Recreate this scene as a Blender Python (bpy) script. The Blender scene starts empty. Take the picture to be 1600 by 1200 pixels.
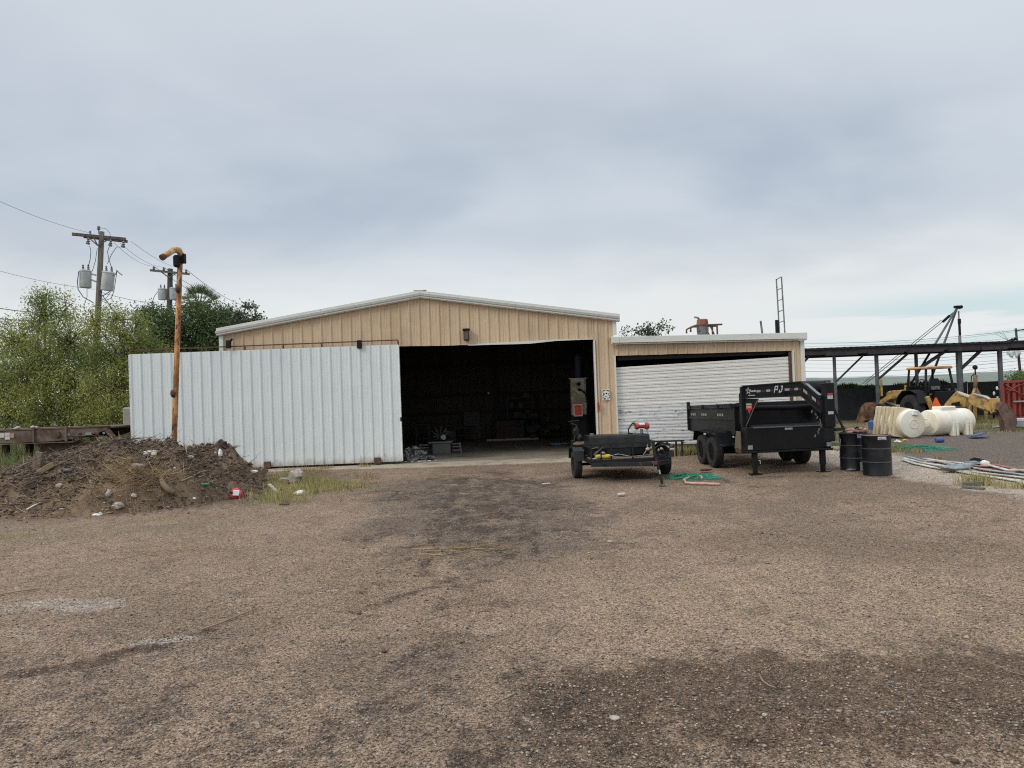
import bpy, math, random
import numpy as np
from mathutils import Vector, Matrix
from mathutils import noise as mn

rnd = random.Random(11)
rng = np.random.default_rng(11)
scn = bpy.context.scene
C = scn.collection
Z = Vector((0, 0, 1))
PI = math.pi

# ------------------------------------------------------------------ camera
FPX = 1110.0
CAMZ = 2.1
ROLL = 0.037
PITCH = math.atan(12 / FPX)
_R0 = Vector((1, 0, 0)); _F0 = Vector((0, math.cos(PITCH), math.sin(PITCH))); _U0 = _R0.cross(_F0)
CR = _R0 * math.cos(ROLL) - _U0 * math.sin(ROLL)
CU = _R0 * math.sin(ROLL) + _U0 * math.cos(ROLL)
cam_data = bpy.data.cameras.new('camera')
cam = bpy.data.objects.new('camera', cam_data); C.objects.link(cam)
cam_data.sensor_width = 36.0; cam_data.lens = FPX / 1600 * 36.0
cam_data.clip_start = 0.1; cam_data.clip_end = 6000
M = Matrix((CR, CU, -_F0)).transposed().to_4x4()
M.translation = Vector((0, 0, CAMZ))
cam.matrix_world = M
scn.camera = cam

# ------------------------------------------------------------------ colour management, world, sun
scn.view_settings.view_transform = 'Standard'; scn.view_settings.look = 'None'
scn.view_settings.exposure = 0.0; scn.view_settings.gamma = 1.0
scn.view_settings.use_curve_mapping = False
scn.cycles.use_denoising = False
scn.cycles.filter_width = 1.1
scn.cycles.max_bounces = 6; scn.cycles.transparent_max_bounces = 6
scn.cycles.sample_clamp_indirect = 4.0
scn.render.film_transparent = False

SUN_EL, SUN_AZ = math.radians(38), math.radians(238)      # behind the camera, a little to its left
world = bpy.data.worlds.new('World'); scn.world = world; world.use_nodes = True
wt = world.node_tree; wn = wt.nodes; wl = wt.links
wn.clear()
def N(tree, typ, **kw):
    n = tree.nodes.new(typ)
    for k, v in kw.items():
        if k.startswith('i_'):
            n.inputs[int(k[2:])].default_value = v
        else: setattr(n, k, v)
    return n
def math_n(tree, op, a, b=None, c=None, clamp=False):
    n = tree.nodes.new('ShaderNodeMath'); n.operation = op; n.use_clamp = clamp
    for i, v in enumerate((a, b, c)):
        if v is None: continue
        if isinstance(v, (int, float)): n.inputs[i].default_value = v
        else: tree.links.new(v, n.inputs[i])
    return n.outputs[0]
def mapr(tree, v, a, b, c=0.0, d=1.0, smooth=True):
    n = tree.nodes.new('ShaderNodeMapRange')
    n.interpolation_type = 'SMOOTHSTEP' if smooth else 'LINEAR'
    tree.links.new(v, n.inputs[0])
    for i, q in enumerate((a, b, c, d)): n.inputs[i + 1].default_value = q
    return n.outputs[0]
def mixc(tree, f, a, b, mode='MIX'):
    n = tree.nodes.new('ShaderNodeMix'); n.data_type = 'RGBA'; n.blend_type = mode
    for i, v in ((0, f), (6, a), (7, b)):
        if isinstance(v, (int, float)): n.inputs[i].default_value = v
        elif isinstance(v, (tuple, list)): n.inputs[i].default_value = (v[0], v[1], v[2], 1)
        else: tree.links.new(v, n.inputs[i])
    return n.outputs[2]
def noise_n(tree, vec, scale, detail=4, rough=.55, dist=0.0, out=0):
    n = tree.nodes.new('ShaderNodeTexNoise')
    n.inputs['Scale'].default_value = scale; n.inputs['Detail'].default_value = detail
    n.inputs['Roughness'].default_value = rough; n.inputs['Distortion'].default_value = dist
    if vec is not None: tree.links.new(vec, n.inputs['Vector'])
    return n.outputs[out]

tc = wn.new('ShaderNodeTexCoord')
sep = wn.new('ShaderNodeSeparateXYZ'); wl.new(tc.outputs['Generated'], sep.inputs[0])
dx, dy, dz = sep.outputs
zc = math_n(wt, 'MAXIMUM', dz, 0.0)
den = math_n(wt, 'ADD', zc, 0.27)
cx = math_n(wt, 'DIVIDE', dx, den); cy = math_n(wt, 'DIVIDE', dy, den)
comb = wn.new('ShaderNodeCombineXYZ'); wl.new(cx, comb.inputs[0]); wl.new(cy, comb.inputs[1])
mp = wn.new('ShaderNodeMapping'); mp.inputs['Scale'].default_value = (0.95, 1.25, 1.0); mp.inputs['Location'].default_value = (3.1, 1.4, 0)
mp.inputs['Rotation'].default_value = (0, 0, 0.25)
wl.new(comb.outputs[0], mp.inputs[0])
n1 = noise_n(wt, mp.outputs[0], 0.75, 4, .5, .35)
n2 = noise_n(wt, mp.outputs[0], 2.6, 5, .55, .3)
dens = math_n(wt, 'ADD', math_n(wt, 'MULTIPLY', n1, .78), math_n(wt, 'MULTIPLY', n2, .22))
dens = mapr(wt, math_n(wt, 'ADD', dens, mapr(wt, dx, -.45, .55, -.045, .055)), .35, .66)
# the cloud base: blue grey to pale grey
cloud = mixc(wt, dens, (.385, .460, .565), (.610, .675, .750))
# a darker bank across the middle elevations, paler above and towards the horizon
up = mapr(wt, zc, .22, .50)
cloud = mixc(wt, math_n(wt, 'MULTIPLY', up, .72), cloud, (.675, .720, .780))
low_a = math_n(wt, 'ADD', zc, math_n(wt, 'MULTIPLY', math_n(wt, 'SUBTRACT', n2, .5), .10))
low = mapr(wt, low_a, .235, .10)
cloud = mixc(wt, math_n(wt, 'MULTIPLY', low, .9), cloud, (.84, .865, .860))
# CIE overcast: the zenith is brighter than what is seen near the horizon
zen = mapr(wt, zc, .45, 1.0, 1.0, 2.3)
vm = wn.new('ShaderNodeVectorMath'); vm.operation = 'SCALE'; wl.new(cloud, vm.inputs[0]); wl.new(zen, vm.inputs['Scale'])
# thin breaks low on the right
mp2 = wn.new('ShaderNodeMapping'); mp2.inputs['Scale'].default_value = (1.6, 1.6, 17.0); mp2.inputs['Location'].default_value = (0.4, 0.2, 0.35)
wl.new(tc.outputs['Generated'], mp2.inputs[0])
n3 = noise_n(wt, mp2.outputs[0], 1.7, 4, .5, .15)
gap = mapr(wt, n3, .46, .54)
gap = math_n(wt, 'MULTIPLY', gap, mapr(wt, dx, .30, .52))
gap = math_n(wt, 'MULTIPLY', gap, mapr(wt, zc, .112, .082))
gap = math_n(wt, 'MULTIPLY', gap, mapr(wt, zc, .0, .05))
def math_sky(o):
    v_ = wn.new('ShaderNodeVectorMath'); v_.operation = 'SCALE'; wl.new(o, v_.inputs[0]); v_.inputs['Scale'].default_value = .085; return v_.outputs[0]
sky = wn.new('ShaderNodeTexSky'); sky.sky_type = 'NISHITA'; sky.sun_disc = False
sky.sun_elevation = SUN_EL; sky.sun_rotation = SUN_AZ; sky.air_density = 1.2; sky.dust_density = .6
bg1 = wn.new('ShaderNodeBackground'); bg1.inputs[1].default_value = 1.0; skc = mixc(wt, .82, math_sky(sky.outputs[0]), (.50, .71, .78)); wl.new(skc, bg1.inputs[0])
bg2 = wn.new('ShaderNodeBackground'); bg2.inputs[1].default_value = 1.0; wl.new(vm.outputs[0], bg2.inputs[0])
mx = wn.new('ShaderNodeMixShader')
wl.new(math_n(wt, 'MULTIPLY', gap, .6), mx.inputs[0]); wl.new(bg2.outputs[0], mx.inputs[1]); wl.new(bg1.outputs[0], mx.inputs[2])
wo = wn.new('ShaderNodeOutputWorld'); wl.new(mx.outputs[0], wo.inputs[0])
world.cycles.sampling_method = 'MANUAL'; world.cycles.sample_map_resolution = 512

sl = bpy.data.lights.new('sun', 'SUN'); sl.energy = 1.5; sl.angle = math.radians(22); sl.color = (1, .93, .83)
sun = bpy.data.objects.new('sun', sl); C.objects.link(sun)
sd = Vector((math.sin(SUN_AZ) * math.cos(SUN_EL), math.cos(SUN_AZ) * math.cos(SUN_EL), math.sin(SUN_EL)))
sun.rotation_euler = sd.to_track_quat('Z', 'Y').to_euler()

# ------------------------------------------------------------------ helpers
def ray(px, py): return CR * ((px - 800) / FPX) + CU * ((600 - py) / FPX) + _F0
def at(px, py, Y):
    d = ray(px, py); return Vector((0, 0, CAMZ)) + d * (Y / d.y)
def gp(px, py, z=0.0):
    d = ray(px, py); return Vector((0, 0, CAMZ)) + d * ((z - CAMZ) / d.z)

WM = {}
def tag(o, label=None, cat=None, group=None, kind=None):
    if label: o['label'] = label
    if cat: o['category'] = cat
    if group: o['group'] = group
    if kind: o['kind'] = kind
    return o
def thing(name, label, cat, loc=(0, 0, 0), rz=0.0, group=None):
    o = bpy.data.objects.new(name, None); C.objects.link(o); o.empty_display_size = .2
    o.location = loc; o.rotation_euler = (0, 0, rz)
    WM[o.name] = (Matrix.Translation(Vector(loc)) @ Matrix.Rotation(rz, 4, 'Z'))
    return tag(o, label, cat, group)
def link_mesh(name, me, mats, parent=None):
    o = bpy.data.objects.new(name, me); C.objects.link(o)
    for m in (mats if isinstance(mats, (list, tuple)) else [mats]): me.materials.append(m)
    if parent is not None:
        o.parent = parent; WM[o.name] = WM[parent.name]
    else: WM[o.name] = Matrix.Identity(4)
    return o
def np_mesh(name, v, f, mats, parent=None, smooth=False, ws=False):
    v = np.asarray(v, dtype=np.float64); f = np.asarray(f, dtype=np.int32)
    if ws and parent is not None:
        m = np.array(WM[parent.name].inverted()); v = v @ m[:3, :3].T + m[:3, 3]
    me = bpy.data.meshes.new(name)
    me.vertices.add(len(v)); me.vertices.foreach_set('co', v.astype(np.float32).ravel())
    k = f.shape[1]; me.loops.add(f.size); me.loops.foreach_set('vertex_index', f.ravel())
    me.polygons.add(len(f)); me.polygons.foreach_set('loop_start', np.arange(0, f.size, k, dtype=np.int32))
    me.update(calc_edges=True); me.validate()
    if smooth: me.polygons.foreach_set('use_smooth', np.ones(len(f), dtype=bool))
    return link_mesh(name, me, mats, parent)

class MB:
    def __init__(s): s.v = []; s.f = []; s.m = []; s.mi = 0
    def mat(s, i): s.mi = i; return s
    def add(s, vs, fs):
        o = len(s.v); s.v += [tuple(v) for v in vs]
        for f in fs: s.f.append([i + o for i in f]); s.m.append(s.mi)
        return s
    def box(s, c, size, rz=0.0, rot=None):
        c = Vector(c); hx, hy, hz = size[0] / 2, size[1] / 2, size[2] / 2
        m = rot if rot is not None else Matrix.Rotation(rz, 3, 'Z')
        vs = [c + m @ Vector((sx * hx, sy * hy, sz * hz)) for sz in (-1, 1) for sy in (-1, 1) for sx in (-1, 1)]
        return s.add(vs, [(0, 2, 3, 1), (4, 5, 7, 6), (0, 1, 5, 4), (2, 6, 7, 3), (0, 4, 6, 2), (1, 3, 7, 5)])
    def bb(s, x0, x1, y0, y1, z0, z1):
        return s.box(((x0 + x1) / 2, (y0 + y1) / 2, (z0 + z1) / 2), (abs(x1 - x0), abs(y1 - y0), abs(z1 - z0)))
    def bar(s, p0, p1, w, h=None, up=Z):
        p0 = Vector(p0); p1 = Vector(p1); h = w if h is None else h
        d = (p1 - p0); L = d.length; d.normalize(); up = Vector(up)
        if abs(d.dot(up)) > .99: up = Vector((0, 1, 0))
        r = d.cross(up).normalized(); u = r.cross(d)
        m = Matrix((r, d, u)).transposed()
        return s.box((p0 + p1) / 2, (w, L, h), rot=m)
    def tube(s, pts, r, n=8, flat=1.0):
        pts = [Vector(p) for p in pts]; k = len(pts)
        rs = r if isinstance(r, (list, tuple)) else [r] * k
        o = len(s.v); prev = None
        for i, p in enumerate(pts):
            d = (pts[min(i + 1, k - 1)] - pts[max(i - 1, 0)])
            if d.length < 1e-9: d = Vector((0, 0, 1))
            d.normalize()
            a = prev if prev is not None else (Z if abs(d.z) < .9 else Vector((1, 0, 0)))
            u = (a - d * a.dot(d))
            if u.length < 1e-6: u = d.orthogonal()
            u.normalize(); w = d.cross(u); prev = u
            for j in range(n):
                t = 2 * PI * j / n
                s.v.append(tuple(p + u * (math.sin(t) * rs[i] * flat) + w * (math.cos(t) * rs[i])))
        for i in range(k - 1):
            for j in range(n):
                a = o + i * n + j; b = o + i * n + (j + 1) % n
                s.f.append([a, b, b + n, a + n]); s.m.append(s.mi)
        s.f.append([o + j for j in range(n)][::-1]); s.m.append(s.mi)
        s.f.append([o + (k - 1) * n + j for j in range(n)]); s.m.append(s.mi)
        return s
    def lathe(s, prof, n=24, o=(0, 0, 0), axis='Z', a0=0.0):
        oo = len(s.v); o = Vector(o)
        for (r, h) in prof:
            for j in range(n):
                t = a0 + 2 * PI * j / n; c, d = r * math.cos(t), r * math.sin(t)
                p = {'Z': (c, d, h), 'X': (h, c, d), 'Y': (c, h, d)}[axis]
                s.v.append(tuple(o + Vector(p)))
        for i in range(len(prof) - 1):
            for j in range(n):
                a = oo + i * n + j; b = oo + i * n + (j + 1) % n
                s.f.append([a, b, b + n, a + n]); s.m.append(s.mi)
        s.f.append([oo + j for j in range(n)][::-1]); s.m.append(s.mi)
        s.f.append([oo + (len(prof) - 1) * n + j for j in range(n)]); s.m.append(s.mi)
        return s
    def prism(s, poly, t, plane='XZ', o=(0, 0, 0)):
        """poly in a plane, extruded by t symmetrically along the third axis"""
        o = Vector(o); k = len(poly)
        def P(a, b, c): return o + Vector({'XZ': (a, c, b), 'YZ': (c, a, b), 'XY': (a, b, c)}[plane])
        vs = [P(a, b, -t / 2) for a, b in poly] + [P(a, b, t / 2) for a, b in poly]
        fs = [list(range(k)), list(range(2 * k - 1, k - 1, -1))] + [[i, i + k, (i + 1) % k + k, (i + 1) % k] for i in range(k)]
        return s.add(vs, fs)
    def plate(s, quad, t):
        """four corner points in space given a thickness"""
        q = [Vector(p) for p in quad]; nn = (q[1] - q[0]).cross(q[2] - q[0]).normalized() * (t / 2); k = len(q)
        vs = [p - nn for p in q] + [p + nn for p in q]
        return s.add(vs, [list(range(k))[::-1], list(range(k, 2 * k))] + [[i, (i + 1) % k, (i + 1) % k + k, i + k] for i in range(k)])
    def blob(s, c, r, seed=0, amp=.25, nu=10, nv=7, fr=1.3):
        c = Vector(c); o = len(s.v); off = Vector((seed * 3.7, seed * 1.3, seed * 5.1))
        r = (r, r, r) if isinstance(r, (int, float)) else r
        for i in range(nv + 1):
            th = PI * i / nv
            for j in range(nu):
                ph = 2 * PI * j / nu
                d = Vector((math.sin(th) * math.cos(ph), math.sin(th) * math.sin(ph), math.cos(th)))
                k = 1 + amp * mn.noise(d * fr + off) * 2
                s.v.append(tuple(c + Vector((d.x * r[0], d.y * r[1], d.z * r[2])) * k))
        for i in range(nv):
            for j in range(nu):
                a = o + i * nu + j; b = o + i * nu + (j + 1) % nu
                s.f.append([a, a + nu, b + nu, b]); s.m.append(s.mi)
        return s
    def build(s, name, mats, parent=None, smooth=False, ws=False, bev=0.0, auto=None):
        vs = s.v
        if ws and parent is not None:
            mi = WM[parent.name].inverted(); vs = [mi @ Vector(v) for v in vs]
        me = bpy.data.meshes.new(name); me.from_pydata(vs, [], s.f); me.update()
        import bmesh
        bm = bmesh.new(); bm.from_mesh(me); bmesh.ops.recalc_face_normals(bm, faces=bm.faces)
        if auto is not None or smooth:
            for f in bm.faces: f.smooth = True
            if auto is not None:
                for e in bm.edges:
                    if len(e.link_faces) == 2 and e.calc_face_angle(0) > auto: e.smooth = False
        bm.to_mesh(me); bm.free()
        if any(s.m): me.polygons.foreach_set('material_index', s.m)
        o = link_mesh(name, me, mats, parent)
        if bev:
            b = o.modifiers.new('bevel', 'BEVEL'); b.width = bev; b.segments = 1; b.limit_method = 'ANGLE'
        return o

def mesh_copy(src, name, parent, loc=(0, 0, 0), rot=(0, 0, 0), scale=(1, 1, 1)):
    o = src.copy(); C.objects.link(o); o.name = name; o.parent = parent
    o.location = loc; o.rotation_euler = rot; o.scale = scale
    if parent is not None: WM[o.name] = WM[parent.name]
    return o
def copy_tree(o, parent=None):
    c = o.copy(); C.objects.link(c); c.parent = parent
    for ch in o.children: copy_tree(ch, c)
    return c
def text(name, body, size, mat, parent, loc, rot, ext=.003, shear=0.0, bold=0.0):
    cu = bpy.data.curves.new(name, 'FONT'); cu.body = body; cu.size = size; cu.extrude = ext; cu.shear = shear; cu.offset = bold
    cu.align_x = 'CENTER'; cu.align_y = 'CENTER'; cu.materials.append(mat)
    o = bpy.data.objects.new(name, cu); C.objects.link(o); dg = bpy.context.evaluated_depsgraph_get(); me = bpy.data.meshes.new_from_object(o.evaluated_get(dg)); me.name = name
    bpy.data.objects.remove(o); o = bpy.data.objects.new(name, me); C.objects.link(o); o.parent = parent; o.location = loc; o.rotation_euler = rot
    return o

# ------------------------------------------------------------------ materials
MATS = {}
def mat(name, col, rough=.6, metal=0.0, col2=None, scale=3.0, lo=.45, hi=.6, var=.12, vscale=8.0, bump=0.0, bscale=60.0,
        stretch=(1, 1, 1), rough2=None, spec=.5, island=0.0, col3=None, scale3=20.0, lo3=.55, hi3=.65, detail=5, mud=0.0, mudcol=(.30, .235, .17), fade=None):
    m = bpy.data.materials.new(name); m.use_nodes = True; t = m.node_tree; n = t.nodes; b = n['Principled BSDF']
    tcn = n.new('ShaderNodeTexCoord'); mpn = n.new('ShaderNodeMapping'); mpn.inputs['Scale'].default_value = stretch
    t.links.new(tcn.outputs['Object'], mpn.inputs[0]); vec = mpn.outputs[0]
    cur = None
    base = (col[0], col[1], col[2], 1)
    rgb = n.new('ShaderNodeRGB'); rgb.outputs[0].default_value = base; cur = rgb.outputs[0]
    if var:
        v = noise_n(t, vec, vscale, detail, .6)
        k = mapr(t, v, .25, .75, 1 - var, 1 + var, False)
        vmn = n.new('ShaderNodeVectorMath'); vmn.operation = 'SCALE'; t.links.new(cur, vmn.inputs[0]); t.links.new(k, vmn.inputs['Scale']); cur = vmn.outputs[0]
    if col2 is not None:
        f = mapr(t, noise_n(t, vec, scale, detail + 2, .62, .3), lo, hi)
        cur = mixc(t, f, cur, col2)
        if rough2 is not None: t.links.new(mapr(t, f, 0, 1, rough, rough2, False), b.inputs['Roughness'])
    if col3 is not None:
        f3 = mapr(t, noise_n(t, vec, scale3, 6, .65, .2), lo3, hi3); cur = mixc(t, f3, cur, col3)
    if mud:      # splashed dirt and grime near the foot of the sheet
        sp_ = n.new('ShaderNodeSeparateXYZ'); t.links.new(tcn.outputs['Object'], sp_.inputs[0])
        mv_ = n.new('ShaderNodeMapping'); mv_.inputs['Scale'].default_value = (3.5, 3.5, 1.1); t.links.new(tcn.outputs['Object'], mv_.inputs[0])
        nn_m = noise_n(t, mv_.outputs[0], 2.0, 6, .7)
        hh_ = math_n(t, 'ADD', sp_.outputs[2], math_n(t, 'MULTIPLY', math_n(t, 'SUBTRACT', nn_m, .5), -mud * 2.2))
        cur = mixc(t, math_n(t, 'MULTIPLY', mapr(t, hh_, mud, 0.0), .8), cur, mudcol)
        mv2 = n.new('ShaderNodeMapping'); mv2.inputs['Scale'].default_value = (7, 7, .35); t.links.new(tcn.outputs['Object'], mv2.inputs[0])
        st_m = mapr(t, noise_n(t, mv2.outputs[0], 1.6, 6, .7), .58, .80, 0, .22)
        cur = mixc(t, st_m, cur, (.33, .27, .20))
    if island:
        g = n.new('ShaderNodeNewGeometry')
        k = mapr(t, g.outputs['Random Per Island'], 0, 1, 1 - island, 1 + island, False)
        vmn = n.new('ShaderNodeVectorMath'); vmn.operation = 'SCALE'; t.links.new(cur, vmn.inputs[0]); t.links.new(k, vmn.inputs['Scale']); cur = vmn.outputs[0]
    t.links.new(cur, b.inputs['Base Color'])
    if not (col2 is not None and rough2 is not None): b.inputs['Roughness'].default_value = rough
    b.inputs['Metallic'].default_value = metal; b.inputs['Specular IOR Level'].default_value = spec
    if bump:
        bn = n.new('ShaderNodeBump'); bn.inputs['Strength'].default_value = 1.0; bn.inputs['Distance'].default_value = bump
        t.links.new(noise_n(t, vec, bscale, 5, .6), bn.inputs['Height']); t.links.new(bn.outputs[0], b.inputs['Normal'])
    MATS[name] = m
    return m
def leafmat(name, col, col2, scale=.9, island=.35, trans=.35, rough=.55):
    m = mat(name, col, rough, 0, col2, scale, .4, .62, .1, 3, island=island, spec=.3)
    t = m.node_tree; b = t.nodes['Principled BSDF']; out = t.nodes['Material Output']
    tr = t.nodes.new('ShaderNodeBsdfTranslucent'); src = b.inputs['Base Color'].links[0].from_socket
    t.links.new(mixc(t, .5, src, (.9, 1, .4), 'MULTIPLY'), tr.inputs[0])
    ms = t.nodes.new('ShaderNodeMixShader'); ms.inputs[0].default_value = trans
    t.links.new(b.outputs[0], ms.inputs[1]); t.links.new(tr.outputs[0], ms.inputs[2]); t.links.new(ms.outputs[0], out.inputs[0])
    return m

m_beige = mat('beige_cladding', (.60, .455, .30), .45, 0, (.51, .38, .245), .9, .42, .66, .06, 5, mud=.35, bump=.02, bscale=1.6, stretch=(1, 1, .5))
m_white = mat('white_door_cladding', (.69, .735, .735), .38, 0, (.64, .69, .70), 1.2, .5, .75, .03, 6, bump=.006, bscale=1.8, stretch=(1, 1, .25), col3=(.45, .42, .37), scale3=2.4, lo3=.66, hi3=.86, mud=.34)
m_trim = mat('cream_trim', (.66, .67, .62), .5, 0, (.55, .55, .49), 2.0, .5, .75, .06, 9, stretch=(.6, .6, 2))
m_roof = mat('galvanised_roof', (.45, .45, .43), .4, .5)
m_inner = mat('inner_cladding', (.075, .066, .052), .8, 0, (.05, .045, .036), 1.5)  # near-black: the gloom inside the barn is put into the colour
m_innersteel = mat('inner_steel', (.014, .012, .012), .7)  # interior shade put into the steel colour as well
m_slatw = mat('white_slat', (.76, .75, .69), .5, 0, (.68, .67, .61), 1.0, .45, .7, .05, 5, stretch=(.5, 1, 2.5))
m_slatd = mat('dirty_slat', (.68, .69, .68), .55, 0, (.42, .42, .41), 1.6, .54, .68, .08, 5, stretch=(1, 1, 2.2), col3=(.17, .17, .17), scale3=4.5, lo3=.58, hi3=.68)
m_slab = mat('concrete', (.40, .335, .25), .9, 0, (.27, .22, .165), 1.3, .45, .65, .12, 14, bump=.006, bscale=50)
m_floor = mat('stained_floor', (.25, .215, .165), .8, 0, (.15, .125, .095), .8, .45, .65, .12, 9)
m_rustbrown = mat('brown_primer', (.085, .045, .035), .75, 0, (.14, .07, .04), 6)
m_rusty = mat('rusty_yellow_pipe', (.58, .30, .115), .75, 0, (.27, .105, .04), 6.0, .38, .56, .15, 14, bump=.004, bscale=40, stretch=(1, 1, .35), col3=(.07, .03, .02), scale3=11, lo3=.53, hi3=.62)
m_black = mat('black_paint', (.005, .006, .008), .36, 0, (.010, .010, .011), 3, .5, .7, .2, 12, spec=.28, rough2=.6)
m_blackmat = mat('matt_black', (.009, .009, .010), .7, 0, (.020, .018, .017), 4, .5, .75, .2, 12, spec=.25)
m_grayblack = mat('dusty_black_paint', (.014, .015, .016), .5, 0, (.030, .028, .026), 3.0, .5, .75, .15, 12, spec=.3, stretch=(1, .6, 2))
m_rubber = mat('tyre_rubber', (.016, .016, .017), .85, 0, (.038, .034, .030), 5, .45, .7, .2, 20, bump=.003, bscale=80)
m_steel = mat('worn_steel', (.26, .26, .26), .4, .7, (.12, .09, .07), 9, .5, .65)
m_galv = mat('galvanised_steel', (.40, .42, .43), .45, .5)
m_rust = mat('rust', (.12, .06, .035), .85, 0, (.07, .035, .025), 8, bump=.003, bscale=70)
m_red = mat('red_paint', (.42, .04, .03), .5, 0, (.25, .04, .03), 6)
m_redo = mat('red_orange_paint', (.28, .05, .035), .6, 0, (.16, .035, .025), 3, .5, .62)
m_yellow = mat('yellow_machine_paint', (.46, .29, .085), .55, 0, (.21, .13, .065), 4.0, .46, .64, .1, 10, col3=(.09, .05, .03), scale3=9, lo3=.6, hi3=.7)
m_ybright = mat('bright_yellow', (.80, .62, .04), .4)
m_wht = mat('white_paint', (.78, .78, .76), .5, 0, (.6, .6, .57), 5)
m_tape = mat('reflective_tape_white', (.26, .27, .27), .35)
m_tapered = mat('reflective_tape_red', (.05, .010, .010), .4)
m_poly = mat('translucent_poly', (.80, .77, .66), .42, 0, (.72, .64, .48), 1.4, .45, .7, .04, 5, col3=(.50, .40, .24), scale3=3.0, lo3=.62, hi3=.8)
m_poly2 = mat('yellowed_poly', (.66, .56, .38), .5, 0, (.52, .41, .24), 1.2, .4, .7, .04, 5)
m_wood = mat('weathered_pole_wood', (.15, .125, .105), .85, 0, (.09, .075, .065), 5, stretch=(3, 3, .3))
m_woodk = mat('creosote_pole_wood', (.035, .03, .027), .85, 0, (.06, .05, .045), 5, stretch=(3, 3, .3))
m_board = mat('old_board', (.22, .165, .115), .85, 0, (.13, .10, .075), 6, stretch=(4, 4, .6))
m_grey = mat('transformer_grey', (.50, .52, .53), .45, 0, (.40, .42, .42), 2)
m_wire = mat('aluminium_wire', (.10, .10, .105), .6)
m_porc = mat('insulator', (.16, .15, .16), .3)
m_rock = mat('pale_stone', (.42, .38, .33), .9, 0, (.30, .26, .22), 6, bump=.01, bscale=25)
m_green = mat('green_netting', (.02, .20, .12), .7, 0, (.035, .30, .19), 9, island=.3)
m_dkshed = mat('dark_shed_steel', (.024, .022, .026), .7, 0, (.05, .04, .038), 3)
m_post = mat('grey_shed_post', (.085, .095, .105), .6, 0, (.12, .12, .12), 4)
m_fence = mat('dark_fence', (.020, .023, .025), .8, 0, (.035, .038, .035), 1.2, .45, .65, .15, 4)
m_bluebit = mat('blue_plastic', (.05, .10, .25), .5)
m_orange = mat('safety_orange', (.95, .13, .02), .6)
# ------------------------------------------------------------------ ground
def smooth(a, b, x):
    t = np.clip((x - a) / (b - a), 0, 1); return t * t * (3 - 2 * t)
def axis_pts(segs):
    out = [segs[0][0]]
    for a, b, st in segs:
        k = max(1, int(round((b - a) / st))); out += list(a + (b - a) * (np.arange(1, k + 1) / k))
    return np.array(out)
gx = axis_pts([(-3000, -400, 650), (-400, -60, 42), (-60, -16, 1.6), (-16, 17, .13), (17, 40, .8), (40, 400, 40), (400, 3000, 650)])
gy = axis_pts([(-400, -20, 60), (-20, 2.5, 2.5), (2.5, 9, .085), (9, 24, .15), (24, 45, .7), (45, 400, 30), (400, 4200, 500)])
GX, GY = np.meshgrid(gx, gy)
def vnoise(x, y, s, seed=0):
    """smooth value noise on arrays"""
    x = x / s + seed * 17.3; y = y / s + seed * 9.1
    xi = np.floor(x).astype(np.int64); yi = np.floor(y).astype(np.int64); fx = x - xi; fy = y - yi
    fx = fx * fx * (3 - 2 * fx); fy = fy * fy * (3 - 2 * fy)
    def h(i, j):
        n = (i * 374761393 + j * 668265263 + seed * 2147483) & 0x7fffffff
        n = ((n ^ (n >> 13)) * 1274126177) & 0x7fffffff
        return ((n ^ (n >> 16)) & 0xffff) / 65535.0
    return (h(xi, yi) * (1 - fx) + h(xi + 1, yi) * fx) * (1 - fy) + (h(xi, yi + 1) * (1 - fx) + h(xi + 1, yi + 1) * fx) * fy
def segdist(px, py, a, b):
    ax, ay = a; bx, by = b; vx, vy = bx - ax, by - ay; L2 = vx * vx + vy * vy + 1e-9
    t = np.clip(((px - ax) * vx + (py - ay) * vy) / L2, 0, 1)
    return np.hypot(px - ax - t * vx, py - ay - t * vy)
def g2(px, py):
    p = gp(px, py); return (p.x, p.y)
def polymask(x, y, poly, soft):
    inside = np.zeros(x.shape, bool); d = np.full(x.shape, 1e9); k = len(poly)
    for i in range(k):
        x1, y1 = poly[i]; x2, y2 = poly[(i + 1) % k]
        c = ((y1 > y) != (y2 > y)) & (x < (x2 - x1) * (y - y1) / (y2 - y1 + 1e-12) + x1)
        inside ^= c; d = np.minimum(d, segdist(x, y, (x1, y1), (x2, y2)))
    sd = np.where(inside, d, -d)
    return smooth(-soft, soft, sd)
def ground_h(x, y):
    x = np.asarray(x, dtype=float); y = np.asarray(y, dtype=float)
    near = smooth(34, 24, y) * smooth(30, 18, np.abs(x)) * smooth(-2, 2, y)
    h = (vnoise(x, y, 2.6, 3) - .5) * .055 + (vnoise(x, y, .8, 5) - .5) * .020 + (vnoise(x, y, .25, 8) - .5) * .009
    flat = np.minimum(1, smooth(20.6, 20.0, y) + smooth(0.3, 1.2, np.maximum(x - 8.9, -12.5 - x)))    # lies level under the buildings and the apron
    h = h * (.12 + .88 * flat)
    return h * near - .012
def gh(x, y): return float(ground_h(x, y))

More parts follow.
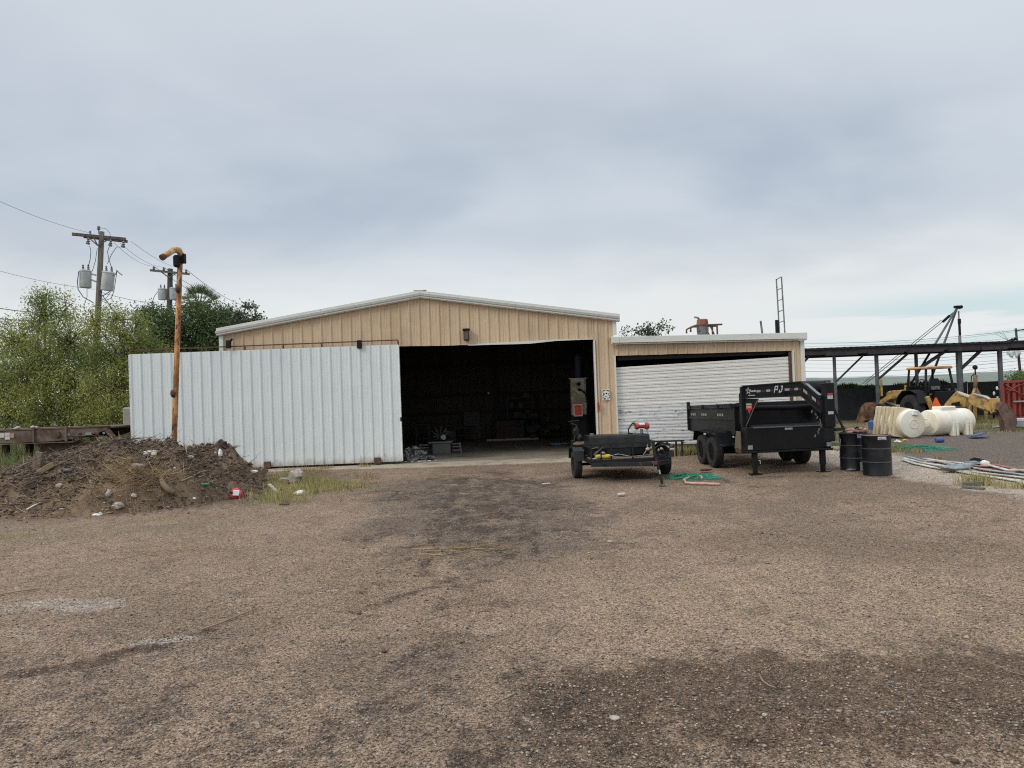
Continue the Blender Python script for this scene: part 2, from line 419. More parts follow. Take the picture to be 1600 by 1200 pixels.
H = ground_h(GX, GY)
x, y = GX, GY
wob = (vnoise(x, y, .7, 11) - .5) * .8 + (vnoise(x, y, .2, 12) - .5) * .4
def streak(a, b, w, s):
    d = segdist(x + wob * w * .8, y + wob * w * .8, g2(*a), g2(*b)); return s * smooth(w, w * .25, d)
damp_dark = np.zeros(x.shape)  # darkening mask: wet streaks, darker near ground, contact shade under trailers and drums
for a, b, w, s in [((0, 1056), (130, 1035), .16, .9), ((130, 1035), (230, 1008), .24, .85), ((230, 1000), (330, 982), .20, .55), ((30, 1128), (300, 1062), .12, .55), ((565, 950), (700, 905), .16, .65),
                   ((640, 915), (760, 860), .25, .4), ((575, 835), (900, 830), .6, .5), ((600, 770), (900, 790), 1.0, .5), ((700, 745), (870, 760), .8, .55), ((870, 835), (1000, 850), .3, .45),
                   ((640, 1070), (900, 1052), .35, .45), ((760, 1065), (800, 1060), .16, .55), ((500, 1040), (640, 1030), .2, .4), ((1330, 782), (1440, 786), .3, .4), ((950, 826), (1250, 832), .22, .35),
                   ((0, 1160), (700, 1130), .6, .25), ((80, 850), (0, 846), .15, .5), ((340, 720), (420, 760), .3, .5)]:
    damp_dark = np.maximum(damp_dark, streak(a, b, w, s))
band = smooth(5.75, 5.15, y + wob * .5 + .12 * (x - 1) * smooth(1, 0, x)) * smooth(-1.2, .9, x + wob * .5) * smooth(2.9, 4.6, y)  # darker band across the near ground on the right
damp_dark = np.maximum(damp_dark, band * .85)
damp_dark = np.maximum(damp_dark, smooth(6.4, 4.4, y + wob * .4) * .42)  # ground gets darker towards the camera
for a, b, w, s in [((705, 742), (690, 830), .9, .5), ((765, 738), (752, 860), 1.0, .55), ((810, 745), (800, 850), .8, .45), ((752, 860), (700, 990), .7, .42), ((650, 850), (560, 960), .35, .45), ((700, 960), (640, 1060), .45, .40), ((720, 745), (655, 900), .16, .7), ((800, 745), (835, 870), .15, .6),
                   ((1100, 745), (1180, 760), .5, .5), ((1180, 745), (1290, 742), .5, .5), ((905, 745), (1040, 745), .5, .55), ((1325, 742), (1400, 744), .3, .6)]:  # this row paints contact shade at trailers and drums into the ground
    damp_dark = np.maximum(damp_dark, streak(a, b, w, s))
pale = np.zeros(x.shape)
def pstreak(a, b, w, s): global pale; pale = np.maximum(pale, streak(a, b, w, s))
for a, b, w, s in [((0, 955), (190, 940), .45, .7), ((220, 1000), (300, 992), .16, .9), ((500, 922), (525, 918), .07, 1), ((90, 1010), (0, 985), .3, .5), ((640, 722), (670, 720), .3, .8), ((450, 870), (620, 865), .4, .4),
                   ((1330, 1110), (1590, 1130), .10, .5), ((1180, 1125), (1330, 1130), .12, .25), ((260, 880), (360, 875), .2, .4)]:
    pstreak(a, b, w, s)
pad = polymask(x + wob * .5, y + wob * .5, [g2(1180, 694), g2(1320, 688), g2(1372, 694), g2(1420, 712), g2(1500, 728), g2(1640, 742), g2(1640, 784), g2(1520, 768), g2(1450, 752), g2(1400, 744), g2(1290, 722), g2(1180, 716)], .22)
pad *= .55 + .45 * vnoise(x, y, 1.1, 21)
lot = smooth(-.8, .8, 33 - y + wob * 2) * smooth(-1, 1, 40 - np.abs(x))
dark_r = polymask(x, y, [(9.2, 17.2), (9.2, 29), (40, 29), (40, 15.0), (13, 15.2)], .8)      # dark asphalt millings on the right
fld = smooth(34, 42, y)
grs = np.zeros(x.shape)
grs = np.maximum(grs, polymask(x + wob, y + wob, [g2(380, 745), g2(470, 738), g2(530, 748), g2(525, 768), g2(470, 785), g2(380, 786)], .5) * .7)
grs = np.maximum(grs, polymask(x + wob, y + wob, [(9, 27.2), (40, 25.2), (60, 36), (9, 36)], 1.2))
grs = np.maximum(grs, polymask(x + wob, y + wob, [(-60, 18), (-12.2, 18), (-12.2, 60), (-60, 60)], 1.0))
grs = np.maximum(grs, polymask(x + wob, y + wob, [g2(0, 830), g2(300, 812), g2(420, 795), g2(420, 815), g2(200, 835), g2(0, 858)], .3) * .35)
dirt = polymask(x + wob, y + wob, [(-14, 13.6), (-5.4, 14.4), (-4.6, 17), (-5.2, 20.2), (-14, 20.4)], .7)
tan = polymask(x + wob, y + wob, [g2(820, 895), g2(1250, 870), g2(1600, 880), g2(1700, 1000), g2(1500, 1030), g2(1100, 1020), g2(860, 990)], .8)
tan = np.maximum(tan, polymask(x + wob, y + wob, [g2(-50, 850), g2(400, 815), g2(560, 860), g2(500, 940), g2(-50, 940)], .9) * .55)
grey = polymask(x + wob, y + wob, [g2(600, 745), g2(900, 745), g2(960, 800), g2(1000, 860), g2(760, 900), g2(620, 870), g2(560, 830)], .8) * .75
grey = np.maximum(grey, smooth(8.2, 5.5, y + wob) * smooth(2.5, -.5, x) * .5)
grey = np.maximum(grey, polymask(x + wob, y + wob, [g2(900, 770), g2(1300, 740), g2(1600, 780), g2(1600, 860), g2(1250, 850), g2(950, 870)], 1.0) * .35)
ground = None
vv = np.stack([x.ravel(), y.ravel(), H.ravel()], 1); ny, nx = x.shape
idx = np.arange(ny * nx).reshape(ny, nx)
ff = np.stack([idx[:-1, :-1].ravel(), idx[:-1, 1:].ravel(), idx[1:, 1:].ravel(), idx[1:, :-1].ravel()], 1)

mg = bpy.data.materials.new('gravel_lot'); mg.use_nodes = True; t = mg.node_tree; n = t.nodes; pb = n['Principled BSDF']
tcn = n.new('ShaderNodeTexCoord'); vec = tcn.outputs['Object']
def attr(nm):
    a = n.new('ShaderNodeAttribute'); a.attribute_name = nm; return a.outputs['Fac']
big = noise_n(t, vec, .35, 6, .6, .4); mid = noise_n(t, vec, 2.2, 6, .65, .3); fine = noise_n(t, vec, 24, 5, .75)
col = mixc(t, mapr(t, big, .42, .58), (.365, .256, .176), (.272, .191, .131))
col = mixc(t, math_n(t, 'MULTIPLY', attr('tan'), .8), col, (.405, .288, .192))
rag = noise_n(t, vec, 1.7, 8, .72, .5); rag2 = noise_n(t, vec, 6.0, 7, .72, .3)
def ragged(a, k=1.5, lo=.30, hi=.85): return mapr(t, math_n(t, 'ADD', a, math_n(t, 'ADD', math_n(t, 'MULTIPLY', math_n(t, 'SUBTRACT', rag, .5), k), math_n(t, 'MULTIPLY', math_n(t, 'SUBTRACT', rag2, .5), k * .9))), lo, hi)
col = mixc(t, math_n(t, 'MULTIPLY', ragged(attr('grey')), .85), col, (.155, .116, .090))
col = mixc(t, mapr(t, mid, .47, .72), col, (.230, .166, .118))
col = mixc(t, attr('dark'), col, (.190, .150, .118))
dmp = math_n(t, 'MULTIPLY', ragged(attr('damp_dark'), 1.35, .30, .78), mapr(t, rag2, .3, .6, .75, 1.0))
dark_c = mixc(t, dmp, (1, 1, 1), (.42, .385, .36)); col = mixc(t, 1.0, col, dark_c, 'MULTIPLY')
col = mixc(t, math_n(t, 'MULTIPLY', ragged(attr('pale'), .9, .4, .8), mapr(t, noise_n(t, vec, 14, 5, .7), .35, .6, .2, .8)), col, (.52, .46, .40))
col = mixc(t, math_n(t, 'MULTIPLY', attr('pad'), mapr(t, noise_n(t, vec, 3, 6, .7), .3, .55, .4, .95)), col, (.62, .52, .41))
col = mixc(t, math_n(t, 'MULTIPLY', attr('dirt'), .85), col, mixc(t, mid, (.19, .135, .09), (.125, .09, .062)))
gcol = mixc(t, mapr(t, mid, .35, .65), (.19, .19, .09), (.29, .235, .14))
col = mixc(t, math_n(t, 'MULTIPLY', attr('grass'), mapr(t, noise_n(t, vec, 1.8, 6, .75), .36, .56)), col, gcol)
col = mixc(t, attr('field'), col, mixc(t, mapr(t, big, .4, .6), (.155, .19, .15), (.19, .215, .165)))
def vor(scale, feat='F1', rnd_=1.0):
    v = n.new('ShaderNodeTexVoronoi'); v.inputs['Scale'].default_value = scale; v.feature = feat; v.inputs['Randomness'].default_value = rnd_
    t.links.new(vec, v.inputs['Vector']); return v
v1 = vor(85); v2 = vor(28); v3 = vor(170); v4 = vor(34)
def lum(v): 
    s = n.new('ShaderNodeSeparateColor'); t.links.new(v.outputs['Color'], s.inputs[0]); return s.outputs
cam_n = n.new('ShaderNodeNewGeometry')
peb = math_n(t, 'ADD', mapr(t, lum(v1)[0], 0, 1, .28, 1.72, False), mapr(t, fine, .3, .7, -.3, .3, False))
peb = math_n(t, 'MULTIPLY', peb, mapr(t, lum(v3)[0], 0, 1, .72, 1.28, False))
core1 = mapr(t, v1.outputs['Distance'], .55, .15, .72, 1.12)
peb = math_n(t, 'MULTIPLY', peb, core1)
peb = math_n(t, 'MULTIPLY', peb, mapr(t, lum(v4)[0], 0, 1, .84, 1.16, False))
sc = n.new('ShaderNodeVectorMath'); sc.operation = 'SCALE'; t.links.new(col, sc.inputs[0]); t.links.new(peb, sc.inputs['Scale']); col2_ = sc.outputs[0]
far_f = attr('field')
col2_ = mixc(t, far_f, col2_, col)
# paler stones here and there
w1 = math_n(t, 'MULTIPLY', mapr(t, lum(v2)[1], .86, .90), mapr(t, v2.outputs['Distance'], .42, .26))
w2 = math_n(t, 'MULTIPLY', mapr(t, lum(v1)[1], .88, .92), mapr(t, v1.outputs['Distance'], .45, .3))
wht = math_n(t, 'MULTIPLY', math_n(t, 'MAXIMUM', math_n(t, 'MULTIPLY', w1, .55), w2), mapr(t, far_f, 0, .2, .75, 0))
wht = math_n(t, 'MULTIPLY', wht, mapr(t, attr('dirt'), 0, 1, 1, .3))
col2_ = mixc(t, wht, col2_, (.55, .50, .43))
t.links.new(col2_, pb.inputs['Base Color']); pb.inputs['Roughness'].default_value = .93; pb.inputs['Specular IOR Level'].default_value = .25
bmp = n.new('ShaderNodeBump'); bmp.inputs['Distance'].default_value = .018; bmp.inputs['Strength'].default_value = .9
hgt = math_n(t, 'ADD', math_n(t, 'MULTIPLY', mapr(t, v1.outputs['Distance'], 0, .6, 1, 0), .6), math_n(t, 'MULTIPLY', fine, .8))
hgt = math_n(t, 'ADD', hgt, math_n(t, 'MULTIPLY', mid, 1.5))
t.links.new(math_n(t, 'MULTIPLY', hgt, mapr(t, far_f, 0, .3, 1, 0)), bmp.inputs['Height']); t.links.new(bmp.outputs[0], pb.inputs['Normal'])
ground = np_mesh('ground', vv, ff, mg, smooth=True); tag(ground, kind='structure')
for nm, arr in (('tan', tan), ('grey', grey), ('damp_dark', damp_dark), ('pale', pale), ('pad', pad), ('dark', dark_r), ('field', fld), ('grass', grs), ('dirt', dirt)):
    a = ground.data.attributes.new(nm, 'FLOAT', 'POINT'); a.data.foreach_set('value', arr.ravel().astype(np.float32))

# far low hill line beyond the fields
def ridge(name, X0, X1, Y, h, step, m, seed, zb=-.5):
    b = MB(); k = int((X1 - X0) / step); depth = 60; top = []
    for i in range(k + 1):
        xx = X0 + (X1 - X0) * i / k; hh = h * (.75 + .5 * mn.noise(Vector((xx * .006, seed, 0))) + .18 * mn.noise(Vector((xx * .05, seed, 3))))
        top.append((xx, hh))
    for i in range(k):
        (a, ha), (c, hc) = top[i], top[i + 1]
        b.add([(a, Y, zb), (c, Y, zb), (c, Y + depth * .4, hc), (a, Y + depth * .4, ha), (c, Y + depth, zb), (a, Y + depth, zb)], [(0, 1, 2, 3), (3, 2, 4, 5)])
    o = b.build(name, m, smooth=True); tag(o, kind='structure'); return o
m_hill = mat('far_scrub', (.15, .185, .16), .9, 0, (.21, .24, .20), .012, .4, .6, .12, .08)
ridge('hills', -900, 1500, 700, 5.0, 6, m_hill, 2.2)

# ------------------------------------------------------------------ stones and twigs lying loose on the lot
def lookup(arr, xx, yy):
    i = np.clip(np.searchsorted(gx, xx), 0, len(gx) - 1); j = np.clip(np.searchsorted(gy, yy), 0, len(gy) - 1); return arr[j, i]
def scatter_clods():
    K = 90000; yy = 4 + 17 * rng.random(K); xx = (rng.random(K) * 2 - 1) * (yy * .78 + .5)
    w = lookup(damp_dark, xx, yy) * .9 + lookup(grey, xx, yy) * smooth(8, 12, yy) * .6
    w = w * smooth(.42, .60, vnoise(xx, yy, .5, 51) * .6 + vnoise(xx, yy, .16, 52) * .4) * smooth(5.0, 8.0, yy + lookup(damp_dark, xx, yy) * 2 * (xx < 0))
    keep = rng.random(K) < w * .30; xx, yy = xx[keep], yy[keep]; K = len(xx)
    r = .005 + .016 * rng.random(K) ** 3
    base = np.array([(1, 0, 0), (0, 1, 0), (-1, 0, 0), (0, -1, 0), (0, 0, .7), (0, 0, -.6)], float)
    v = base[None] * r[:, None, None] * (1 + .6 * (rng.random((K, 6, 1)) - .5)) * (1 + .6 * (rng.random((K, 1, 3)) - .5)) + np.stack([xx, yy, ground_h(xx, yy) + r * .2], 1)[:, None]
    f = np.array([(0, 1, 4), (1, 2, 4), (2, 3, 4), (3, 0, 4), (1, 0, 5), (2, 1, 5), (3, 2, 5), (0, 3, 5)])
    f = (f[None] + (np.arange(K) * 6)[:, None, None]).reshape(-1, 3)
    o = np_mesh('dirt_clods', v.reshape(-1, 3), f, mat('dark_clods', (.115, .085, .062), .95, island=.4, var=0, spec=.1)); tag(o, 'dark crumbs of soil along the wheel tracks and dark streaks', 'soil', kind='stuff')
scatter_clods()
def scatter_pebbles():
    K = 52000
    yy = 3.6 + 15 * rng.random(K) ** 1.9; hw = yy * .78 + .6; xx = (rng.random(K) * 2 - 1) * hw
    keep = (vnoise(xx, yy, 1.3, 31) * .6 + vnoise(xx, yy, .3, 32) * .4 + rng.random(K) * .35) > .52
    keep &= ~((xx < -5.2) & (yy > 13.6)); keep &= ~((yy > 15) & (xx > 5))
    xx, yy = xx[keep], yy[keep]
    # denser pale patches
    ex = []
    for (a, b, cnt, sg) in [(250, 996, 500, .16), (120, 945, 600, .4), (1530, 1118, 160, .13), (1370, 1125, 60, .13), (60, 1000, 300, .3), (512, 921, 60, .05)]:
        c = gp(a, b); ex.append(np.stack([c.x + rng.normal(0, sg * 2, cnt), c.y + rng.normal(0, sg, cnt)], 1))
    ex = np.concatenate(ex); xx = np.concatenate([xx, ex[:, 0]]); yy = np.concatenate([yy, ex[:, 1]])
    K = len(xx); r = .0035 + .0075 * rng.random(K) ** 3.0 * 1.5; r[rng.random(K) < .012] *= 2.0
    base = np.array([(1, 0, 0), (0, 1, 0), (-1, 0, 0), (0, -1, 0), (0, 0, .75), (0, 0, -.6)], float)
    v = base[None] * r[:, None, None] * (1 + .35 * (rng.random((K, 6, 1)) - .5)) * np.array([1, 1, .7]) * (1 + .5 * (rng.random((K, 1, 3)) - .5))
    a = rng.random(K) * 2 * PI; ca, sa = np.cos(a)[:, None], np.sin(a)[:, None]
    vx = v[:, :, 0] * ca - v[:, :, 1] * sa; vy = v[:, :, 0] * sa + v[:, :, 1] * ca
    v = np.stack([vx + xx[:, None], vy + yy[:, None], v[:, :, 2] + (ground_h(xx, yy) + r * .25)[:, None]], 2).reshape(-1, 3)
    f = np.array([(0, 1, 4), (1, 2, 4), (2, 3, 4), (3, 0, 4), (1, 0, 5), (2, 1, 5), (3, 2, 5), (0, 3, 5)])
    f = (f[None] + (np.arange(K) * 6)[:, None, None]).reshape(-1, 3)
    m = mat('loose_gravel', (.265, .212, .163), .9, island=.75, var=0, spec=.25)
    o = np_mesh('gravel', v, f, m); tag(o, 'loose pale and brown gravel scattered over the dirt lot', 'gravel', kind='stuff')
scatter_pebbles()

def sticks_mesh(K, cx, cy, sx, sy, zf, l0, l1, r0, r1, name, m, parent=None, lift=.3, dirn=None, ws=True, gauss=True, seed=1):
    g = np.random.default_rng(seed)
    if gauss: xx = cx + g.normal(0, sx, K); yy = cy + g.normal(0, sy, K)
    else: xx = cx + sx * (g.random(K) * 2 - 1); yy = cy + sy * (g.random(K) * 2 - 1)
    L = l0 + (l1 - l0) * g.random(K) ** 2; R = r0 + (r1 - r0) * g.random(K)
    a = g.random(K) * 2 * PI if dirn is None else dirn + g.normal(0, .5, K)
    tilt = np.abs(g.normal(0, lift, K)); z0 = zf(xx, yy)
    V = []; F = []
    segs = 3
    for i in range(segs + 1):
        s = i / segs
        bend = np.sin(s * PI) * L * (g.random(K) - .5) * .25
        px = xx + np.cos(a) * L * s - np.sin(a) * bend; py = yy + np.sin(a) * L * s + np.cos(a) * bend; pz = z0 + .006 + np.sin(tilt) * L * s
        pz = np.maximum(pz, zf(px, py) + .004)
        rr = R * (1 - .6 * s)
        for j in range(3):
            t_ = 2 * PI * j / 3
            V.append(np.stack([px - np.sin(a) * rr * math.cos(t_), py + np.cos(a) * rr * math.cos(t_), pz + rr * math.sin(t_)], 1))
    V = np.stack(V, 1).reshape(-1, 3)
    f = []
    for i in range(segs):
        for j in range(3):
            f.append((i * 3 + j, i * 3 + (j + 1) % 3, (i + 1) * 3 + (j + 1) % 3, (i + 1) * 3 + j))
    F = (np.array(f)[None] + (np.arange(K) * 3 * (segs + 1))[:, None, None]).reshape(-1, 4)
    return np_mesh(name, V, F, m, parent, ws=ws)
m_twig = mat('dry_twig', (.24, .17, .11), .85, island=.5, var=0)
m_straw = mat('dry_straw', (.42, .31, .16), .85, island=.4, var=0)
o = sticks_mesh(420, 0, 9.5, 9, 5.5, ground_h, .04, .32, .0015, .005, 'twigs', m_twig, gauss=False, lift=.04, seed=4)
tag(o, 'dry twigs scattered thinly over the gravel lot', 'twigs', kind='stuff')
for (a, b, K, s) in [(705, 862, 90, .40), (250, 862, 40, .4)]:
    c = gp(a, b)
    o = sticks_mesh(K, c.x, c.y, s * 1.4, s * .6, ground_h, .12, .5, .002, .006, 'straw', m_straw, lift=.05, dirn=.1, seed=a)
    tag(o, 'thin litter of dry straw lying on the %s' % ('dark track in front of the barn door' if a > 500 else 'lot before the dirt pile'), 'straw', kind='stuff')
def lone_stick(pts, r, label, m=m_twig):
    q = []
    for i, (a, b) in enumerate(pts):
        p = gp(a, b); q.append(Vector((p.x, p.y, gh(p.x, p.y) + r + .012)))
    o = MB().tube(q, [r * (1 - .4 * i / len(q)) for i in range(len(q))], 6).build('stick', m, smooth=True); tag(o, label, 'stick')
lone_stick([(316, 981), (345, 970), (372, 958), (402, 947)], .009, 'long thin straight stick lying beside the dark wet streak on the left')
lone_stick([(1186, 1056), (1192, 1068), (1202, 1076), (1213, 1080)], .007, 'curved pale twig lying on the dark gravel low in the photo')
lone_stick([(0, 930), (30, 925), (62, 922)], .009, 'straight stick reaching in from the left edge of the lot')
lone_stick([(893, 797), (897, 803), (894, 808)], .009, 'short forked twig on the gravel in front of the small trailer')
def stone(px, py, r, label, m=m_wht, flat=.5, seed=1, cat='stone', name='stone'):
    p = gp(px, py); o = MB().blob((p.x, p.y, gh(p.x, p.y) + r * flat * .6), (r * 1.2, r, r * flat), seed, .25, 8, 5).build(name, m, smooth=True); tag(o, label, cat)
stone(960, 1126, .03, 'flat grey-white pebble lying alone on the dark gravel, low centre of the lot', m_rock, .4, 3)
stone(953, 847, .035, 'small white stone lying where the dark and tan gravel meet', m_rock, .4, 4)
stone(1195, 1120, .016, 'tiny pale pebble on dark gravel below the curved pale twig', m_rock, .6, 5)
stone(1434, 812, .028, 'white pebble on tan gravel in front of the two drums', m_rock, .5, 6)
b = MB(); c = gp(970, 774); b.plate([(c.x - .06, c.y - .05, .012), (c.x + .06, c.y - .06, .02), (c.x + .10, c.y + .06, .05), (c.x - .06, c.y + .07, .03)], .012)
tag(b.build('paper_scrap', m_rock), 'crumpled white paper scrap on the gravel below the small trailer', 'litter')
b = MB(); c = gp(853, 757); b.plate([(c.x - .10, c.y - .03, .012), (c.x + .1, c.y - .02, .012), (c.x + .09, c.y + .04, .03), (c.x - .08, c.y + .04, .02)], .012)
tag(b.build('paper_scrap', m_rock), 'thin white scrap on the gravel left of the small trailer wheel', 'litter')

# ------------------------------------------------------------------ main barn
YF = 22.0                                     # front cladding plane
XL = at(348, 527, YF).x; XR = at(958, 515, YF).x; XM = at(657, 462, YF).x
ZE, ZP = 4.20, 5.12                            # cladding top at the eaves and the peak
YB = 32.2
def roofz(xx): return ZE + (ZP - ZE) * ((xx - XL) / (XM - XL) if xx < XM else (XR - xx) / (XR - XM))
XJ = at(929, 540, YF).x                         # right jamb of the door opening
XO = XJ - 8.3                                   # left jamb, hidden behind the sliding door
ZH = 3.62
barn = thing('metal_barn', 'wide tan ribbed metal barn with low white-trimmed gable and open black doorway', 'barn', (XM, YF, 0))

def sheet_profile(x0, x1, h, pitch=.305, wide=.045, top=.02, minor=True, off=0.0):
    xs = {round(x0, 4): 0.0, round(x1, 4): 0.0}
    i0 = int(math.floor((x0 - off) / pitch)) - 1; i1 = int(math.ceil((x1 - off) / pitch)) + 1
    pts = []
    for i in range(i0, i1 + 1):
        c = off + i * pitch
        for dx_, dy_ in ((-wide, 0), (-top, h), (top, h), (wide, 0)): pts.append((c + dx_, dy_))
        if minor:
            for q in (.105, .20):
                for dx_, dy_ in ((-.014, 0), (-.006, .0035), (.006, .0035), (.014, 0)): pts.append((c + q + dx_, dy_))
    def val(xv):
        for (a, ya), (b_, yb) in zip(pts, pts[1:]):
            if a <= xv <= b_: return ya + (yb - ya) * (xv - a) / (b_ - a + 1e-9)
        return 0.0
    out = [(x0, val(x0))] + [p for p in pts if x0 + 1e-4 < p[0] < x1 - 1e-4] + [(x1, val(x1))]
    return out
def ribbed(x0, x1, yb, zb, zt, h=.03, off=0.0, rows=1, wav=0.0, **kw):
    """vertical ribbed sheet facing -Y; zb, zt numbers or functions of x; has a back skin"""
    pr = sheet_profile(x0, x1, h, off=off, **kw); fb = zb if callable(zb) else (lambda q: zb); ft = zt if callable(zt) else (lambda q: zt)
    b = MB(); vs = []
    for r in range(rows + 1):
        s = r / rows
        for (xx, d) in pr:
            zz = fb(xx) * (1 - s) + ft(xx) * s
            wv = wav * mn.noise(Vector((xx * 1.3, zz * .9, 4.2))) if wav else 0
            vs.append((xx, yb - d - wv, zz))
    k = len(pr); fs = [(r * k + i, r * k + i + 1, (r + 1) * k + i + 1, (r + 1) * k + i) for r in range(rows) for i in range(k - 1)]
    b.add(vs, fs); return b
SW = .915
def header_z(xx):                               # lower edge of the gable cladding, a little battered
    return ZH + .05 * math.sin((xx - XO) * 1.1) * .5 + .018 * mn.noise(Vector((xx * 2.2, 0, 0)))
xx = XL; i = 0; last = None
cuts = [XL]
while cuts[-1] < XR - .05:
    nx_ = cuts[-1] + SW
    for c_ in (XO, XJ, XR):
        if cuts[-1] + .02 < c_ < nx_: nx_ = c_; break
    cuts.append(min(nx_, XR))
for a, b_ in zip(cuts, cuts[1:]):
    zb = header_z if (a >= XO - .01 and b_ <= XJ + .01) else 0.02
    if a < XM < b_:
        pass
    o = ribbed(a, b_ - .004, YF, zb, lambda q: roofz(q) + .02, off=XL, rows=4, wav=.006).build('wall_panel', m_beige, barn, ws=True)
# side, rear and inner skins
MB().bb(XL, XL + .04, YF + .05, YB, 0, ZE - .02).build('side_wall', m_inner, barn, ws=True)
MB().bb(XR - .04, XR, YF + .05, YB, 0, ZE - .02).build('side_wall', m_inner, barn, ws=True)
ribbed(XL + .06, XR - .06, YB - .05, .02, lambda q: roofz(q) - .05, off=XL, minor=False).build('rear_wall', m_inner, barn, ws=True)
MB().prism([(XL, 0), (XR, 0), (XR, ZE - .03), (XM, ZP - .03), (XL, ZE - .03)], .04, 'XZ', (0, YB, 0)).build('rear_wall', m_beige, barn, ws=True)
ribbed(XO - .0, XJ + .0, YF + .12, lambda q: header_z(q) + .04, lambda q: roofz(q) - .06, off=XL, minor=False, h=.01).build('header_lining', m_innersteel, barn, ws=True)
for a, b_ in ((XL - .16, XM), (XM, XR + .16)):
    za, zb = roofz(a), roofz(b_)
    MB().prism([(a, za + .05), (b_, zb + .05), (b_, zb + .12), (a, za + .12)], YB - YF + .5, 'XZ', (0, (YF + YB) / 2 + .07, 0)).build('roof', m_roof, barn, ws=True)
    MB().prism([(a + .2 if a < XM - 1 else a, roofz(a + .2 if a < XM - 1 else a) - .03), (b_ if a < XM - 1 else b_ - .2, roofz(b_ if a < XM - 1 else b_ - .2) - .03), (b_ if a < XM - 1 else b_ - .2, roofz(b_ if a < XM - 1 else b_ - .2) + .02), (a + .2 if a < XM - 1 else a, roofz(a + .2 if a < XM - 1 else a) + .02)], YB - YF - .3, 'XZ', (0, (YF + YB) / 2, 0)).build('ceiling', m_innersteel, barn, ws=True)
# gable trim in lengths that butt together
def trim(a, b_, dz0=-.015, dz1=.0, y0=YF - .30, y1=YF - .045):
    n0 = MB(); zz = lambda q: roofz(q)
    n0.prism([(a, zz(a) + .005 + dz0), (b_, zz(b_) + .005 + dz0), (b_, zz(b_) + .205 + dz1), (a, zz(a) + .205 + dz1)], .03, 'XZ', (0, y0, 0))
    n0.prism([(a, zz(a) + .175), (b_, zz(b_) + .175), (b_, zz(b_) + .203 + dz1), (a, zz(a) + .203 + dz1)], abs(y1 - y0) + .3, 'XZ', (0, (y0 + y1) / 2 + .17, 0))
    n0.prism([(a, zz(a) - .03), (b_, zz(b_) - .03), (b_, zz(b_) + .012), (a, zz(a) + .012)], .22, 'XZ', (0, y0 + .125, 0))
    return n0.build('gable_trim', m_trim, barn, ws=True, bev=.006)
YT = YF - .14
for a, b_ in ((XL - .14, XL + 3.1), (XL + 3.105, XM - .3), (XM - .296, XM), (XM + .001, XM + .3), (XM + .304, XR - 3.0), (XR - 2.996, XR + .20)):
    trim(a, b_, y0=YT)
MB().bb(XM - .2, XM + .2, YT - .022, YT + .3, ZP + .196, ZP + .225).build('ridge_cap', m_trim, barn, ws=True, bev=.01)
MB().bb(XL - .10, XL + .03, YF - .06, YF + .12, 0, ZE + .0).build('corner_trim', m_trim, barn, ws=True, bev=.006)
MB().bb(XR - .02, XR + .10, YF - .045, YF + .10, 3.74, ZE - .03).build('corner_trim', m_trim, barn, ws=True)
MB().bb(XJ - .035, XJ + .012, YF - .055, YF + .16, .02, ZH + .0).build('door_jamb', m_trim, barn, ws=True, bev=.004)
# bent flashing under the header, dented in the middle as the photo shows
pts = [(XJ - 3.9, 0), (XJ - 3.2, -.015), (XJ - 2.6, -.035), (XJ - 2.0, -.045), (XJ - 1.2, -.01), (XJ - .4, .01), (XJ - .05, .01)]
for (a, za), (c, zc_) in zip(pts, pts[1:]):
    MB().prism([(a, header_z(a) - .02 + za), (c - .003, header_z(c) - .02 + zc_), (c - .003, header_z(c) + .02), (a, header_z(a) + .02)], .03, 'XZ', (0, YF - .055, 0)).build('header_flashing', m_trim, barn, ws=True)
# frame inside
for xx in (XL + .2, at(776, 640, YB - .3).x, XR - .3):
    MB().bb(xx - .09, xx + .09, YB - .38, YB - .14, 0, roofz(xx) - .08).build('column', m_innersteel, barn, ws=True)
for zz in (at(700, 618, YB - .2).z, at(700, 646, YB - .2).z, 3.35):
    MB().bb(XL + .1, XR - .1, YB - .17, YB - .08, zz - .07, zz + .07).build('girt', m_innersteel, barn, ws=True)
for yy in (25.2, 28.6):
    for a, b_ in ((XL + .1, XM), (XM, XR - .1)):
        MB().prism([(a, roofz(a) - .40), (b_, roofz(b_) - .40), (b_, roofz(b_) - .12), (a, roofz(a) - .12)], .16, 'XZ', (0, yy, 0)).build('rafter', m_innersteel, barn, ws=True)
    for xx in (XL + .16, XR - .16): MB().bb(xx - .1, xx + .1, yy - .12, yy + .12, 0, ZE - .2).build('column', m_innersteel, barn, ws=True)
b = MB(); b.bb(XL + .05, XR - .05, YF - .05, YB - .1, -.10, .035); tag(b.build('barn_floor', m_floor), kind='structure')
# apron slab with a ragged gravel-covered front edge
pts = [(XL - 2.6, 21.65), (-9.5, 21.32), (-8, 21.05), (-6.5, 20.95), (-5, 20.9), (-4, 20.72)] + [(-3.4 + i * .45, 20.62 + .10 * mn.noise(Vector((i * .9, 0, 7)))) for i in range(13)] + [(2.6, 20.8), (3.3, 21.3), (3.3, YF - .06), (XL - 2.6, YF - .06)]
tag(MB().prism(pts, .12, 'XY', (0, 0, -.038)).build('concrete_apron', m_slab, bev=.01), kind='structure')

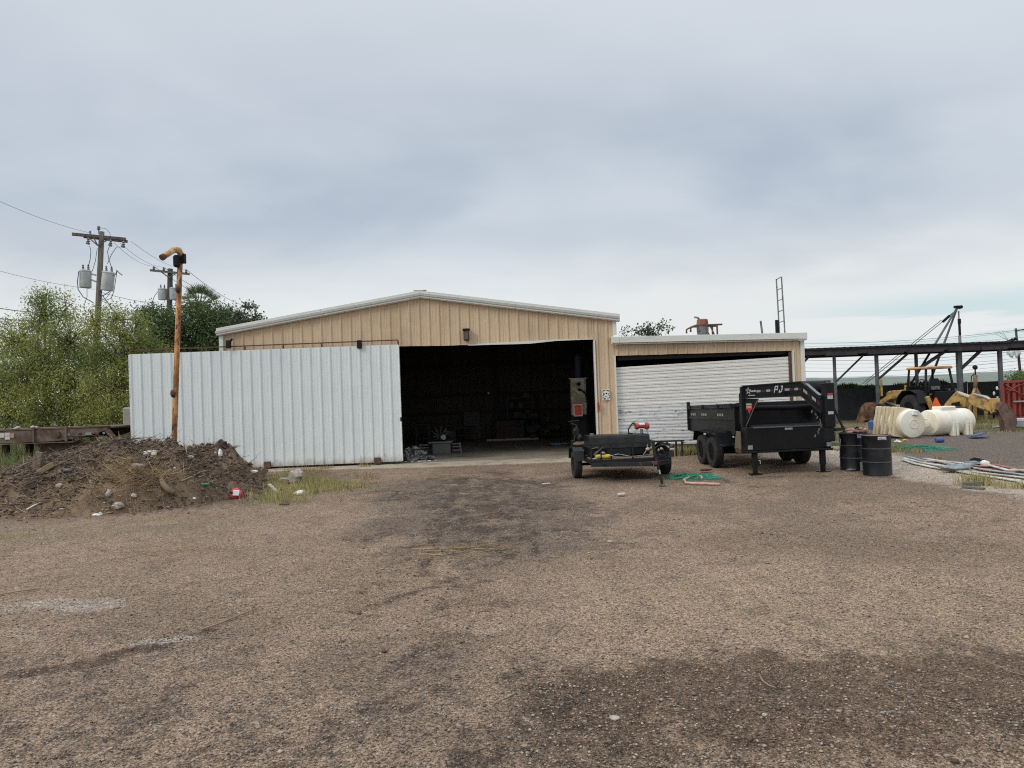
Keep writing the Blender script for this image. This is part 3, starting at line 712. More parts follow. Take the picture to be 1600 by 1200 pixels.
# white sliding door on its pipe rail
dxl = at(204, 620, 21.72).x; dxr = at(625, 620, 21.72).x; ztl = at(203, 553.6, 21.72).z; ztr = at(622, 538.2, 21.72).z; zbr = .10; zbl = .06
dz_t = lambda q: ztl + (ztr - ztl) * (q - dxl) / (dxr - dxl)
dz_b = lambda q: zbl + (zbr - zbl) * (q - dxl) / (dxr - dxl)
door = MB().bb(dxl + .03, dxr - .02, 21.755, 21.80, .14, ztr - .06).build('sliding_door', m_rustbrown, barn, ws=True)
tag(door, 'white ribbed sliding door rolled open to the left')
q = dxl
while q < dxr - .1:
    e = min(q + SW, dxr)
    ribbed(q, e - .003, 21.735, dz_b, dz_t, h=.032, off=dxl + .02, rows=6, wav=.008).build('door_panel', m_white, door, ws=True); q = e
MB().bb(dxr - .004, dxr + .02, 21.70, 21.80, .12, ztr - .02).build('edge_trim', m_wht, door, ws=True)
MB().bb(dxl - .02, dxl + .004, 21.70, 21.80, .12, ztl - .02).build('edge_trim', m_wht, door, ws=True)
b = MB(); b.bar((dxl, 21.77, .09), (dxr, 21.77, .11), .05, .06); b.build('bottom_rail', m_rustbrown, door, ws=True)
for px in (418, 590):
    p = at(px, 720, 21.66); MB().bb(p.x - .10, p.x + .10, 21.60, 21.69, .06, .25).build('floor_guide', m_rustbrown, door, ws=True, bev=.01)
p = at(627, 655, 21.69); MB().bb(p.x - .03, p.x + .02, 21.67, 21.70, p.z - .06, p.z + .06).build('door_latch', m_blackmat, door, ws=True)
rl0 = at(203, 547.6, 21.76); rl1 = at(622, 531.2, 21.76)
rail = MB().bar(rl0, rl1, .032, .034).build('door_rail', m_rustbrown, barn, ws=True)
for k in range(8):
    p = rl0.lerp(rl1, k / 7 if k else .001); MB().bb(p.x - .02, p.x + .02, 21.74, 21.78, dz_t(p.x) - .05, p.z - .02).build('rail_post', m_rustbrown, rail, ws=True)
for px in (358, 562):
    p = at(px, 540, 21.72)
    b = MB().bb(p.x - .07, p.x + .07, 21.64, 21.72, p.z - .09, p.z + .16)
    if px < 400: b.tube([(p.x + .05, 21.66, p.z + .12), (p.x + .13, 21.66, p.z + .20)], .035, 8)
    b.build('hanger', m_blackmat, barn, ws=True, bev=.01)
# battered dent marks on the gable: small creased plates
# barn lamp above the opening
p = at(729, 524, YF - .05)
lamp = thing('wall_lamp', 'small dark brown wall lamp mounted above the open barn doorway', 'lamp', (p.x, YF - .05, p.z))
MB().bb(-.09, .09, -.16, .02, -.17, .17).build('housing', m_rustbrown, lamp, bev=.02)
MB().bb(-.11, .11, -.19, .02, .14, .20).build('hood', m_blackmat, lamp, bev=.01)
MB().bb(-.05, .05, -.18, -.155, -.13, .08).build('lens', mat('dusty_glass', (.10, .08, .06), .3), lamp)
# sign on the pillar
p = at(947, 617, YF - .04)
sg = thing('wall_sign', 'small white square notice with black print on the tan pillar', 'sign', (p.x, YF - .05, p.z))
MB().bb(-.115, .115, -.012, .0, -.165, .165).build('board', m_wht, sg, bev=.004)
b = MB()
for (a, c, w, h_) in [(-.055, .135, .07, .022), (.05, .135, .07, .022), (-.095, .10, .02, .05), (.095, .10, .02, .05), (-.07, .03, .05, .04), (.01, .04, .05, .03), (.075, .03, .04, .03), (-.09, -.02, .04, .018), (.09, -.02, .04, .018),
                      (-.095, -.075, .02, .04), (.095, -.075, .02, .04), (-.05, -.12, .06, .035), (.05, -.125, .08, .02), (0, .06, .04, .012), (0, -.05, .05, .01)]:
    b.bb(a - w / 2, a + w / 2, -.017, -.013, c - h_ / 2, c + h_ / 2)
b.build('print', m_blackmat, sg)
# red handle on the jamb
p = at(935, 636, YF - .08)
b = MB().bb(p.x - .03, p.x + .03, YF - .12, YF - .06, p.z - .12, p.z + .12).tube([(p.x, YF - .09, p.z + .1), (p.x, YF - .12, p.z + .17)], .02, 6)
tag(b.build('pull_handle', m_red, barn, ws=True, bev=.02), 'dark red pull handle on the door jamb')

# ------------------------------------------------------------------ lean-to with the crooked roll-up door
LX0 = XR; LX1 = at(1252, 600, YF).x
zf0 = at(957, 527, YF).z; zf1 = at(1258, 520, YF).z            # top of the fascia
ft = lambda q: zf0 + (zf1 - zf0) * (q - LX0) / (LX1 - LX0)
OX0 = at(961, 560, YF).x; OX1 = at(1240, 600, YF).x
lean = thing('lean_to', 'lower flat-roofed tan lean-to with a crooked white roll-up door', 'lean-to', ((LX0 + LX1) / 2, YF, 0))
hz = lambda q: at(962, 556, YF).z + (at(1236, 548, YF).z - at(962, 556, YF).z) * (q - OX0) / (OX1 - OX0) + .012 * mn.noise(Vector((q * 2.5, 3, 0)))
cuts = [LX0 + .004]
while cuts[-1] < LX1 - .05:
    nx_ = cuts[-1] + SW
    for c_ in (OX0, OX1, LX1):
        if cuts[-1] + .02 < c_ < nx_: nx_ = c_; break
    cuts.append(min(nx_, LX1))
for a, b_ in zip(cuts, cuts[1:]):
    zb = hz if (a >= OX0 - .01 and b_ <= OX1 + .01) else .02
    ribbed(a, b_ - .004, YF - .002, zb, lambda q: ft(q) - .1, off=XL, rows=3, wav=.006).build('wall_panel', m_beige, lean, ws=True)
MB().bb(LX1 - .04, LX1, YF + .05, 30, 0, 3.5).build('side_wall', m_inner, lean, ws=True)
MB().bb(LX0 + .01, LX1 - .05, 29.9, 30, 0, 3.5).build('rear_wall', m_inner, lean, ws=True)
MB().prism([(LX0 + .11, ft(LX0) - .13), (LX1 + .12, ft(LX1) - .13), (LX1 + .12, ft(LX1) - .06), (LX0 + .11, ft(LX0) - .06)], 8.3, 'XZ', (0, 26.05, 0)).build('roof', m_roof, lean, ws=True)
for a, b_ in ((LX0 - .10, LX0 + .15), (LX0 + .154, (LX0 + LX1) / 2 + .05), ((LX0 + LX1) / 2 + .054, LX1 + .16)):
    b = MB().prism([(a, ft(a) - .19), (b_, ft(b_) - .19), (b_, ft(b_)), (a, ft(a))], .03, 'XZ', (0, YF - .20, 0))
    b.prism([(a, ft(a) - .028), (b_, ft(b_) - .028), (b_, ft(b_) - .002), (a, ft(a) - .002)], .5, 'XZ', (0, YF + .065, 0))
    b.prism([(a, ft(a) - .235), (b_, ft(b_) - .235), (b_, ft(b_) - .195), (a, ft(a) - .195)], .12, 'XZ', (0, YF - .11, 0))
    b.build('fascia', m_trim, lean, ws=True, bev=.006)
MB().bb(LX1 + .002, LX1 + .12, YF - .07, YF + .12, 0, ft(LX1) - .24).build('corner_trim', m_trim, lean, ws=True, bev=.006)
MB().bb(OX0 - .03, OX0 + .012, YF - .055, YF + .14, .02, hz(OX0)).build('door_jamb', m_trim, lean, ws=True)
MB().bb(OX1 - .012, OX1 + .03, YF - .055, YF + .14, .02, hz(OX1)).build('door_jamb', m_trim, lean, ws=True)
MB().bb(OX1 - .10, OX1 - .016, YF + .03, YF + .09, .02, hz(OX1) - .02).build('door_track', m_rustbrown, lean, ws=True)
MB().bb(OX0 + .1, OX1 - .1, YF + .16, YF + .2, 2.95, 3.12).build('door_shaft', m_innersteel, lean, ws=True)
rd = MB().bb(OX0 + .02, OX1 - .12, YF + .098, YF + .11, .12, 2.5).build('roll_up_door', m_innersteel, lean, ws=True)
tag(rd, 'white roll-up door hanging crooked, smeared grey near the bottom')
tl = at(964, 574, YF + .06).z; tr = at(1234, 557, YF + .06).z; bl = .30; br = .22; KS = 12
for k in range(KS):
    s0, s1 = k / KS, (k + 1) / KS
    L0, L1 = bl + (tl - bl) * s0, bl + (tl - bl) * s1; R0, R1 = br + (tr - br) * s0, br + (tr - br) * s1
    a, c = OX0 + .015, OX1 - .105; g = .005
    pr = [(0.0, 0.0), (.05, .018), (.30, .022), (.36, .012), (.62, .013), (.70, .023), (.94, .021), (1.0, 0.0)]
    vs = []
    for fr, d in pr:
        for xx, A, B in ((a, L0, L1), (c, R0, R1)):
            vs.append((xx, YF + .09 - d, A + g / 2 + (B - A - g) * fr))
    fs = [(2 * i, 2 * i + 1, 2 * i + 3, 2 * i + 2) for i in range(len(pr) - 1)]
    b = MB().add(vs, fs); b.build('slat', m_slatd if k < 6 else m_slatw, rd, ws=True)
MB().prism([(OX0 + .02, bl - .05), (OX1 - .11, br - .05), (OX1 - .11, br), (OX0 + .02, bl)], .05, 'XZ', (0, YF + .08, 0)).build('bottom_bar', m_rustbrown, rd, ws=True)
b = MB().bb(LX0 + .05, LX1 - .05, YF - .04, 29.9, -.10, .03); tag(b.build('lean_to_floor', m_floor), kind='structure')

# things on and beside the lean-to roof
p0 = at(1218, 519, 23.2); p1 = at(1213, 436, 23.2); q0 = at(1226.5, 518, 23.2); q1 = at(1221, 433, 23.2)
lad = thing('ladder', 'thin steel ladder standing up above the right end of the lean-to roof', 'ladder', (p0.x, 23.2, 3.45))
for a, c in ((p0, p1), (q0, q1)): MB().bar((a.x, 23.2, 3.46), c, .035, .035).build('rail', m_steel, lad, ws=True)
for k in range(5):
    py = 503 - k * 17 + 1
    s = (519 - py) / 84
    a = p0.lerp(p1, s); c = q0.lerp(q1, s + .02); MB().bar(a, c, .025, .025).build('rung', m_steel, lad, ws=True)
MB().bb(p0.x - .12, p0.x - .02, 23.17, 23.24, 3.46, p0.z + .40).build('bracket', m_blackmat, lad, ws=True)
p = at(1192, 518, 23.6)
tag(MB().tube([(p.x, 23.6, 3.46), (p.x - .06, 23.6, p.z + .36)], .035, 8).build('stub_pipe', m_steel), 'short bent grey stub pipe on the lean-to roof left of the ladder', 'pipe')
p = at(1100, 519, 24.0); zr = 3.47
ac = thing('roof_machine', 'rusty red motor on a bent pipe frame on top of the lean-to roof', 'machine', (p.x, 24.0, zr))
sc_ = 24 / 1110.0
def L(px, py): return ((px - 1100) * sc_, zr * 0 + (p.z - zr) + (519 - py) * sc_)
b = MB()
fr = [(1076, 519), (1076, 513), (1084, 509), (1112, 509), (1125, 509)]
for dy_ in (-.28, .28):
    b.tube([(L(a, c)[0], dy_, max(.0, L(a, c)[1])) for a, c in fr], .032, 6)
    b.tube([(L(1117, 509)[0], dy_, L(1117, 509)[1]), (L(1117, 519)[0], dy_, 0)], .03, 6)
    b.tube([(L(1117, 517)[0], dy_, .05), (L(1107, 512)[0], dy_, L(1107, 512)[1])], .025, 6)
for xx in (1084, 1112): b.tube([(L(xx, 509)[0], -.28, L(xx, 509)[1]), (L(xx, 509)[0], .28, L(xx, 509)[1])], .028, 6)
b.build('frame', m_rustbrown, ac, smooth=True)
MB().lathe([(.0, 0), (.19, 0), (.20, .1), (.20, .26), (.0, .26)], 14, (L(1098, 519)[0], 0, .36)).bb(L(1098, 519)[0] - .15, L(1098, 519)[0] + .15, -.15, .15, 0, .36).build('motor_base', m_steel, ac, auto=.6)
MB().lathe([(.0, 0), (.19, 0), (.20, .03), (.185, .05), (.20, .07), (.18, .22), (.15, .24), (.0, .24)], 14, (L(1098, 519)[0], 0, .60)).build('motor', mat('rusty_red', (.30, .10, .065), .8, 0, (.14, .06, .04), 7), ac, auto=.6)
MB().tube([(L(1094, 500)[0], 0, .82), (L(1091, 498)[0], 0, .90), (L(1086, 498)[0], 0, .92)], .035, 8).build('exhaust_pipe', m_steel, ac, smooth=True)
# ------------------------------------------------------------------ wheels
def wheel(parent, c, r, w, side=-1, rimm=None, name='wheel', lug=True, rr=.58):
    """wheel with its axle along local X; side -1 shows its face to -X"""
    c = Vector(c)
    hub = MB().lathe([(r * rr, -w * .36), (r * (rr - .06), -w * .30), (r * (rr - .10), -w * .12), (r * .30, -w * .05), (r * .24, -w * .24), (r * .12, -w * .27), (0, -w * .27)] if side < 0 else
                     [(r * rr, w * .36), (r * (rr - .06), w * .30), (r * (rr - .10), w * .12), (r * .30, w * .05), (r * .24, w * .24), (r * .12, w * .27), (0, w * .27)], 20, c, 'X').build(name, rimm or m_blackmat, parent, auto=.5)
    b = MB(); h = w / 2
    b.lathe([(r * rr, -h * .72), (r * (rr + .06), -h * .95), (r * .82, -h), (r * .95, -h * .88), (r, -h * .62), (r, -h * .2), (r * .985, -h * .16), (r * .985, -h * .06), (r, -h * .02), (r, h * .02 + .001), (r * .985, h * .06), (r * .985, h * .16), (r, h * .2), (r, h * .62), (r * .95, h * .88), (r * .82, h), (r * (rr + .06), h * .95), (r * rr, h * .72), (r * (rr - .03), 0)], 32, c, 'X')
    b.build('tyre', m_rubber, hub, auto=.7)
    b = MB()
    for k in range(8):
        a = k * PI / 4; b.lathe([(0, .0), (.016, .0), (.016, side * .03), (0, side * .03)], 6, c + Vector((side * w * .10, math.cos(a) * r * .20, math.sin(a) * r * .20)), 'X')
    b.build('lug_nuts', m_steel, hub)
    return hub

# ------------------------------------------------------------------ gooseneck dump trailer
dt = thing('dump_trailer', 'black gooseneck dump trailer parked nose-out before the roll-up door', 'dump trailer', (6.22, 18.66, gh(6.22, 18.66)), math.radians(2.8))
def bedz(y): return .045 * (-(y) / 2.0)          # the bed sits slightly nose-up
# dump body: floor, sides with top rail and stakes, bulkhead, tailgate
Yr, Yf_ = 2.22, -1.62
def sidewall(sx):
    x = sx * .95
    s = MB().plate([(x, Yf_, .86), (x, Yr, .78), (x, Yr, 1.16), (x, Yf_, 1.26)], .02).build('side_panel', m_grayblack, dt)
    MB().plate([(x + sx * .02, Yf_ + .02, 1.27), (x + sx * .02, Yr, 1.17), (x - sx * .0, Yr, 1.42), (x - sx * .0, Yf_ + .02, 1.55)], .02).build('upper_side_panel', m_grayblack, dt)
    MB().bar((x + sx * .025, Yf_, 1.262), (x + sx * .025, Yr, 1.165), .05, .045).build('middle_rail', m_black, s)
    MB().bar((x + sx * .02, Yf_ - .02, 1.595), (x + sx * .02, Yr + .02, 1.465), .09, .085).build('top_rail', m_grayblack, s)
    for y in (Yf_ + .2, -.45, .75, Yr - .3):
        zt = 1.595 + (y - Yf_) / (Yr - Yf_) * -.13
        MB().bb(x + sx * .05, x + sx * .085, y - .07, y + .07, zt - .075, zt + .045).build('stake_pocket', m_blackmat, s, bev=.005)
    MB().bar((x + sx * .03, Yf_ + .03, .87), (x + sx * .03, Yf_ + .03, 1.6), .07, .07, up=(0, 1, 0)).build('corner_post', m_black, s)
    MB().bar((x + sx * .03, Yr - .03, .80), (x + sx * .03, Yr - .03, 1.62), .08, .08, up=(0, 1, 0)).build('corner_post', m_blackmat, s)
    for g0 in (1.9, .95, -.35):
        for k in range(3):
            y = g0 - k * .17; zc_ = 1.20 + .09 * (Yr - y) / (Yr - Yf_) + .045
            MB().bb(x + sx * .025, x + sx * .036, y - .045, y + .045, zc_ - .012, zc_ + .05).build('square_reflector', m_tape, s)
    return s
sidewall(-1); sidewall(1)
MB().plate([(-.94, Yf_, .86), (.94, Yf_, .86), (.94, Yr, .78), (-.94, Yr, .78)], .04).build('bed_floor', m_blackmat, dt)
fw = MB().plate([(-.95, Yf_ - .015, .85), (.95, Yf_ - .015, .85), (.95, Yf_ - .015, 1.63), (-.95, Yf_ - .015, 1.63)], .025).build('front_wall', m_black, dt)
MB().bar((-.97, Yf_ - .05, 1.60), (.97, Yf_ - .05, 1.60), .09, .10).build('top_rail', m_grayblack, fw, bev=.01)
MB().bar((-.95, Yf_ - .04, 1.28), (.95, Yf_ - .04, 1.28), .04, .04).build('cross_rib', m_black, fw)
# rolled tarp bar on the front wall
MB().tube([(-.9, Yf_ - .14, 1.50), (-.3, Yf_ - .15, 1.515), (.4, Yf_ - .14, 1.50), (.93, Yf_ - .14, 1.51)], .06, 10).build('tarp_roll', m_blackmat, fw, smooth=True)
tgt = MB().plate([(-.95, Yr + .02, .78), (.95, Yr + .02, .78), (.95, Yr + .02, 1.42), (-.95, Yr + .02, 1.42)], .03).build('tailgate', m_grayblack, dt)
# chassis
for sx in (-1, 1):
    MB().bar((sx * .42, -1.9, .60), (sx * .42, 2.3, .60), .07, .16).build('frame_rail', m_blackmat, dt)
    # step fender
    x = sx * 1.11
    f = MB()
    f.plate([(x - .14, .98, .60), (x + .14, .98, .60), (x + .14, .86, .88), (x - .14, .86, .88)], .01)
    f.plate([(x - .14, .86, .88), (x + .14, .86, .88), (x + .14, -.82, .88), (x - .14, -.82, .88)], .012)
    f.plate([(x - .14, -.82, .88), (x + .14, -.82, .88), (x + .14, -1.0, .62), (x - .14, -1.0, .62)], .01)
    f.plate([(x + sx * .14, .98, .60), (x + sx * .14, .86, .88), (x + sx * .14, .84, .80), (x + sx * .14, .94, .6)], .01)
    f.build('fender', m_black, dt)
    MB().bb(x - .13, x + .13, -1.5, -1.02, .60, .64).build('side_step', m_black, dt, bev=.006)
    MB().plate([(x - .1, -1.52, .66), (x + .10, -1.52, .66), (x + .03, -1.52, .98), (x - .1, -1.52, .98)], .02).build('step_plate', m_black, dt)
    for y in (.42, -.42):
        wheel(dt, (sx * 1.12, y, .385), .39, .235, sx, m_blackmat)
for y in (.42, -.42): MB().tube([(-1.05, y, .38), (1.05, y, .38)], .05, 8).build('axle', m_blackmat, dt, smooth=True)
MB().bb(-.3, .3, -.9, -1.5, .42, .60).build('hydraulic_lift', m_blackmat, dt, bev=.02)
# tool box across the front
tb = MB().bb(-.99, .99, -2.29, -1.92, .55, 1.09).build('toolbox', m_black, dt, bev=.012)
MB().plate([(-.82, -2.305, 1.075), (.86, -2.305, 1.095), (.86, -1.95, 1.12), (-.82, -1.95, 1.12)], .02).build('lid', m_grayblack, tb, bev=.004)
MB().bb(-.84, .87, -2.325, -2.298, 1.07, 1.092).build('lid_edge', mat('lid_edge_paint', (.12, .13, .14), .35), tb)
MB().bb(-.10, .08, -2.318, -2.29, 1.005, 1.055).build('latch', m_galv, tb, bev=.006)
for x in (-.92, .93): MB().bb(x - .055, x + .055, -2.299, -2.29, .585, .68).build('reflector_sticker', m_tape, tb)
MB().bb(-1.0, 1.01, -2.32, -1.9, .50, .548).build('bumper', m_blackmat, dt, bev=.01)
MB().plate([(-.99, -1.91, .98), (-.99, -1.62, .98), (-.99, -1.5, .55), (-.99, -1.91, .55)], .02).build('gusset', mat('dusty_tan_steel', (.15, .12, .085), .7), dt)
MB().bb(-1.0, -.80, -1.9, -1.55, .46, .58).build('clutter_tray', m_rust, dt, bev=.01)
for sx, px in ((-1, 0), (1, 0)):
    x = sx * .80
    j = MB().bar((x, -2.22, .16), (x, -2.22, .60), .11, .11, up=(0, 1, 0)).build('landing_jack', m_blackmat, dt, bev=.006)
    MB().bar((x, -2.22, .0), (x, -2.22, .2), .085, .085, up=(0, 1, 0)).build('drop_leg', m_black, j)
    MB().bb(x - .13, x + .13, -2.33, -2.11, .0, .018).build('foot_plate', m_black, j)
    MB().tube([(x + .06, -2.3, .32), (x + .09, -2.32, .32), (x + .09, -2.32, .25)], .012, 6).build('pin', m_galv, j)
# gooseneck: two arms converge on the coupler column
A0 = Vector((-.93, -2.0, 0)); A1 = Vector((-.10, -4.10, 0))
def arm(sx):
    a0 = Vector((sx * .93, -2.0, 0)); a1 = Vector((sx * .09, -4.12, 0)); k = a0.lerp(a1, .78)
    n_ = Vector((a1.y - a0.y, a0.x - a1.x, 0)).normalized() * (1 if sx < 0 else -1)
    if n_.x * sx < 0: n_ = -n_
    def Q(p, z): return Vector((p.x, p.y, z))
    zt0, zt1, zb0, zb1 = 2.05, 2.10, 1.76, 1.80
    ce, cb = 1.74, 1.45
    a = MB(); t_ = .012
    def web(p, q, zp0, zp1, zq0, zq1, th, off=0):
        P = [Q(p, zp0), Q(q, zq0), Q(q, zq1), Q(p, zp1)]; a.plate([w_ + n_ * off for w_ in P], th)
    web(a0, k, zb0 + .01, zt0 - .01, zb1 + .01, zt1 - .01, .02)
    web(k, a1, zb1 + .01, zt1 - .01, cb + .01, ce - .01, .02)
    ar = a.build('neck_arm', m_black, dt)
    b = MB()
    for (p, q, zp, zq) in ((a0, k, zt0, zt1), (k, a1, zt1, ce), (a0, k, zb0, zb1), (k, a1, zb1, cb)):
        b.bar(Q(p, zp), Q(q, zq), .11, .022)
    b.build('flange', m_grayblack if sx < 0 else m_black, ar)
    MB().bar(Q(a0.lerp(a1, .83), 2.055) + n_ * .0, Q(a0.lerp(a1, .985), 1.80), .085, .012).build('flange_glint', m_steel, ar)
    MB().bar(Q(a0, .56), Q(a0, 2.03), .12, .10, up=(0, 1, 0)).build('riser', m_black, ar, bev=.01)
    MB().plate([Q(a0, 1.83), Q(a0, 1.95), Q(a0 + Vector((0, .14, 0)), 1.85), Q(a0 + Vector((0, .14, 0)), 1.2), Q(a0, 1.1)], .10).build('riser_web', m_black, ar)
    # triangular gusset below the arm
    g1 = a0.lerp(a1, .22); g0 = a0.lerp(a1, .02)
    MB().plate([Q(g0, 1.10), Q(a0.lerp(a1, .035), 1.10), Q(g1, zb0 - .01), Q(g0, zb0 - .01)], .02).build('neck_gusset', m_black, ar)
    MB().bar(Q(a0.lerp(a1, .035), 1.10) + n_ * .02, Q(g1, zb0 - .01) + n_ * .02, .014, .012, up=n_).build('gusset_edge', m_steel if sx < 0 else m_black, ar)
    return ar, a0, a1, k, n_
ar, a0, a1, kk, nn_ = arm(-1); arm(1)
ang = math.atan2((a1 - a0).y, (a1 - a0).x)
def onarm(s, z, off=.025): p = a0.lerp(a1, s); return Vector((p.x, p.y, z)) + nn_ * off
def patch(s0, s1, z0, z1, m, name='reflective_tape', off=.014, sl=.06):
    MB().plate([onarm(s0, z0 + sl * s0, off), onarm(s1, z0 + sl * s1, off), onarm(s1, z1 + sl * s1, off), onarm(s0, z1 + sl * s0, off)], .004).build(name, m, ar)
zt_ = 1.88
patch(.20, .255, zt_, zt_ + .05, m_tape); patch(.265, .32, zt_, zt_ + .05, m_tapered); patch(.33, .385, zt_, zt_ + .05, m_tape); patch(.40, .45, zt_, zt_ + .05, m_tapered)
patch(.57, .63, zt_, zt_ + .05, m_tape); patch(.635, .68, zt_, zt_ + .05, m_tapered); patch(.69, .735, zt_, zt_ + .05, m_tape); patch(.74, .775, zt_, zt_ + .05, m_tapered)
def slope(s): # centre height of the dropping part
    f = (s - .78) / .22; return 1.95 + (1.595 - 1.95) * f
for s0, s1, m in ((.795, .84, m_tape), (.85, .875, m_tapered), (.89, .935, m_tape), (.945, .98, m_tapered)):
    za, zb = slope(s0), slope(s1)
    MB().plate([onarm(s0, za - .035, .014), onarm(s1, zb - .035, .014), onarm(s1, zb + .03, .014), onarm(s0, za + .03, .014)], .004).build('reflective_tape', m, ar)
# lettering PJ and the dealer star with its small illegible line of print
rot = (PI / 2, 0, ang)
m_let = mat('letter_grey', (.42, .43, .43), .45)
def letter(boxes, s, name):
    b_ = MB(); cc_ = onarm(s, 1.955, .016); uu = (a1 - a0).normalized()
    for (xa_, xb_, za_, zb_) in boxes:
        b_.plate([cc_ + uu * (x_ + .28 * z_) + Vector((0, 0, z_)) for x_, z_ in ((xa_, za_), (xb_, za_), (xb_, zb_), (xa_, zb_))], .003)
    b_.build(name, m_let, ar)
letter([(-.05, -.022, -.075, .075), (-.0215, .05, .047, .075), (-.0215, .05, -.022, .006), (.022, .05, .0065, .0465)], .462, 'letter_p')
letter([(.018, .048, -.047, .075), (-.045, .048, -.075, -.0475), (-.045, -.018, -.047, -.015), (-.012, .0175, .050, .075)], .522, 'letter_j')
star = []
for k in range(10):
    r_ = .095 if k % 2 == 0 else .035; t_ = PI / 2 + k * PI / 5; star.append((r_ * math.cos(t_), r_ * math.sin(t_)))
c0 = onarm(.085, 1.93, .016); u_ = (a1 - a0).normalized()
b = MB(); inner = [(x * .55, z * .55) for x, z in star]
pts3 = lambda P: [c0 + u_ * x + Vector((0, 0, z)) for x, z in P]
o_, i_ = pts3(star), pts3(inner)
for k in range(10): b.plate([o_[k], o_[(k + 1) % 10], i_[(k + 1) % 10], i_[k]], .003)
b.build('star_emblem', m_let, ar)
b = MB()
for s, w_, z_, h_ in [(.115, .02, 1.925, .045), (.13, .018, 1.92, .035), (.142, .02, 1.925, .04), (.157, .02, 1.92, .035), (.172, .02, 1.93, .045), (.187, .014, 1.925, .04)]:
    b.plate([onarm(s, z_ - h_ / 2, .016), onarm(s + w_ * .5, z_ - h_ / 2, .016), onarm(s + w_ * .5, z_ + h_ / 2, .016), onarm(s, z_ + h_ / 2, .016)], .003)
for k in range(7):
    s = .085 + k * .014; b.plate([onarm(s, 1.815, .016), onarm(s + .009, 1.815, .016), onarm(s + .009, 1.838, .016), onarm(s, 1.838, .016)], .003)
b.build('small_print', m_let, ar)
# red and white map-pin sticker
q0 = onarm(.09, 1.53, .018)
def stick(P, m, off=0.0): MB().plate([q0 + u_ * x + Vector((0, 0, z)) + nn_ * off for x, z in P], .003).build('sticker', m, ar)
stick([(-.10, -.03), (.10, -.03), (.10, .12), (-.10, .12)], m_red); stick([(-.05, -.033), (.05, -.033), (0, -.15)], m_red)
for z_ in (.075, .015): 
    for k in range(4): stick([(-.08 + k * .042, z_), (-.05 + k * .042, z_), (-.05 + k * .042, z_ + .028), (-.08 + k * .042, z_ + .028)], m_let, .004)
# coupler column
cc = MB().bb(-.10, .10, -4.27, -4.09, 1.16, 2.06).build('coupler_column', m_black, dt, bev=.012)
MB().bb(-.075, .075, -4.255, -4.105, .95, 1.16).build('coupler_tube', m_blackmat, cc, bev=.01)
MB().lathe([(0, 0), (.10, 0), (.11, .04), (.11, .12), (0, .12)], 14, (0, -4.18, .87)).build('ball_coupler', m_blackmat, cc, auto=.6)
for z_, h_, m in ((1.80, .05, m_red), (1.73, .08, m_let), (1.42, .06, m_let)):
    MB().bb(-.055, .055, -4.279, -4.271, z_, z_ + h_).build('sticker', m, cc)
b = MB().bar((.10, -4.2, 1.10), (.36, -4.1, 1.10), .05, .06).bar((.34, -4.1, 1.10), (.14, -4.12, 1.55), .035, .035)
b.build('safety_bracket', m_grayblack, cc)
MB().tube([(.12, -4.2, 1.0), (.2, -4.22, .9), (.19, -4.2, .72), (.13, -4.2, .66)], .012, 6).build('breakaway_cable', m_steel, cc, smooth=True)
mat('gooseneck_chain', (.14, .13, .10), .5, .3); b = MB(); P0 = Vector((-.20, -3.9, 1.5)); 
for k in range(9):
    s = k / 8; p = P0 + Vector((.14 * math.sin(s * PI) * 1.0, -.1 * s, -.5 * s)); b.tube([p, p + Vector((.02 if k % 2 else -.02, 0, -.055))], .014, 6)
b.build('safety_chain', MATS['gooseneck_chain'], cc)
sp = thing('spare_wheel', 'black spare tyre lying on top of the gooseneck behind its sloping arm', 'tyre', (0, 0, 0)); 
wpos = dt.matrix_basis if False else WM[dt.name] @ Vector((.10, -3.25, 2.0))
sp.location = wpos; sp.rotation_euler = (0, 0, 0); WM[sp.name] = Matrix.Translation(wpos)
b = MB().lathe([(.22, -.09), (.30, -.11), (.37, -.08), (.385, -.04), (.385, .04), (.37, .08), (.30, .11), (.22, .09)], 28).build('tyre', m_rubber, sp, auto=.8)
MB().lathe([(0, .0), (.10, .02), (.12, .05), (.18, .02), (.225, .06), (.225, -.06), (0, -.04)], 20).build('rim', m_blackmat, sp, auto=.6)
MB().bar((-.55, -3.25, 1.87), (.55, -3.25, 1.87), .08, .06).build('cross_member', m_black, dt)

# ------------------------------------------------------------------ small utility trailer with a fuel tank
pw0 = gp(902, 745); pw1 = gp(1038, 738); axc = (pw0 + pw1) / 2
ut = thing('utility_trailer', 'small black single-axle utility trailer with a propped tongue jack', 'trailer', (axc.x, axc.y, gh(axc.x, axc.y)), math.radians(5))
hw = (pw1 - pw0).length / 2
for sx in (-1, 1):
    w_ = wheel(ut, (sx * hw, 0, .325), .33, .19, sx, m_grayblack)
    if True:
        f = MB(); pr = [(-.42, .44), (-.34, .66), (-.15, .735), (.15, .735), (.34, .66), (.42, .44)]
        for (ya, za), (yb_, zb_) in zip(pr, pr[1:]):
            f.plate([(sx * hw - .12, ya, za), (sx * hw + .12, ya, za), (sx * hw + .12, yb_, zb_), (sx * hw - .12, yb_, zb_)], .012)
        f.build('fender', m_grayblack, ut)
W2 = hw - .17
MB().tube([(-hw, 0, .32), (hw, 0, .32)], .035, 8).build('axle', m_blackmat, ut, smooth=True)
YF2, YR2 = -1.0, 1.6
b = MB()
for x in (-W2, W2): b.bar((x, YF2, .46), (x, YR2, .46), .06, .08)
b.bar((-W2, YF2, .46), (W2, YF2, .46), .06, .08).bar((-W2, YR2, .46), (W2, YR2, .46), .06, .08)
for y in (-.4, .3, 1.0): b.bar((-W2, y, .46), (W2, y, .46), .05, .05)
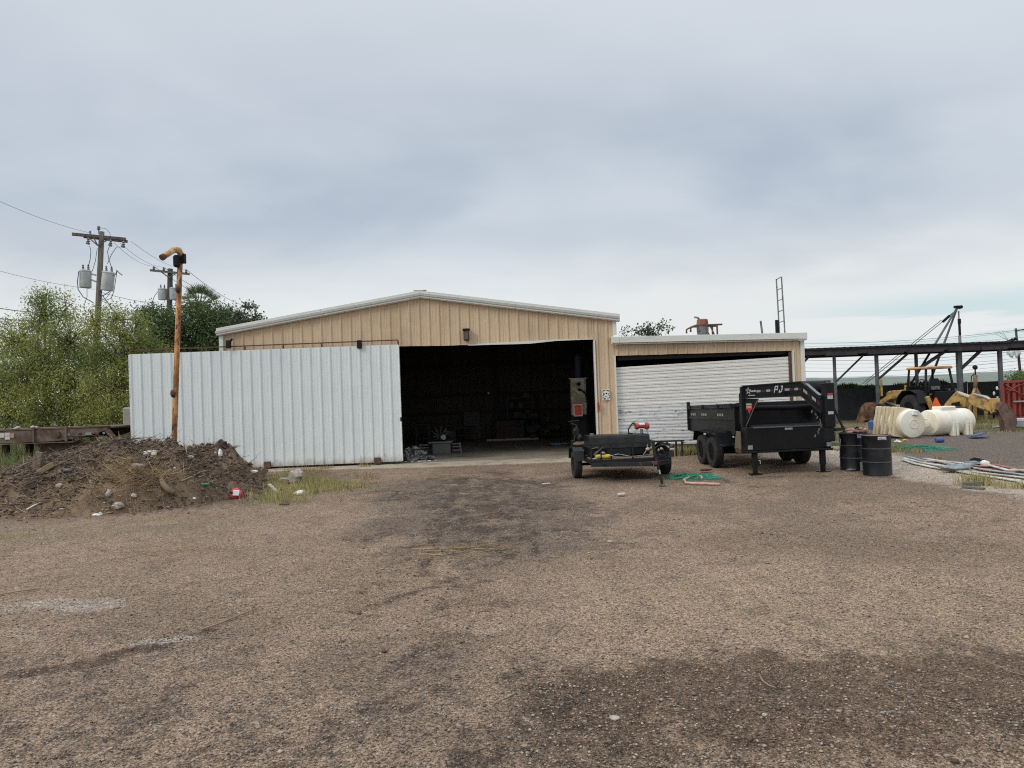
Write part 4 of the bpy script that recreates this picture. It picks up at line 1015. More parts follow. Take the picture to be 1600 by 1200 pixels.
b.build('frame', m_grayblack, ut)
MB().bb(-W2 + .03, W2 - .03, YF2 + .03, YR2 - .03, .49, .515).build('deck', m_board, ut)
rr_ = MB().bar((-W2 - .2, YF2, .86), (W2 + .35, YF2 + .0, .86), .04, .035).build('top_rail', m_grayblack, ut)
for x in (-W2, -W2 + .22, -.45, 0.05, .55, W2 - .05, W2 + .16, W2 + .30):
    MB().bar((x, YF2, .42 if x < W2 else .5), (x, YF2, .845), .035, .035, up=(0, 1, 0)).build('upright', m_grayblack, ut)
for x in (-W2, W2):
    MB().bar((x, YF2, .78), (x, YR2, .78), .035, .035).build('side_rail', m_grayblack, ut)
    for y in (-.2, .6, YR2): MB().bar((x, y, .46), (x, y, .78), .035, .035, up=(0, 1, 0)).build('upright', m_grayblack, ut)
# tongue going to the right and forward
tgx = WM[ut.name].inverted() @ Vector((at(1022, 735, 15.3).x, 15.3, 0)); tx, ty = tgx.x, tgx.y
b = MB().bar((-W2, YF2, .40), (tx - .03, ty, .46), .06, .09).bar((W2, YF2, .40), (tx + .03, ty, .46), .06, .09).bar((-W2 + .2, YF2 - .25, .41), (W2 - .1, YF2 - .25, .41), .06, .06)
b.build('tongue', m_grayblack, ut)
MB().bar((tx, ty + .12, .47), (tx, ty - .16, .49), .07, .07).build('coupler', m_rust, ut, bev=.01)
jb = Vector((tx + .13, ty - .12, .02))
jk = MB().bar(jb + Vector((0, 0, .02)), Vector((tx - .02, ty, .95)), .05, .05, up=(0, 1, 0)).build('tongue_jack', m_grayblack, ut, bev=.005)
MB().bar(jb + Vector((-.0, 0, .03)), jb + Vector((-.05, .03, .32)), .036, .036, up=(0, 1, 0)).build('jack_leg', m_galv, jk)
MB().bb(jb.x - .07, jb.x + .07, jb.y - .06, jb.y + .06, 0, .02).build('jack_foot', m_steel, jk)
MB().tube([(tx - .02, ty, .95), (tx - .02, ty, 1.0), (tx + .12, ty, 1.03)], .012, 6).build('jack_crank', m_steel, jk)
b = MB(); 
for k in range(8): 
    a = k / 7; b.tube([(tx - .3 + .35 * a, ty + .02, .50 - .22 * math.sin(a * PI)), (tx - .26 + .35 * a, ty + .02, .47 - .22 * math.sin(a * PI + .2))], .014, 5)
b.build('safety_chain', m_rust, ut)
b = MB()
for k in range(3): b.tube([(W2 - .25 + .1 * math.cos(a) * (1 + k * .3), YF2 - .15 - k * .03, .66 + .1 * math.sin(a) * (1 + k * .15)) for a in [i * PI / 8 for i in range(17)]], .02, 6)
tag(b.build('hose_coil', m_blackmat, smooth=True), 'black hose coiled on the rail above the small trailer tongue', 'hose')
bpy.data.objects['hose_coil'].matrix_world = WM[ut.name]
def world_thing(name, label, cat, local, host):
    p = WM[host.name] @ Vector(local); return thing(name, label, cat, p, host.rotation_euler.z)
# the tank
lw = WM[ut.name].inverted(); X0 = (lw @ at(917, 690, 16.75)).x; X1 = (lw @ at(1013, 685, 16.75)).x
tk = world_thing('fuel_tank', 'black rectangular fuel tank across the small trailer', 'tank', ((X0 + X1) / 2, -.30, .52), ut); hx = (X1 - X0) / 2
tkb = MB().bb(-hx, hx, -.30, .30, .03, .50).build('body', m_black, tk, bev=.02)
MB().bb(-hx + .0, hx - .0, -.325, -.302, .20, .47).build('front_plate', mat('tank_plate', (.014, .017, .021), .4, 0, (.03, .03, .03), 4), tk, bev=.006)
MB().bb(-.30, .25, -.345, -.303, .03, .19).build('tank_step', m_grayblack, tk)
MB().lathe([(0, 0), (.05, 0), (.05, .05), (0, .06)], 12, (-hx + .12, -.1, .50)).build('filler_cap', m_board, tk)
pm = world_thing('fuel_pump', 'red hand-sized fuel pump with black hose on top of the black tank', 'pump', ((X0 + X1) / 2 + hx - .10, -.30, 1.02), ut)
MB().tube([(0, 0, 0), (0, 0, .10)], .035, 8).build('stand_pipe', m_steel, pm)
b = MB().lathe([(0, -.17), (.07, -.17), (.075, -.10), (.05, -.09), (.05, .06), (.085, .07), (.085, .14), (.04, .17), (0, .17)], 14, (0.02, 0, .17), 'X'); b.build('pump_body', m_red, pm, auto=.6)
MB().bb(-.05, .08, -.06, .06, .19, .245).build('nameplate', m_wht, pm, bev=.01)
MB().tube([(-.12, 0, .22), (-.22, 0, .24), (-.32, -.02, .12), (-.33, -.04, .02), (-.22, -.05, .0)], .018, 8).build('hose', m_blackmat, pm, smooth=True)
MB().tube([(.12, -.05, .1), (.1, -.22, -.05), (.02, -.36, -.35), (-.1, -.4, -.5), (-.5, -.4, -.52), (-.95, -.4, -.48)], .018, 8).build('delivery_hose', mat('grey_hose', (.16, .16, .165), .5), pm, smooth=True)
yf = world_thing('yellow_float', 'bright yellow plastic tub hanging in the front rack of the small trailer', 'tub', (-.62, YF2 + .12, .51), ut)
b = MB().lathe([(0, -.18), (.07, -.17), (.085, -.1), (.085, .1), (.07, .17), (0, .18)], 14, (0, 0, .0), 'X'); b.v = [(v[0], v[1], v[2] * .62 + .055) for v in b.v]; b.build('body', m_ybright, yf, auto=.8)
MB().lathe([(0, 0), (.06, 0), (.07, .03), (.03, .06), (0, .06)], 10, (0, 0, .108)).build('cap', m_steel, yf, auto=.6)
b = MB().tube([(-W2 + .05, YF2 - .03, .62), (-W2 + .25, YF2 - .03, .78), (-W2 + .2, YF2 - .03, .56), (-W2 + .02, YF2 - .03, .53)], .02, 6)
b.tube([(-.9, YF2 - .02, .76), (-.78, YF2 - .04, .80), (-.7, YF2 - .04, .72), (-.85, YF2 - .03, .68)], .012, 6)
b.tube([(-.5, YF2 - .03, .58), (-.3, YF2 - .03, .62), (0, YF2 - .03, .55), (.6, YF2 - .03, .57)], .014, 6)
b.build('wiring', m_steel, ut, smooth=True)
b = MB()
for k in range(6): b.blob((W2 - .5 + k * .11, YF2 - .02 - .02 * (k % 2), .70 + .03 * math.sin(k * 2.1)), (.07, .04, .035), k + 3, .35, 7, 5)
rg = b.build('rag_bundle', mat('pale_rag', (.42, .38, .30), .9, 0, (.25, .2, .15), 9), smooth=True); rg.matrix_world = WM[ut.name]; tag(rg, 'pale dirty rags tied over the right end of the small trailer rail', 'rags')
b = MB(); b.blob((-W2 + .12, .1, .84), (.22, .14, .05), 9, .3, 9, 5).blob((-W2 + .3, .2, .86), (.14, .1, .05), 4, .3, 9, 5)
o = b.build('leather_gloves', mat('brown_leather', (.14, .085, .045), .8), smooth=True); o.matrix_world = WM[ut.name] @ Matrix.Translation((-.12, 0, -.04)); tag(o, 'crumpled brown work gloves lying on the left fender of the small trailer', 'gloves')
b = MB().tube([(-W2 - .15, .15, .4), (-W2 - .17, .15, .9), (-W2 - .1, .15, 1.25), (-W2 - .25, .12, 1.3)], .025, 6)
b.tube([(-W2 - .3, .15, 1.35), (-W2 - .05, .15, 1.36)], .012, 5).blob((-W2 - .12, .15, 1.1), (.07, .07, .1), 2).blob((-W2 - .05, .12, .95), (.06, .07, .08), 3)
b.bar((-W2 - .22, .1, .35), (-W2 - .22, .1, .88), .07, .04, up=(0, 1, 0))
b.build('tool_rack', m_grayblack, ut)

# ------------------------------------------------------------------ steel drums
m_drum = mat('drum_black', (.006, .008, .012), .38, 0, (.02, .02, .02), 4, .5, .7, .2, 12, rough2=.6, col3=(.075, .055, .04), scale3=6, lo3=.62, hi3=.75)
def drum(px, py, label, r=.292, h=.87, rz=0):
    p = gp(px, py); z0 = gh(p.x, p.y + r)
    d = thing('steel_drum', label, 'drum', (p.x, p.y + r, z0), rz, 'black steel drums')
    b = MB().lathe([(0, 0), (r, 0), (r + .006, .008), (r, .03), (r, .275), (r + .012, .29), (r, .305), (r, .565), (r + .012, .58), (r, .595), (r, h - .03), (r + .006, h - .018), (r + .007, h - .004), (r - .003, h), (r - .012, h - .02), (0, h - .022)], 40)
    b.build('shell', m_drum, d, auto=.5)
    b = MB()
    for zc_ in (.29, .58): b.lathe([(r + .010, zc_ - .009), (r + .0145, zc_ + .003), (r + .010, zc_ + .011)], 40, (0, 0, 0))
    b.f = [f for f in b.f if len(f) == 4]; b.m = b.m[:len(b.f)]
    b.build('rolling_hoop', mat('hoop_scuffed', (.07, .07, .08), .45) if 'hoop_scuffed' not in MATS else MATS['hoop_scuffed'], d, auto=.5)
    return d, r, h
def drum_label(d, r, a, z0, z1, wa, m, txt=True):
    b = MB()
    for k in range(4):
        t0, t1 = a - wa / 2 + wa * k / 4, a - wa / 2 + wa * (k + 1) / 4
        R_ = r + .004
        b.add([(R_ * math.cos(t0), R_ * math.sin(t0), z0), (R_ * math.cos(t1), R_ * math.sin(t1), z0), (R_ * math.cos(t1), R_ * math.sin(t1), z1), (R_ * math.cos(t0), R_ * math.sin(t0), z1)], [(0, 1, 2, 3)])
    lb = b.build('paper_label', m, d)
    if txt:
        b = MB()
        for k in range(9):
            t_ = a - wa * .4 + wa * .8 * k / 8; zz = z1 - .03 - (k % 2) * .028; R_ = r + .007
            b.box((R_ * math.cos(t_), R_ * math.sin(t_), zz), (.002, .026, .011), rz=t_)
        b.build('print', m_blackmat, lb)
d1, r1, h1 = drum(1382, 742, 'nearer black steel drum with a rusty dished lid')
drum_label(d1, r1, -PI / 2 - .05, .78, .85, .62, m_wht)
b = MB().lathe([(0, h1 - .018), (r1 - .03, h1 - .016), (r1 - .03, h1 - .010), (0, h1 - .012)], 28).build('lid', mat('rusty_lid', (.25, .15, .08), .75, 0, (.12, .09, .07), 6), d1)
d2, r2, h2 = drum(1344, 735, 'farther black steel drum topped with pink rags, beside the dump trailer', rz=.2)
drum_label(d2, r2, -PI / 2 - .1, .76, .84, .45, mat('faded_label', (.40, .42, .48), .6))
b = MB()
for k, (x, y, z, rx, ry, rz_) in enumerate([(-.08, -.05, .91, .13, .1, .055), (.12, -.1, .92, .15, .1, .06), (.28, -.03, .90, .12, .1, .06), (.02, .12, .9, .16, .12, .05), (.34, -.06, .84, .07, .06, .08)]):
    b.blob((x, y, z), (rx, ry, rz_), k + 20, .45, 14, 9, 2.2)
o = b.build('rag_heap', mat('pink_rag', (.55, .31, .25), .9, 0, (.34, .19, .15), 8, bump=.02, bscale=14), smooth=True)
o.matrix_world = WM[d2.name]; tag(o, 'crumpled pink and tan rags heaped on the farther drum', 'rags')
o = MB().tube([(-.02, -.1, .955), (.02, -.13, 1.0), (.08, -.12, .985)], .014, 6).build('dark_nozzle', m_blackmat, smooth=True); o.matrix_world = WM[d2.name]; tag(o, 'small dark nozzle poking out of the pink rags on the drum', 'nozzle')
p = gp(1349, 735); o = MB().box((p.x + .02, p.y - .1, .10), (.22, .14, .20), .1).build('concrete_block', mat('block_grey', (.22, .23, .24), .9), bev=.008); tag(o, 'small grey concrete block at the foot of the farther drum', 'block')
o = MB().blob((p.x - .28, p.y + .0, .03), (.10, .05, .02), 3).build('grey_rag', MATS['block_grey'], smooth=True); tag(o, 'flat grey rag on the ground left of the grey block', 'rag')

# ------------------------------------------------------------------ white poly tanks
def poly_tank(name, label, loc, rz, L, r, legs, up=0.0, manway=False, m=m_poly, end=True):
    """horizontal tank with its axis along local Y, rolled by up about that axis"""
    tkk = thing(name, label, 'tank', loc, rz, 'white plastic tanks')
    prof = [(0, -L / 2 - .04), (r * .6, -L / 2 - .035), (r * .93, -L / 2), (r * .99, -L / 2 + .05), (r, -L / 2 + .12)]
    for s in (-.18, .18):
        prof += [(r, L * s - .02), (r - .014, L * s - .01), (r - .014, L * s + .01), (r, L * s + .02)]
    prof += [(r, L / 2 - .12), (r * .985, L / 2 - .05), (r * .9, L / 2), (r * .55, L / 2 + .035), (0, L / 2 + .04)]
    Rm = Matrix.Rotation(up, 3, 'Y')
    b = MB().lathe(prof, 40, (0, 0, 0), 'Y'); b.v = [tuple(Rm @ Vector(v) + Vector((0, 0, r))) for v in b.v]
    body = b.build('shell', m, tkk, auto=.5)
    for s in legs:
        b = MB()
        for dy in (-.078, .078):
            b.prism(([(-r * .99, -r * 1.10), (r * .99, -r * 1.10)] if up else [(-r * .99, -r * 1.02), (-r * .72, -r * 1.02), (-r * .45, -r * .80), (r * .45, -r * .80), (r * .72, -r * 1.02), (r * .99, -r * 1.02)]) + [(r * 1.03, -r * 1.02), (r * 1.03, r * .05), (-r * 1.03, r * .05), (-r * 1.03, -r * 1.02)], .115, 'XZ', (0, L * s + dy, 0))
        b.v = [tuple(Rm @ Vector(v) + Vector((0, 0, r))) for v in b.v]
        b.build('leg', m if up == 0 else m_poly2, tkk, bev=.015)
    if manway:
        b = MB().bb(-.2, .2, -L * .2 - .1, L * .2 - .1, r * .82, r * 1.22); b.v = [tuple(Rm @ Vector(v) + Vector((0, 0, r))) for v in b.v]
        b.build('lid_box', m, tkk, bev=.03)
    else:
        b = MB().bb(-.09, .09, -L / 2 - .1, -L / 2 - .02, -.12 + .0, .1); b.v = [tuple(Rm @ (Vector(v) + Vector((-r * .75, 0, 0))) + Vector((0, 0, r))) for v in b.v]
        b.build('outlet', m_wht, tkk, bev=.02)
    b = MB().lathe([(.14, -L / 2 - .043), (.15, -L / 2 - .055), (.17, -L / 2 - .043)], 20, (0, 0, 0), 'Y'); b.v = [tuple(Rm @ Vector(v) + Vector((0, 0, r))) for v in b.v]
    b.f = [f for f in b.f if len(f) == 4]; b.m = b.m[:len(b.f)]
    b.build('end_ring', m, tkk, auto=.6)
    return tkk
p = gp(1429, 686); q = gp(1470, 684)
poly_tank('plastic_tank', 'white plastic tank rolled on its side with yellowed legs facing left', (p.x, p.y + .95, 0), math.radians(8), 1.45, .50, (-.28, .02, .30), up=math.radians(100))
p2 = at(1482, 660, 25.0)
poly_tank('plastic_tank', 'long white plastic tank standing on its legs with a square lid box', (p2.x + .05, 25.2, 0), math.radians(-72), 1.75, .46, (-.06, .30), manway=True)

# ------------------------------------------------------------------ backhoe loader (nose away from the camera)
bx_ = at(1432, 640, 31.0).x
bh = thing('backhoe_loader', 'worn yellow backhoe loader with orange canopy seen from its left rear', 'backhoe', (bx_ + .62, 31.0, 0), math.radians(4))
for sx in (-1, 1):
    wheel(bh, (sx * .82, 0, .66), .67, .42, sx, m_grayblack, rr=.5)
    wheel(bh, (sx * .78, 2.35, .45), .46, .26, sx, m_yellow, rr=.62)
    f = MB(); pr = [(-.75, .95), (-.62, 1.38), (-.2, 1.52), (.35, 1.50), (.75, 1.2), (.85, .9)]
    for (ya, za), (yb_, zb_) in zip(pr, pr[1:]): f.plate([(sx * .58, ya, za), (sx * 1.04, ya, za), (sx * 1.04, yb_, zb_), (sx * .58, yb_, zb_)], .03)
    f.prism([(-.75, .93), (-.62, 1.36), (-.2, 1.50), (.35, 1.48), (.75, 1.18), (.6, .8), (-.5, .8)], .03, 'YZ', (sx * .56, 0, 0))
    f.build('fender', m_grayblack, bh)
MB().bb(-.5, .5, -1.0, 1.0, .55, 1.05).build('chassis', m_blackmat, bh, bev=.03)
MB().prism([(.9, .7), (2.6, .7), (2.65, 1.35), (2.4, 1.48), (.95, 1.55)], .78, 'YZ').build('bonnet', m_yellow, bh, bev=.03)
MB().bb(-.36, .36, 2.66, 2.72, .75, 1.4).build('grille', m_blackmat, bh)
MB().tube([(.25, 1.8, 1.5), (.25, 1.8, 2.15)], .045, 10).build('exhaust_stack', m_rustbrown, bh, smooth=True)
b = MB().bb(-.5, .5, .78, .95, 1.05, 1.68).bb(-.55, .55, -.8, .8, 1.05, 1.10); b.build('cab_floor_and_dash', m_blackmat, bh, bev=.02)
b = MB().tube([(0 + .2 * math.cos(a), .60 - .07 * math.sin(a), 1.78 + .19 * math.sin(a)) for a in [i * PI / 8 for i in range(17)]], .018, 6).tube([(0, .6, 1.78), (0, .8, 1.6)], .025, 6); b.build('steering_wheel', m_blackmat, bh, smooth=True)
st = MB().bb(-.24, .24, -.3, .2, 1.35, 1.48).build('seat', m_blackmat, bh, bev=.04)
MB().prism([(-.26, 1.46), (.26, 1.46), (.27, 1.8), (.18, 2.0), (-.18, 2.0), (-.27, 1.8)], .1, 'XZ', (0, -.3, 0)).build('backrest', m_grayblack, st, bev=.03)
MB().bb(-.19, .19, -.368, -.352, 1.52, 1.66).build('seat_plate', m_steel, st)
can = thing_part = MB().prism([(-.60, 2.40), (.60, 2.40), (.63, 2.46), (.56, 2.52), (-.56, 2.52), (-.63, 2.46)], 1.35, 'XZ', (0, .0, 0)).build('canopy', mat('canopy_orange', (.50, .25, .10), .7, 0, (.32, .16, .075), 3), bh, bev=.03)
for sx in (-1, 1):
    MB().tube([(sx * .56, -.62, 1.05), (sx * .60, -.62, 1.7), (sx * .52, -.56, 2.40)], .05, 8).build('canopy_post', m_blackmat, bh, smooth=True)
    MB().tube([(sx * .56, .60, 1.05), (sx * .58, .62, 1.8), (sx * .54, .56, 2.40)], .045, 8).build('canopy_post', m_blackmat, bh, smooth=True)
    # loader arm
    a = MB().prism([(.6, 1.30), (.75, 1.45), (2.1, 1.30), (2.75, 1.05), (3.25, .35), (3.1, .30), (2.55, .85), (2.0, 1.10), (.8, 1.22)], .10, 'YZ', (sx * .56, 0, 0)).build('loader_arm', m_yellow, bh, bev=.01)
    MB().tube([(sx * .56, 1.2, .75), (sx * .56, 2.55, 1.0)], .06, 8).build('lift_cylinder', m_steel, a, smooth=True)
    MB().bar((sx * .44, .95, .9), (sx * .44, .95, 1.75 if sx < 0 else 1.35), .14, .10, up=(0, 1, 0)).build('arm_tower', m_yellow, a)
MB().bar((-.66, 2.5, 1.25), (-.66, 2.5, 2.0), .07, .07, up=(0, 1, 0)).build('marker_post', m_yellow, bh)
bk = MB(); pr = [(3.15, .95), (3.12, .5), (3.2, .12), (3.5, .0), (4.0, .0)]
for (ya, za), (yb_, zb_) in zip(pr, pr[1:]): bk.plate([(-1.1, ya, za), (1.1, ya, za), (1.1, yb_, zb_), (-1.1, yb_, zb_)], .04)
for sx in (-1, 1): bk.prism([(3.15, .93), (3.12, .5), (3.2, .12), (3.5, .0), (4.0, .0), (3.6, .7)], .04, 'YZ', (sx * 1.1, 0, 0))
bk.build('loader_bucket', mat('bucket_tan_rust', (.27, .155, .085), .75, 0, (.10, .06, .04), 3), bh)
# rear end, stabilisers and backhoe
MB().bb(-.45, .45, -1.15, -.95, .45, 1.45).build('rear_console', m_blackmat, bh, bev=.02)
b = MB(); 
for k in range(5): b.tube([(-.3 + k * .15, -1.1, 1.42), (-.3 + k * .15, -1.18, 1.65)], .015, 6).blob((-.3 + k * .15, -1.19, 1.67), .03, k, 0, 6, 4)
b.build('control_levers', m_blackmat, bh)
MB().bb(-.85, .85, -1.3, -1.12, .45, .68).build('rear_frame', m_yellow, bh, bev=.02)
for sx in (-1, 1):
    MB().bar((sx * .75, -1.22, .68), (sx * .98, -1.22, 1.25), .14, .16, up=(0, 1, 0)).build('stabiliser', m_yellow, bh, bev=.01)
tri = at(1459, 630, 29.75); li = WM[bh.name].inverted() @ tri
b = MB().prism([(-.22, -.16), (.22, -.16), (.03, .22), (-.03, .22)], .012, 'XZ', (li.x, -1.36, li.z)); sg2 = b.build('warning_triangle', m_orange, bh)
MB().prism([(-.24, -.18), (.24, -.18), (.035, .245), (-.035, .245)], .008, 'XZ', (li.x, -1.348, li.z)).build('triangle_border', m_redo, sg2)
MB().bar((li.x, -1.33, li.z - .4), (li.x, -1.33, li.z), .04, .03, up=(0, 1, 0)).build('triangle_bracket', m_blackmat, sg2)
# boom and dipper positioned from the photograph, each at its own depth
W_ = lambda px, py, Y: at(px, py, Y)
def beamside(pts, wdt, name, m, parent):
    """pts: closed list of (px, py, Y) giving a side outline; extruded horizontally across"""
    P = [W_(*q_) for q_ in pts]; o = MB().plate(P, wdt).build(name, m, parent, ws=True, bev=.015); return o
boom = beamside([(1476, 636, 29.2), (1486, 624, 28.9), (1496, 614, 28.6), (1502, 613, 28.4), (1513, 622, 28.0), (1511, 636, 28.1), (1503, 640, 28.4), (1484, 641, 29.0)], .20, 'boom', m_yellow, bh)
c = W_(1497, 632, 28.35); dirb = (W_(1511, 630, 28.1) - W_(1484, 634, 29.0)).normalized(); nb = dirb.cross(Z).normalized()
if nb.y > 0: nb = -nb
MB().plate([c + nb * .115 - dirb * .26 - Z * .08, c + nb * .115 + dirb * .26 - Z * .08, c + nb * .115 + dirb * .22 + Z * .10, c + nb * .115 - dirb * .2 + Z * .08], .01).build('boom_plate', m_blackmat, boom, ws=True)
MB().tube([W_(1478, 632, 29.1), W_(1497, 612, 28.5)], .06, 8).build('boom_cylinder', m_yellow, boom, ws=True, smooth=True)
MB().tube([W_(1498, 614, 28.3), W_(1514, 620, 27.9), W_(1522, 622, 27.6)], .075, 8).build('hydraulic_line', mat('pale_cylinder', (.50, .42, .30), .5), boom, ws=True, smooth=True)
dip = beamside([(1517, 619, 27.8), (1523, 615, 27.6), (1540, 618, 27.0), (1558, 632, 26.3), (1562, 640, 26.1), (1558, 645, 26.2), (1543, 643, 26.9), (1524, 635, 27.5), (1516, 628, 27.8)], .18, 'dipper', m_yellow, bh)
MB().tube([W_(1521, 616, 27.3), W_(1538, 620, 26.9), W_(1552, 627, 26.3)], .05, 8).build('bucket_cylinder', m_galv, dip, ws=True, smooth=True)
MB().plate([W_(1551, 624, 26.35), W_(1556, 622, 26.2), W_(1559, 644, 26.1), W_(1554, 647, 26.3)], .34).build('bucket_link', m_yellow, dip, ws=True, bev=.01)
c = W_(1532, 634, 27.0); dirb = (W_(1558, 640, 26.2) - W_(1524, 628, 27.5)).normalized(); nb = dirb.cross(Z).normalized(); nb = nb if nb.y < 0 else -nb
MB().plate([c + nb * .13 - dirb * .05 - Z * .07, c + nb * .13 + dirb * .07 - Z * .07, c + nb * .13 + dirb * .07 + Z * .07, c + nb * .13 - dirb * .05 + Z * .07], .01).build('dipper_mark', m_blackmat, dip, ws=True)
# digging bucket: two cheeks and a curved shell, teeth at the bottom
Cb = [(1555, 640, 26.1), (1565, 629, 25.9), (1575, 637, 25.7), (1583, 649, 25.6), (1584, 660, 25.6), (1580, 674, 25.65), (1567, 675, 25.8), (1565, 658, 25.85)]
P = [W_(*q_) for q_ in Cb]; wv = Vector((.35, .95, 0)).normalized() * .32
b = MB()
for i in range(1, 6): b.plate([P[i] - wv, P[i + 1 if i < 5 else 5] - wv, P[i + 1 if i < 5 else 5] + wv, P[i] + wv], .03) if i < 5 else None
b.plate([P[0] - wv, P[1] - wv, P[1] + wv, P[0] + wv], .03)
for s_ in (-1, 1): b.plate([p_ + wv * s_ for p_ in P], .03)
bkt = b.build('digging_bucket', mat('bucket_rust', (.085, .055, .045), .8, 0, (.13, .08, .06), 5), bh, ws=True)
b = MB()
for k in range(4):
    s_ = -1 + k * 2 / 3; p_ = P[5].lerp(P[6], .5) + wv * s_; b.bar(p_ + Vector((0, 0, .03)), p_ + Vector((-.02, -.02, -.13)), .06, .05, up=(0, 1, 0))
b.build('bucket_teeth', m_steel, bkt, ws=True)
# ------------------------------------------------------------------ long open shed on the right
YS = 34.0
s_x0 = at(1250, 560, YS).x; s_x1 = at(1640, 540, YS).x + 6
zt0 = at(1256, 546, YS).z
shed = thing('open_shed', 'long low dark open-sided shed roof on thin posts behind the backhoe', 'shed', ((s_x0 + s_x1) / 2, YS, 0))
b = MB(); k = int((s_x1 - s_x0) / .3)
pr = []
for i in range(k + 1):
    x_ = s_x0 + (s_x1 - s_x0) * i / k
    pr += [(x_, 0), (x_ + .10, 0), (x_ + .13, .035), (x_ + .17, .035), (x_ + .20, 0)]
vs = [(x_, yy, zt0 + d + (yy - YS + .4) * .03) for yy in (YS - .4, YS + 6) for x_, d in pr]; kk_ = len(pr)
b.add(vs, [(i, i + 1, kk_ + i + 1, kk_ + i) for i in range(kk_ - 1)])
b.bb(s_x0, s_x1, YS - .38, YS + 5.9, zt0 - .05, zt0 - .02)
b.build('roof', m_dkshed, shed, ws=True)
MB().bb(s_x0, s_x1, YS - .3, YS - .22, zt0 - .30, zt0 - .055).build('front_purlin', m_dkshed, shed, ws=True)
for yy in (YS + 1.5, YS + 3.5, YS + 5.7): MB().bb(s_x0, s_x1, yy, yy + .08, zt0 - .25, zt0 - .055).build('purlin', m_dkshed, shed, ws=True)
for (a, c) in ((1292, 1340), (1358, 1412), (1420, 1475), (1484, 1532), (1535, 1575)):
    A = at(a, 557, YS - .45); B = at(c, 555, YS - .45); MB().bb(A.x, B.x, YS - .45, YS - .32, zt0 - .36, zt0 - .22).build('rafter_end', m_dkshed, shed, ws=True)
for px, w_, m_ in ((1305, .12, m_post), (1371, .14, m_post), (1433, .12, m_dkshed), (1500, .20, m_post), (1564, .16, m_post), (1640, .16, m_post)):
    x_ = at(px, 600, YS).x; MB().bb(x_ - w_ / 2, x_ + w_ / 2, YS - w_ / 2, YS + w_ / 2, 0, zt0 - .30).build('post', m_, shed, ws=True, bev=.01)
for (a, b1, c, d_), w_ in (((1307, 596, 1349, 555), .07), ((1373, 592, 1419, 552), .09), ((1436, 576, 1478, 548), .13), ((1502, 576, 1533, 547), .12), ((1254, 568, 1264, 557), .09)):
    MB().bar(at(a, b1, YS - .05), at(c, d_, YS - .05), w_).build('brace', m_dkshed, shed, ws=True)

# dark screened fence behind
YW = 36.3; fx0 = at(1256, 640, YW).x; fx1 = at(1600, 640, YW).x + 14
fe = thing('screened_fence', 'dark screened fence running across the back of the yard at right', 'fence', ((fx0 + fx1) / 2, YW, 0))
q = fx0 - 6; i = 0
while q < fx1:
    e = q + 2.4; zt = 1.72 + .04 * mn.noise(Vector((i * 1.3, 0, 0)))
    b = MB(); K = 8
    vs = []
    for r_ in range(5):
        for j in range(K + 1):
            xx = q + (e - .03 - q) * j / K; zz = .02 + (zt - .02) * r_ / 4 + (.03 * mn.noise(Vector((xx * 2, 5, 0))) if r_ == 4 else 0)
            vs.append((xx, YW + .05 * mn.noise(Vector((xx * 1.2, zz, 2))), zz))
    b.add(vs, [(r_ * (K + 1) + j, r_ * (K + 1) + j + 1, (r_ + 1) * (K + 1) + j + 1, (r_ + 1) * (K + 1) + j) for r_ in range(4) for j in range(K)])
    b.build('screen_panel', m_fence, fe, ws=True)
    MB().tube([(q, YW + .09, 0), (q, YW + .09, zt + .05)], .035, 6).build('post', m_blackmat, fe, ws=True)
    q = e; i += 1
MB().tube([(fx0 - 6, YW + .07, 1.70), (fx1, YW + .07, 1.70)], .025, 6).build('top_rail', m_blackmat, fe, ws=True)

# gin-pole derrick
YG = 40.0; ap = at(1496, 480, YG)
gpn = thing('gin_pole', 'grey gin pole derrick of two leaning tubes with guy cables beyond the fence', 'derrick', (ap.x - 1.5, YG, 0))
gA = at(1424, 606, YG - .6); gB = at(1452, 606, YG + .6)
for g_ in (gA, gB):
    g0 = g_ + (g_ - ap) * (g_.z / (ap.z - g_.z)); g0.z = .3
    MB().tube([g0, ap], [.075, .055], 10).build('pole', m_post, gpn, ws=True, smooth=True)
MB().box(ap + Vector((-.02, 0, .02)), (.30, .22, .14)).tube([ap + Vector((.16, -.12, 0)), ap + Vector((.16, .12, 0))], .10, 12).build('head_sheave', m_blackmat, gpn, ws=True, bev=.02)
for dx_ in (0, 5): MB().tube([at(1476 - dx_, 500, YG), at(1352 - dx_, 600, YG + 1)], .02, 5).build('guy_cable', m_wire, gpn, ws=True)
MB().bar(at(1473, 503, YG), at(1484, 493, YG), .09, .12).build('tackle_block', m_blackmat, gpn, ws=True)
MB().tube([at(1490, 488, YG), at(1476, 500, YG)], .03, 6).build('link', m_blackmat, gpn, ws=True)
MB().tube([at(1498, 486, YG), at(1499, 520, YG)], .03, 6).box(at(1499, 502, YG), (.12, .12, .28)).build('hoist_line', m_blackmat, gpn, ws=True)
MB().tube([at(1499, 506, YG), at(1500, 527, YG)], .065, 8).build('hook_weight', m_blackmat, gpn, ws=True)
ps = at(1502, 588, YG - .5); pt = at(1499.5, 524, YG - .5)
tag(MB().tube([(ps.x + .03, YG - .5, 0), ps, pt], [.10, .09, .075], 10).build('standing_pipe', mat('grey_brown_pipe', (.13, .12, .11), .7), smooth=True), 'thick grey upright pipe standing beyond the fence under the gin pole', 'pipe')
MB().bb(at(1430, 600, 41).x, at(1480, 600, 41).x, 40.2, 42.5, .5, 1.1).build('truck_deck', m_blackmat, gpn, ws=True)

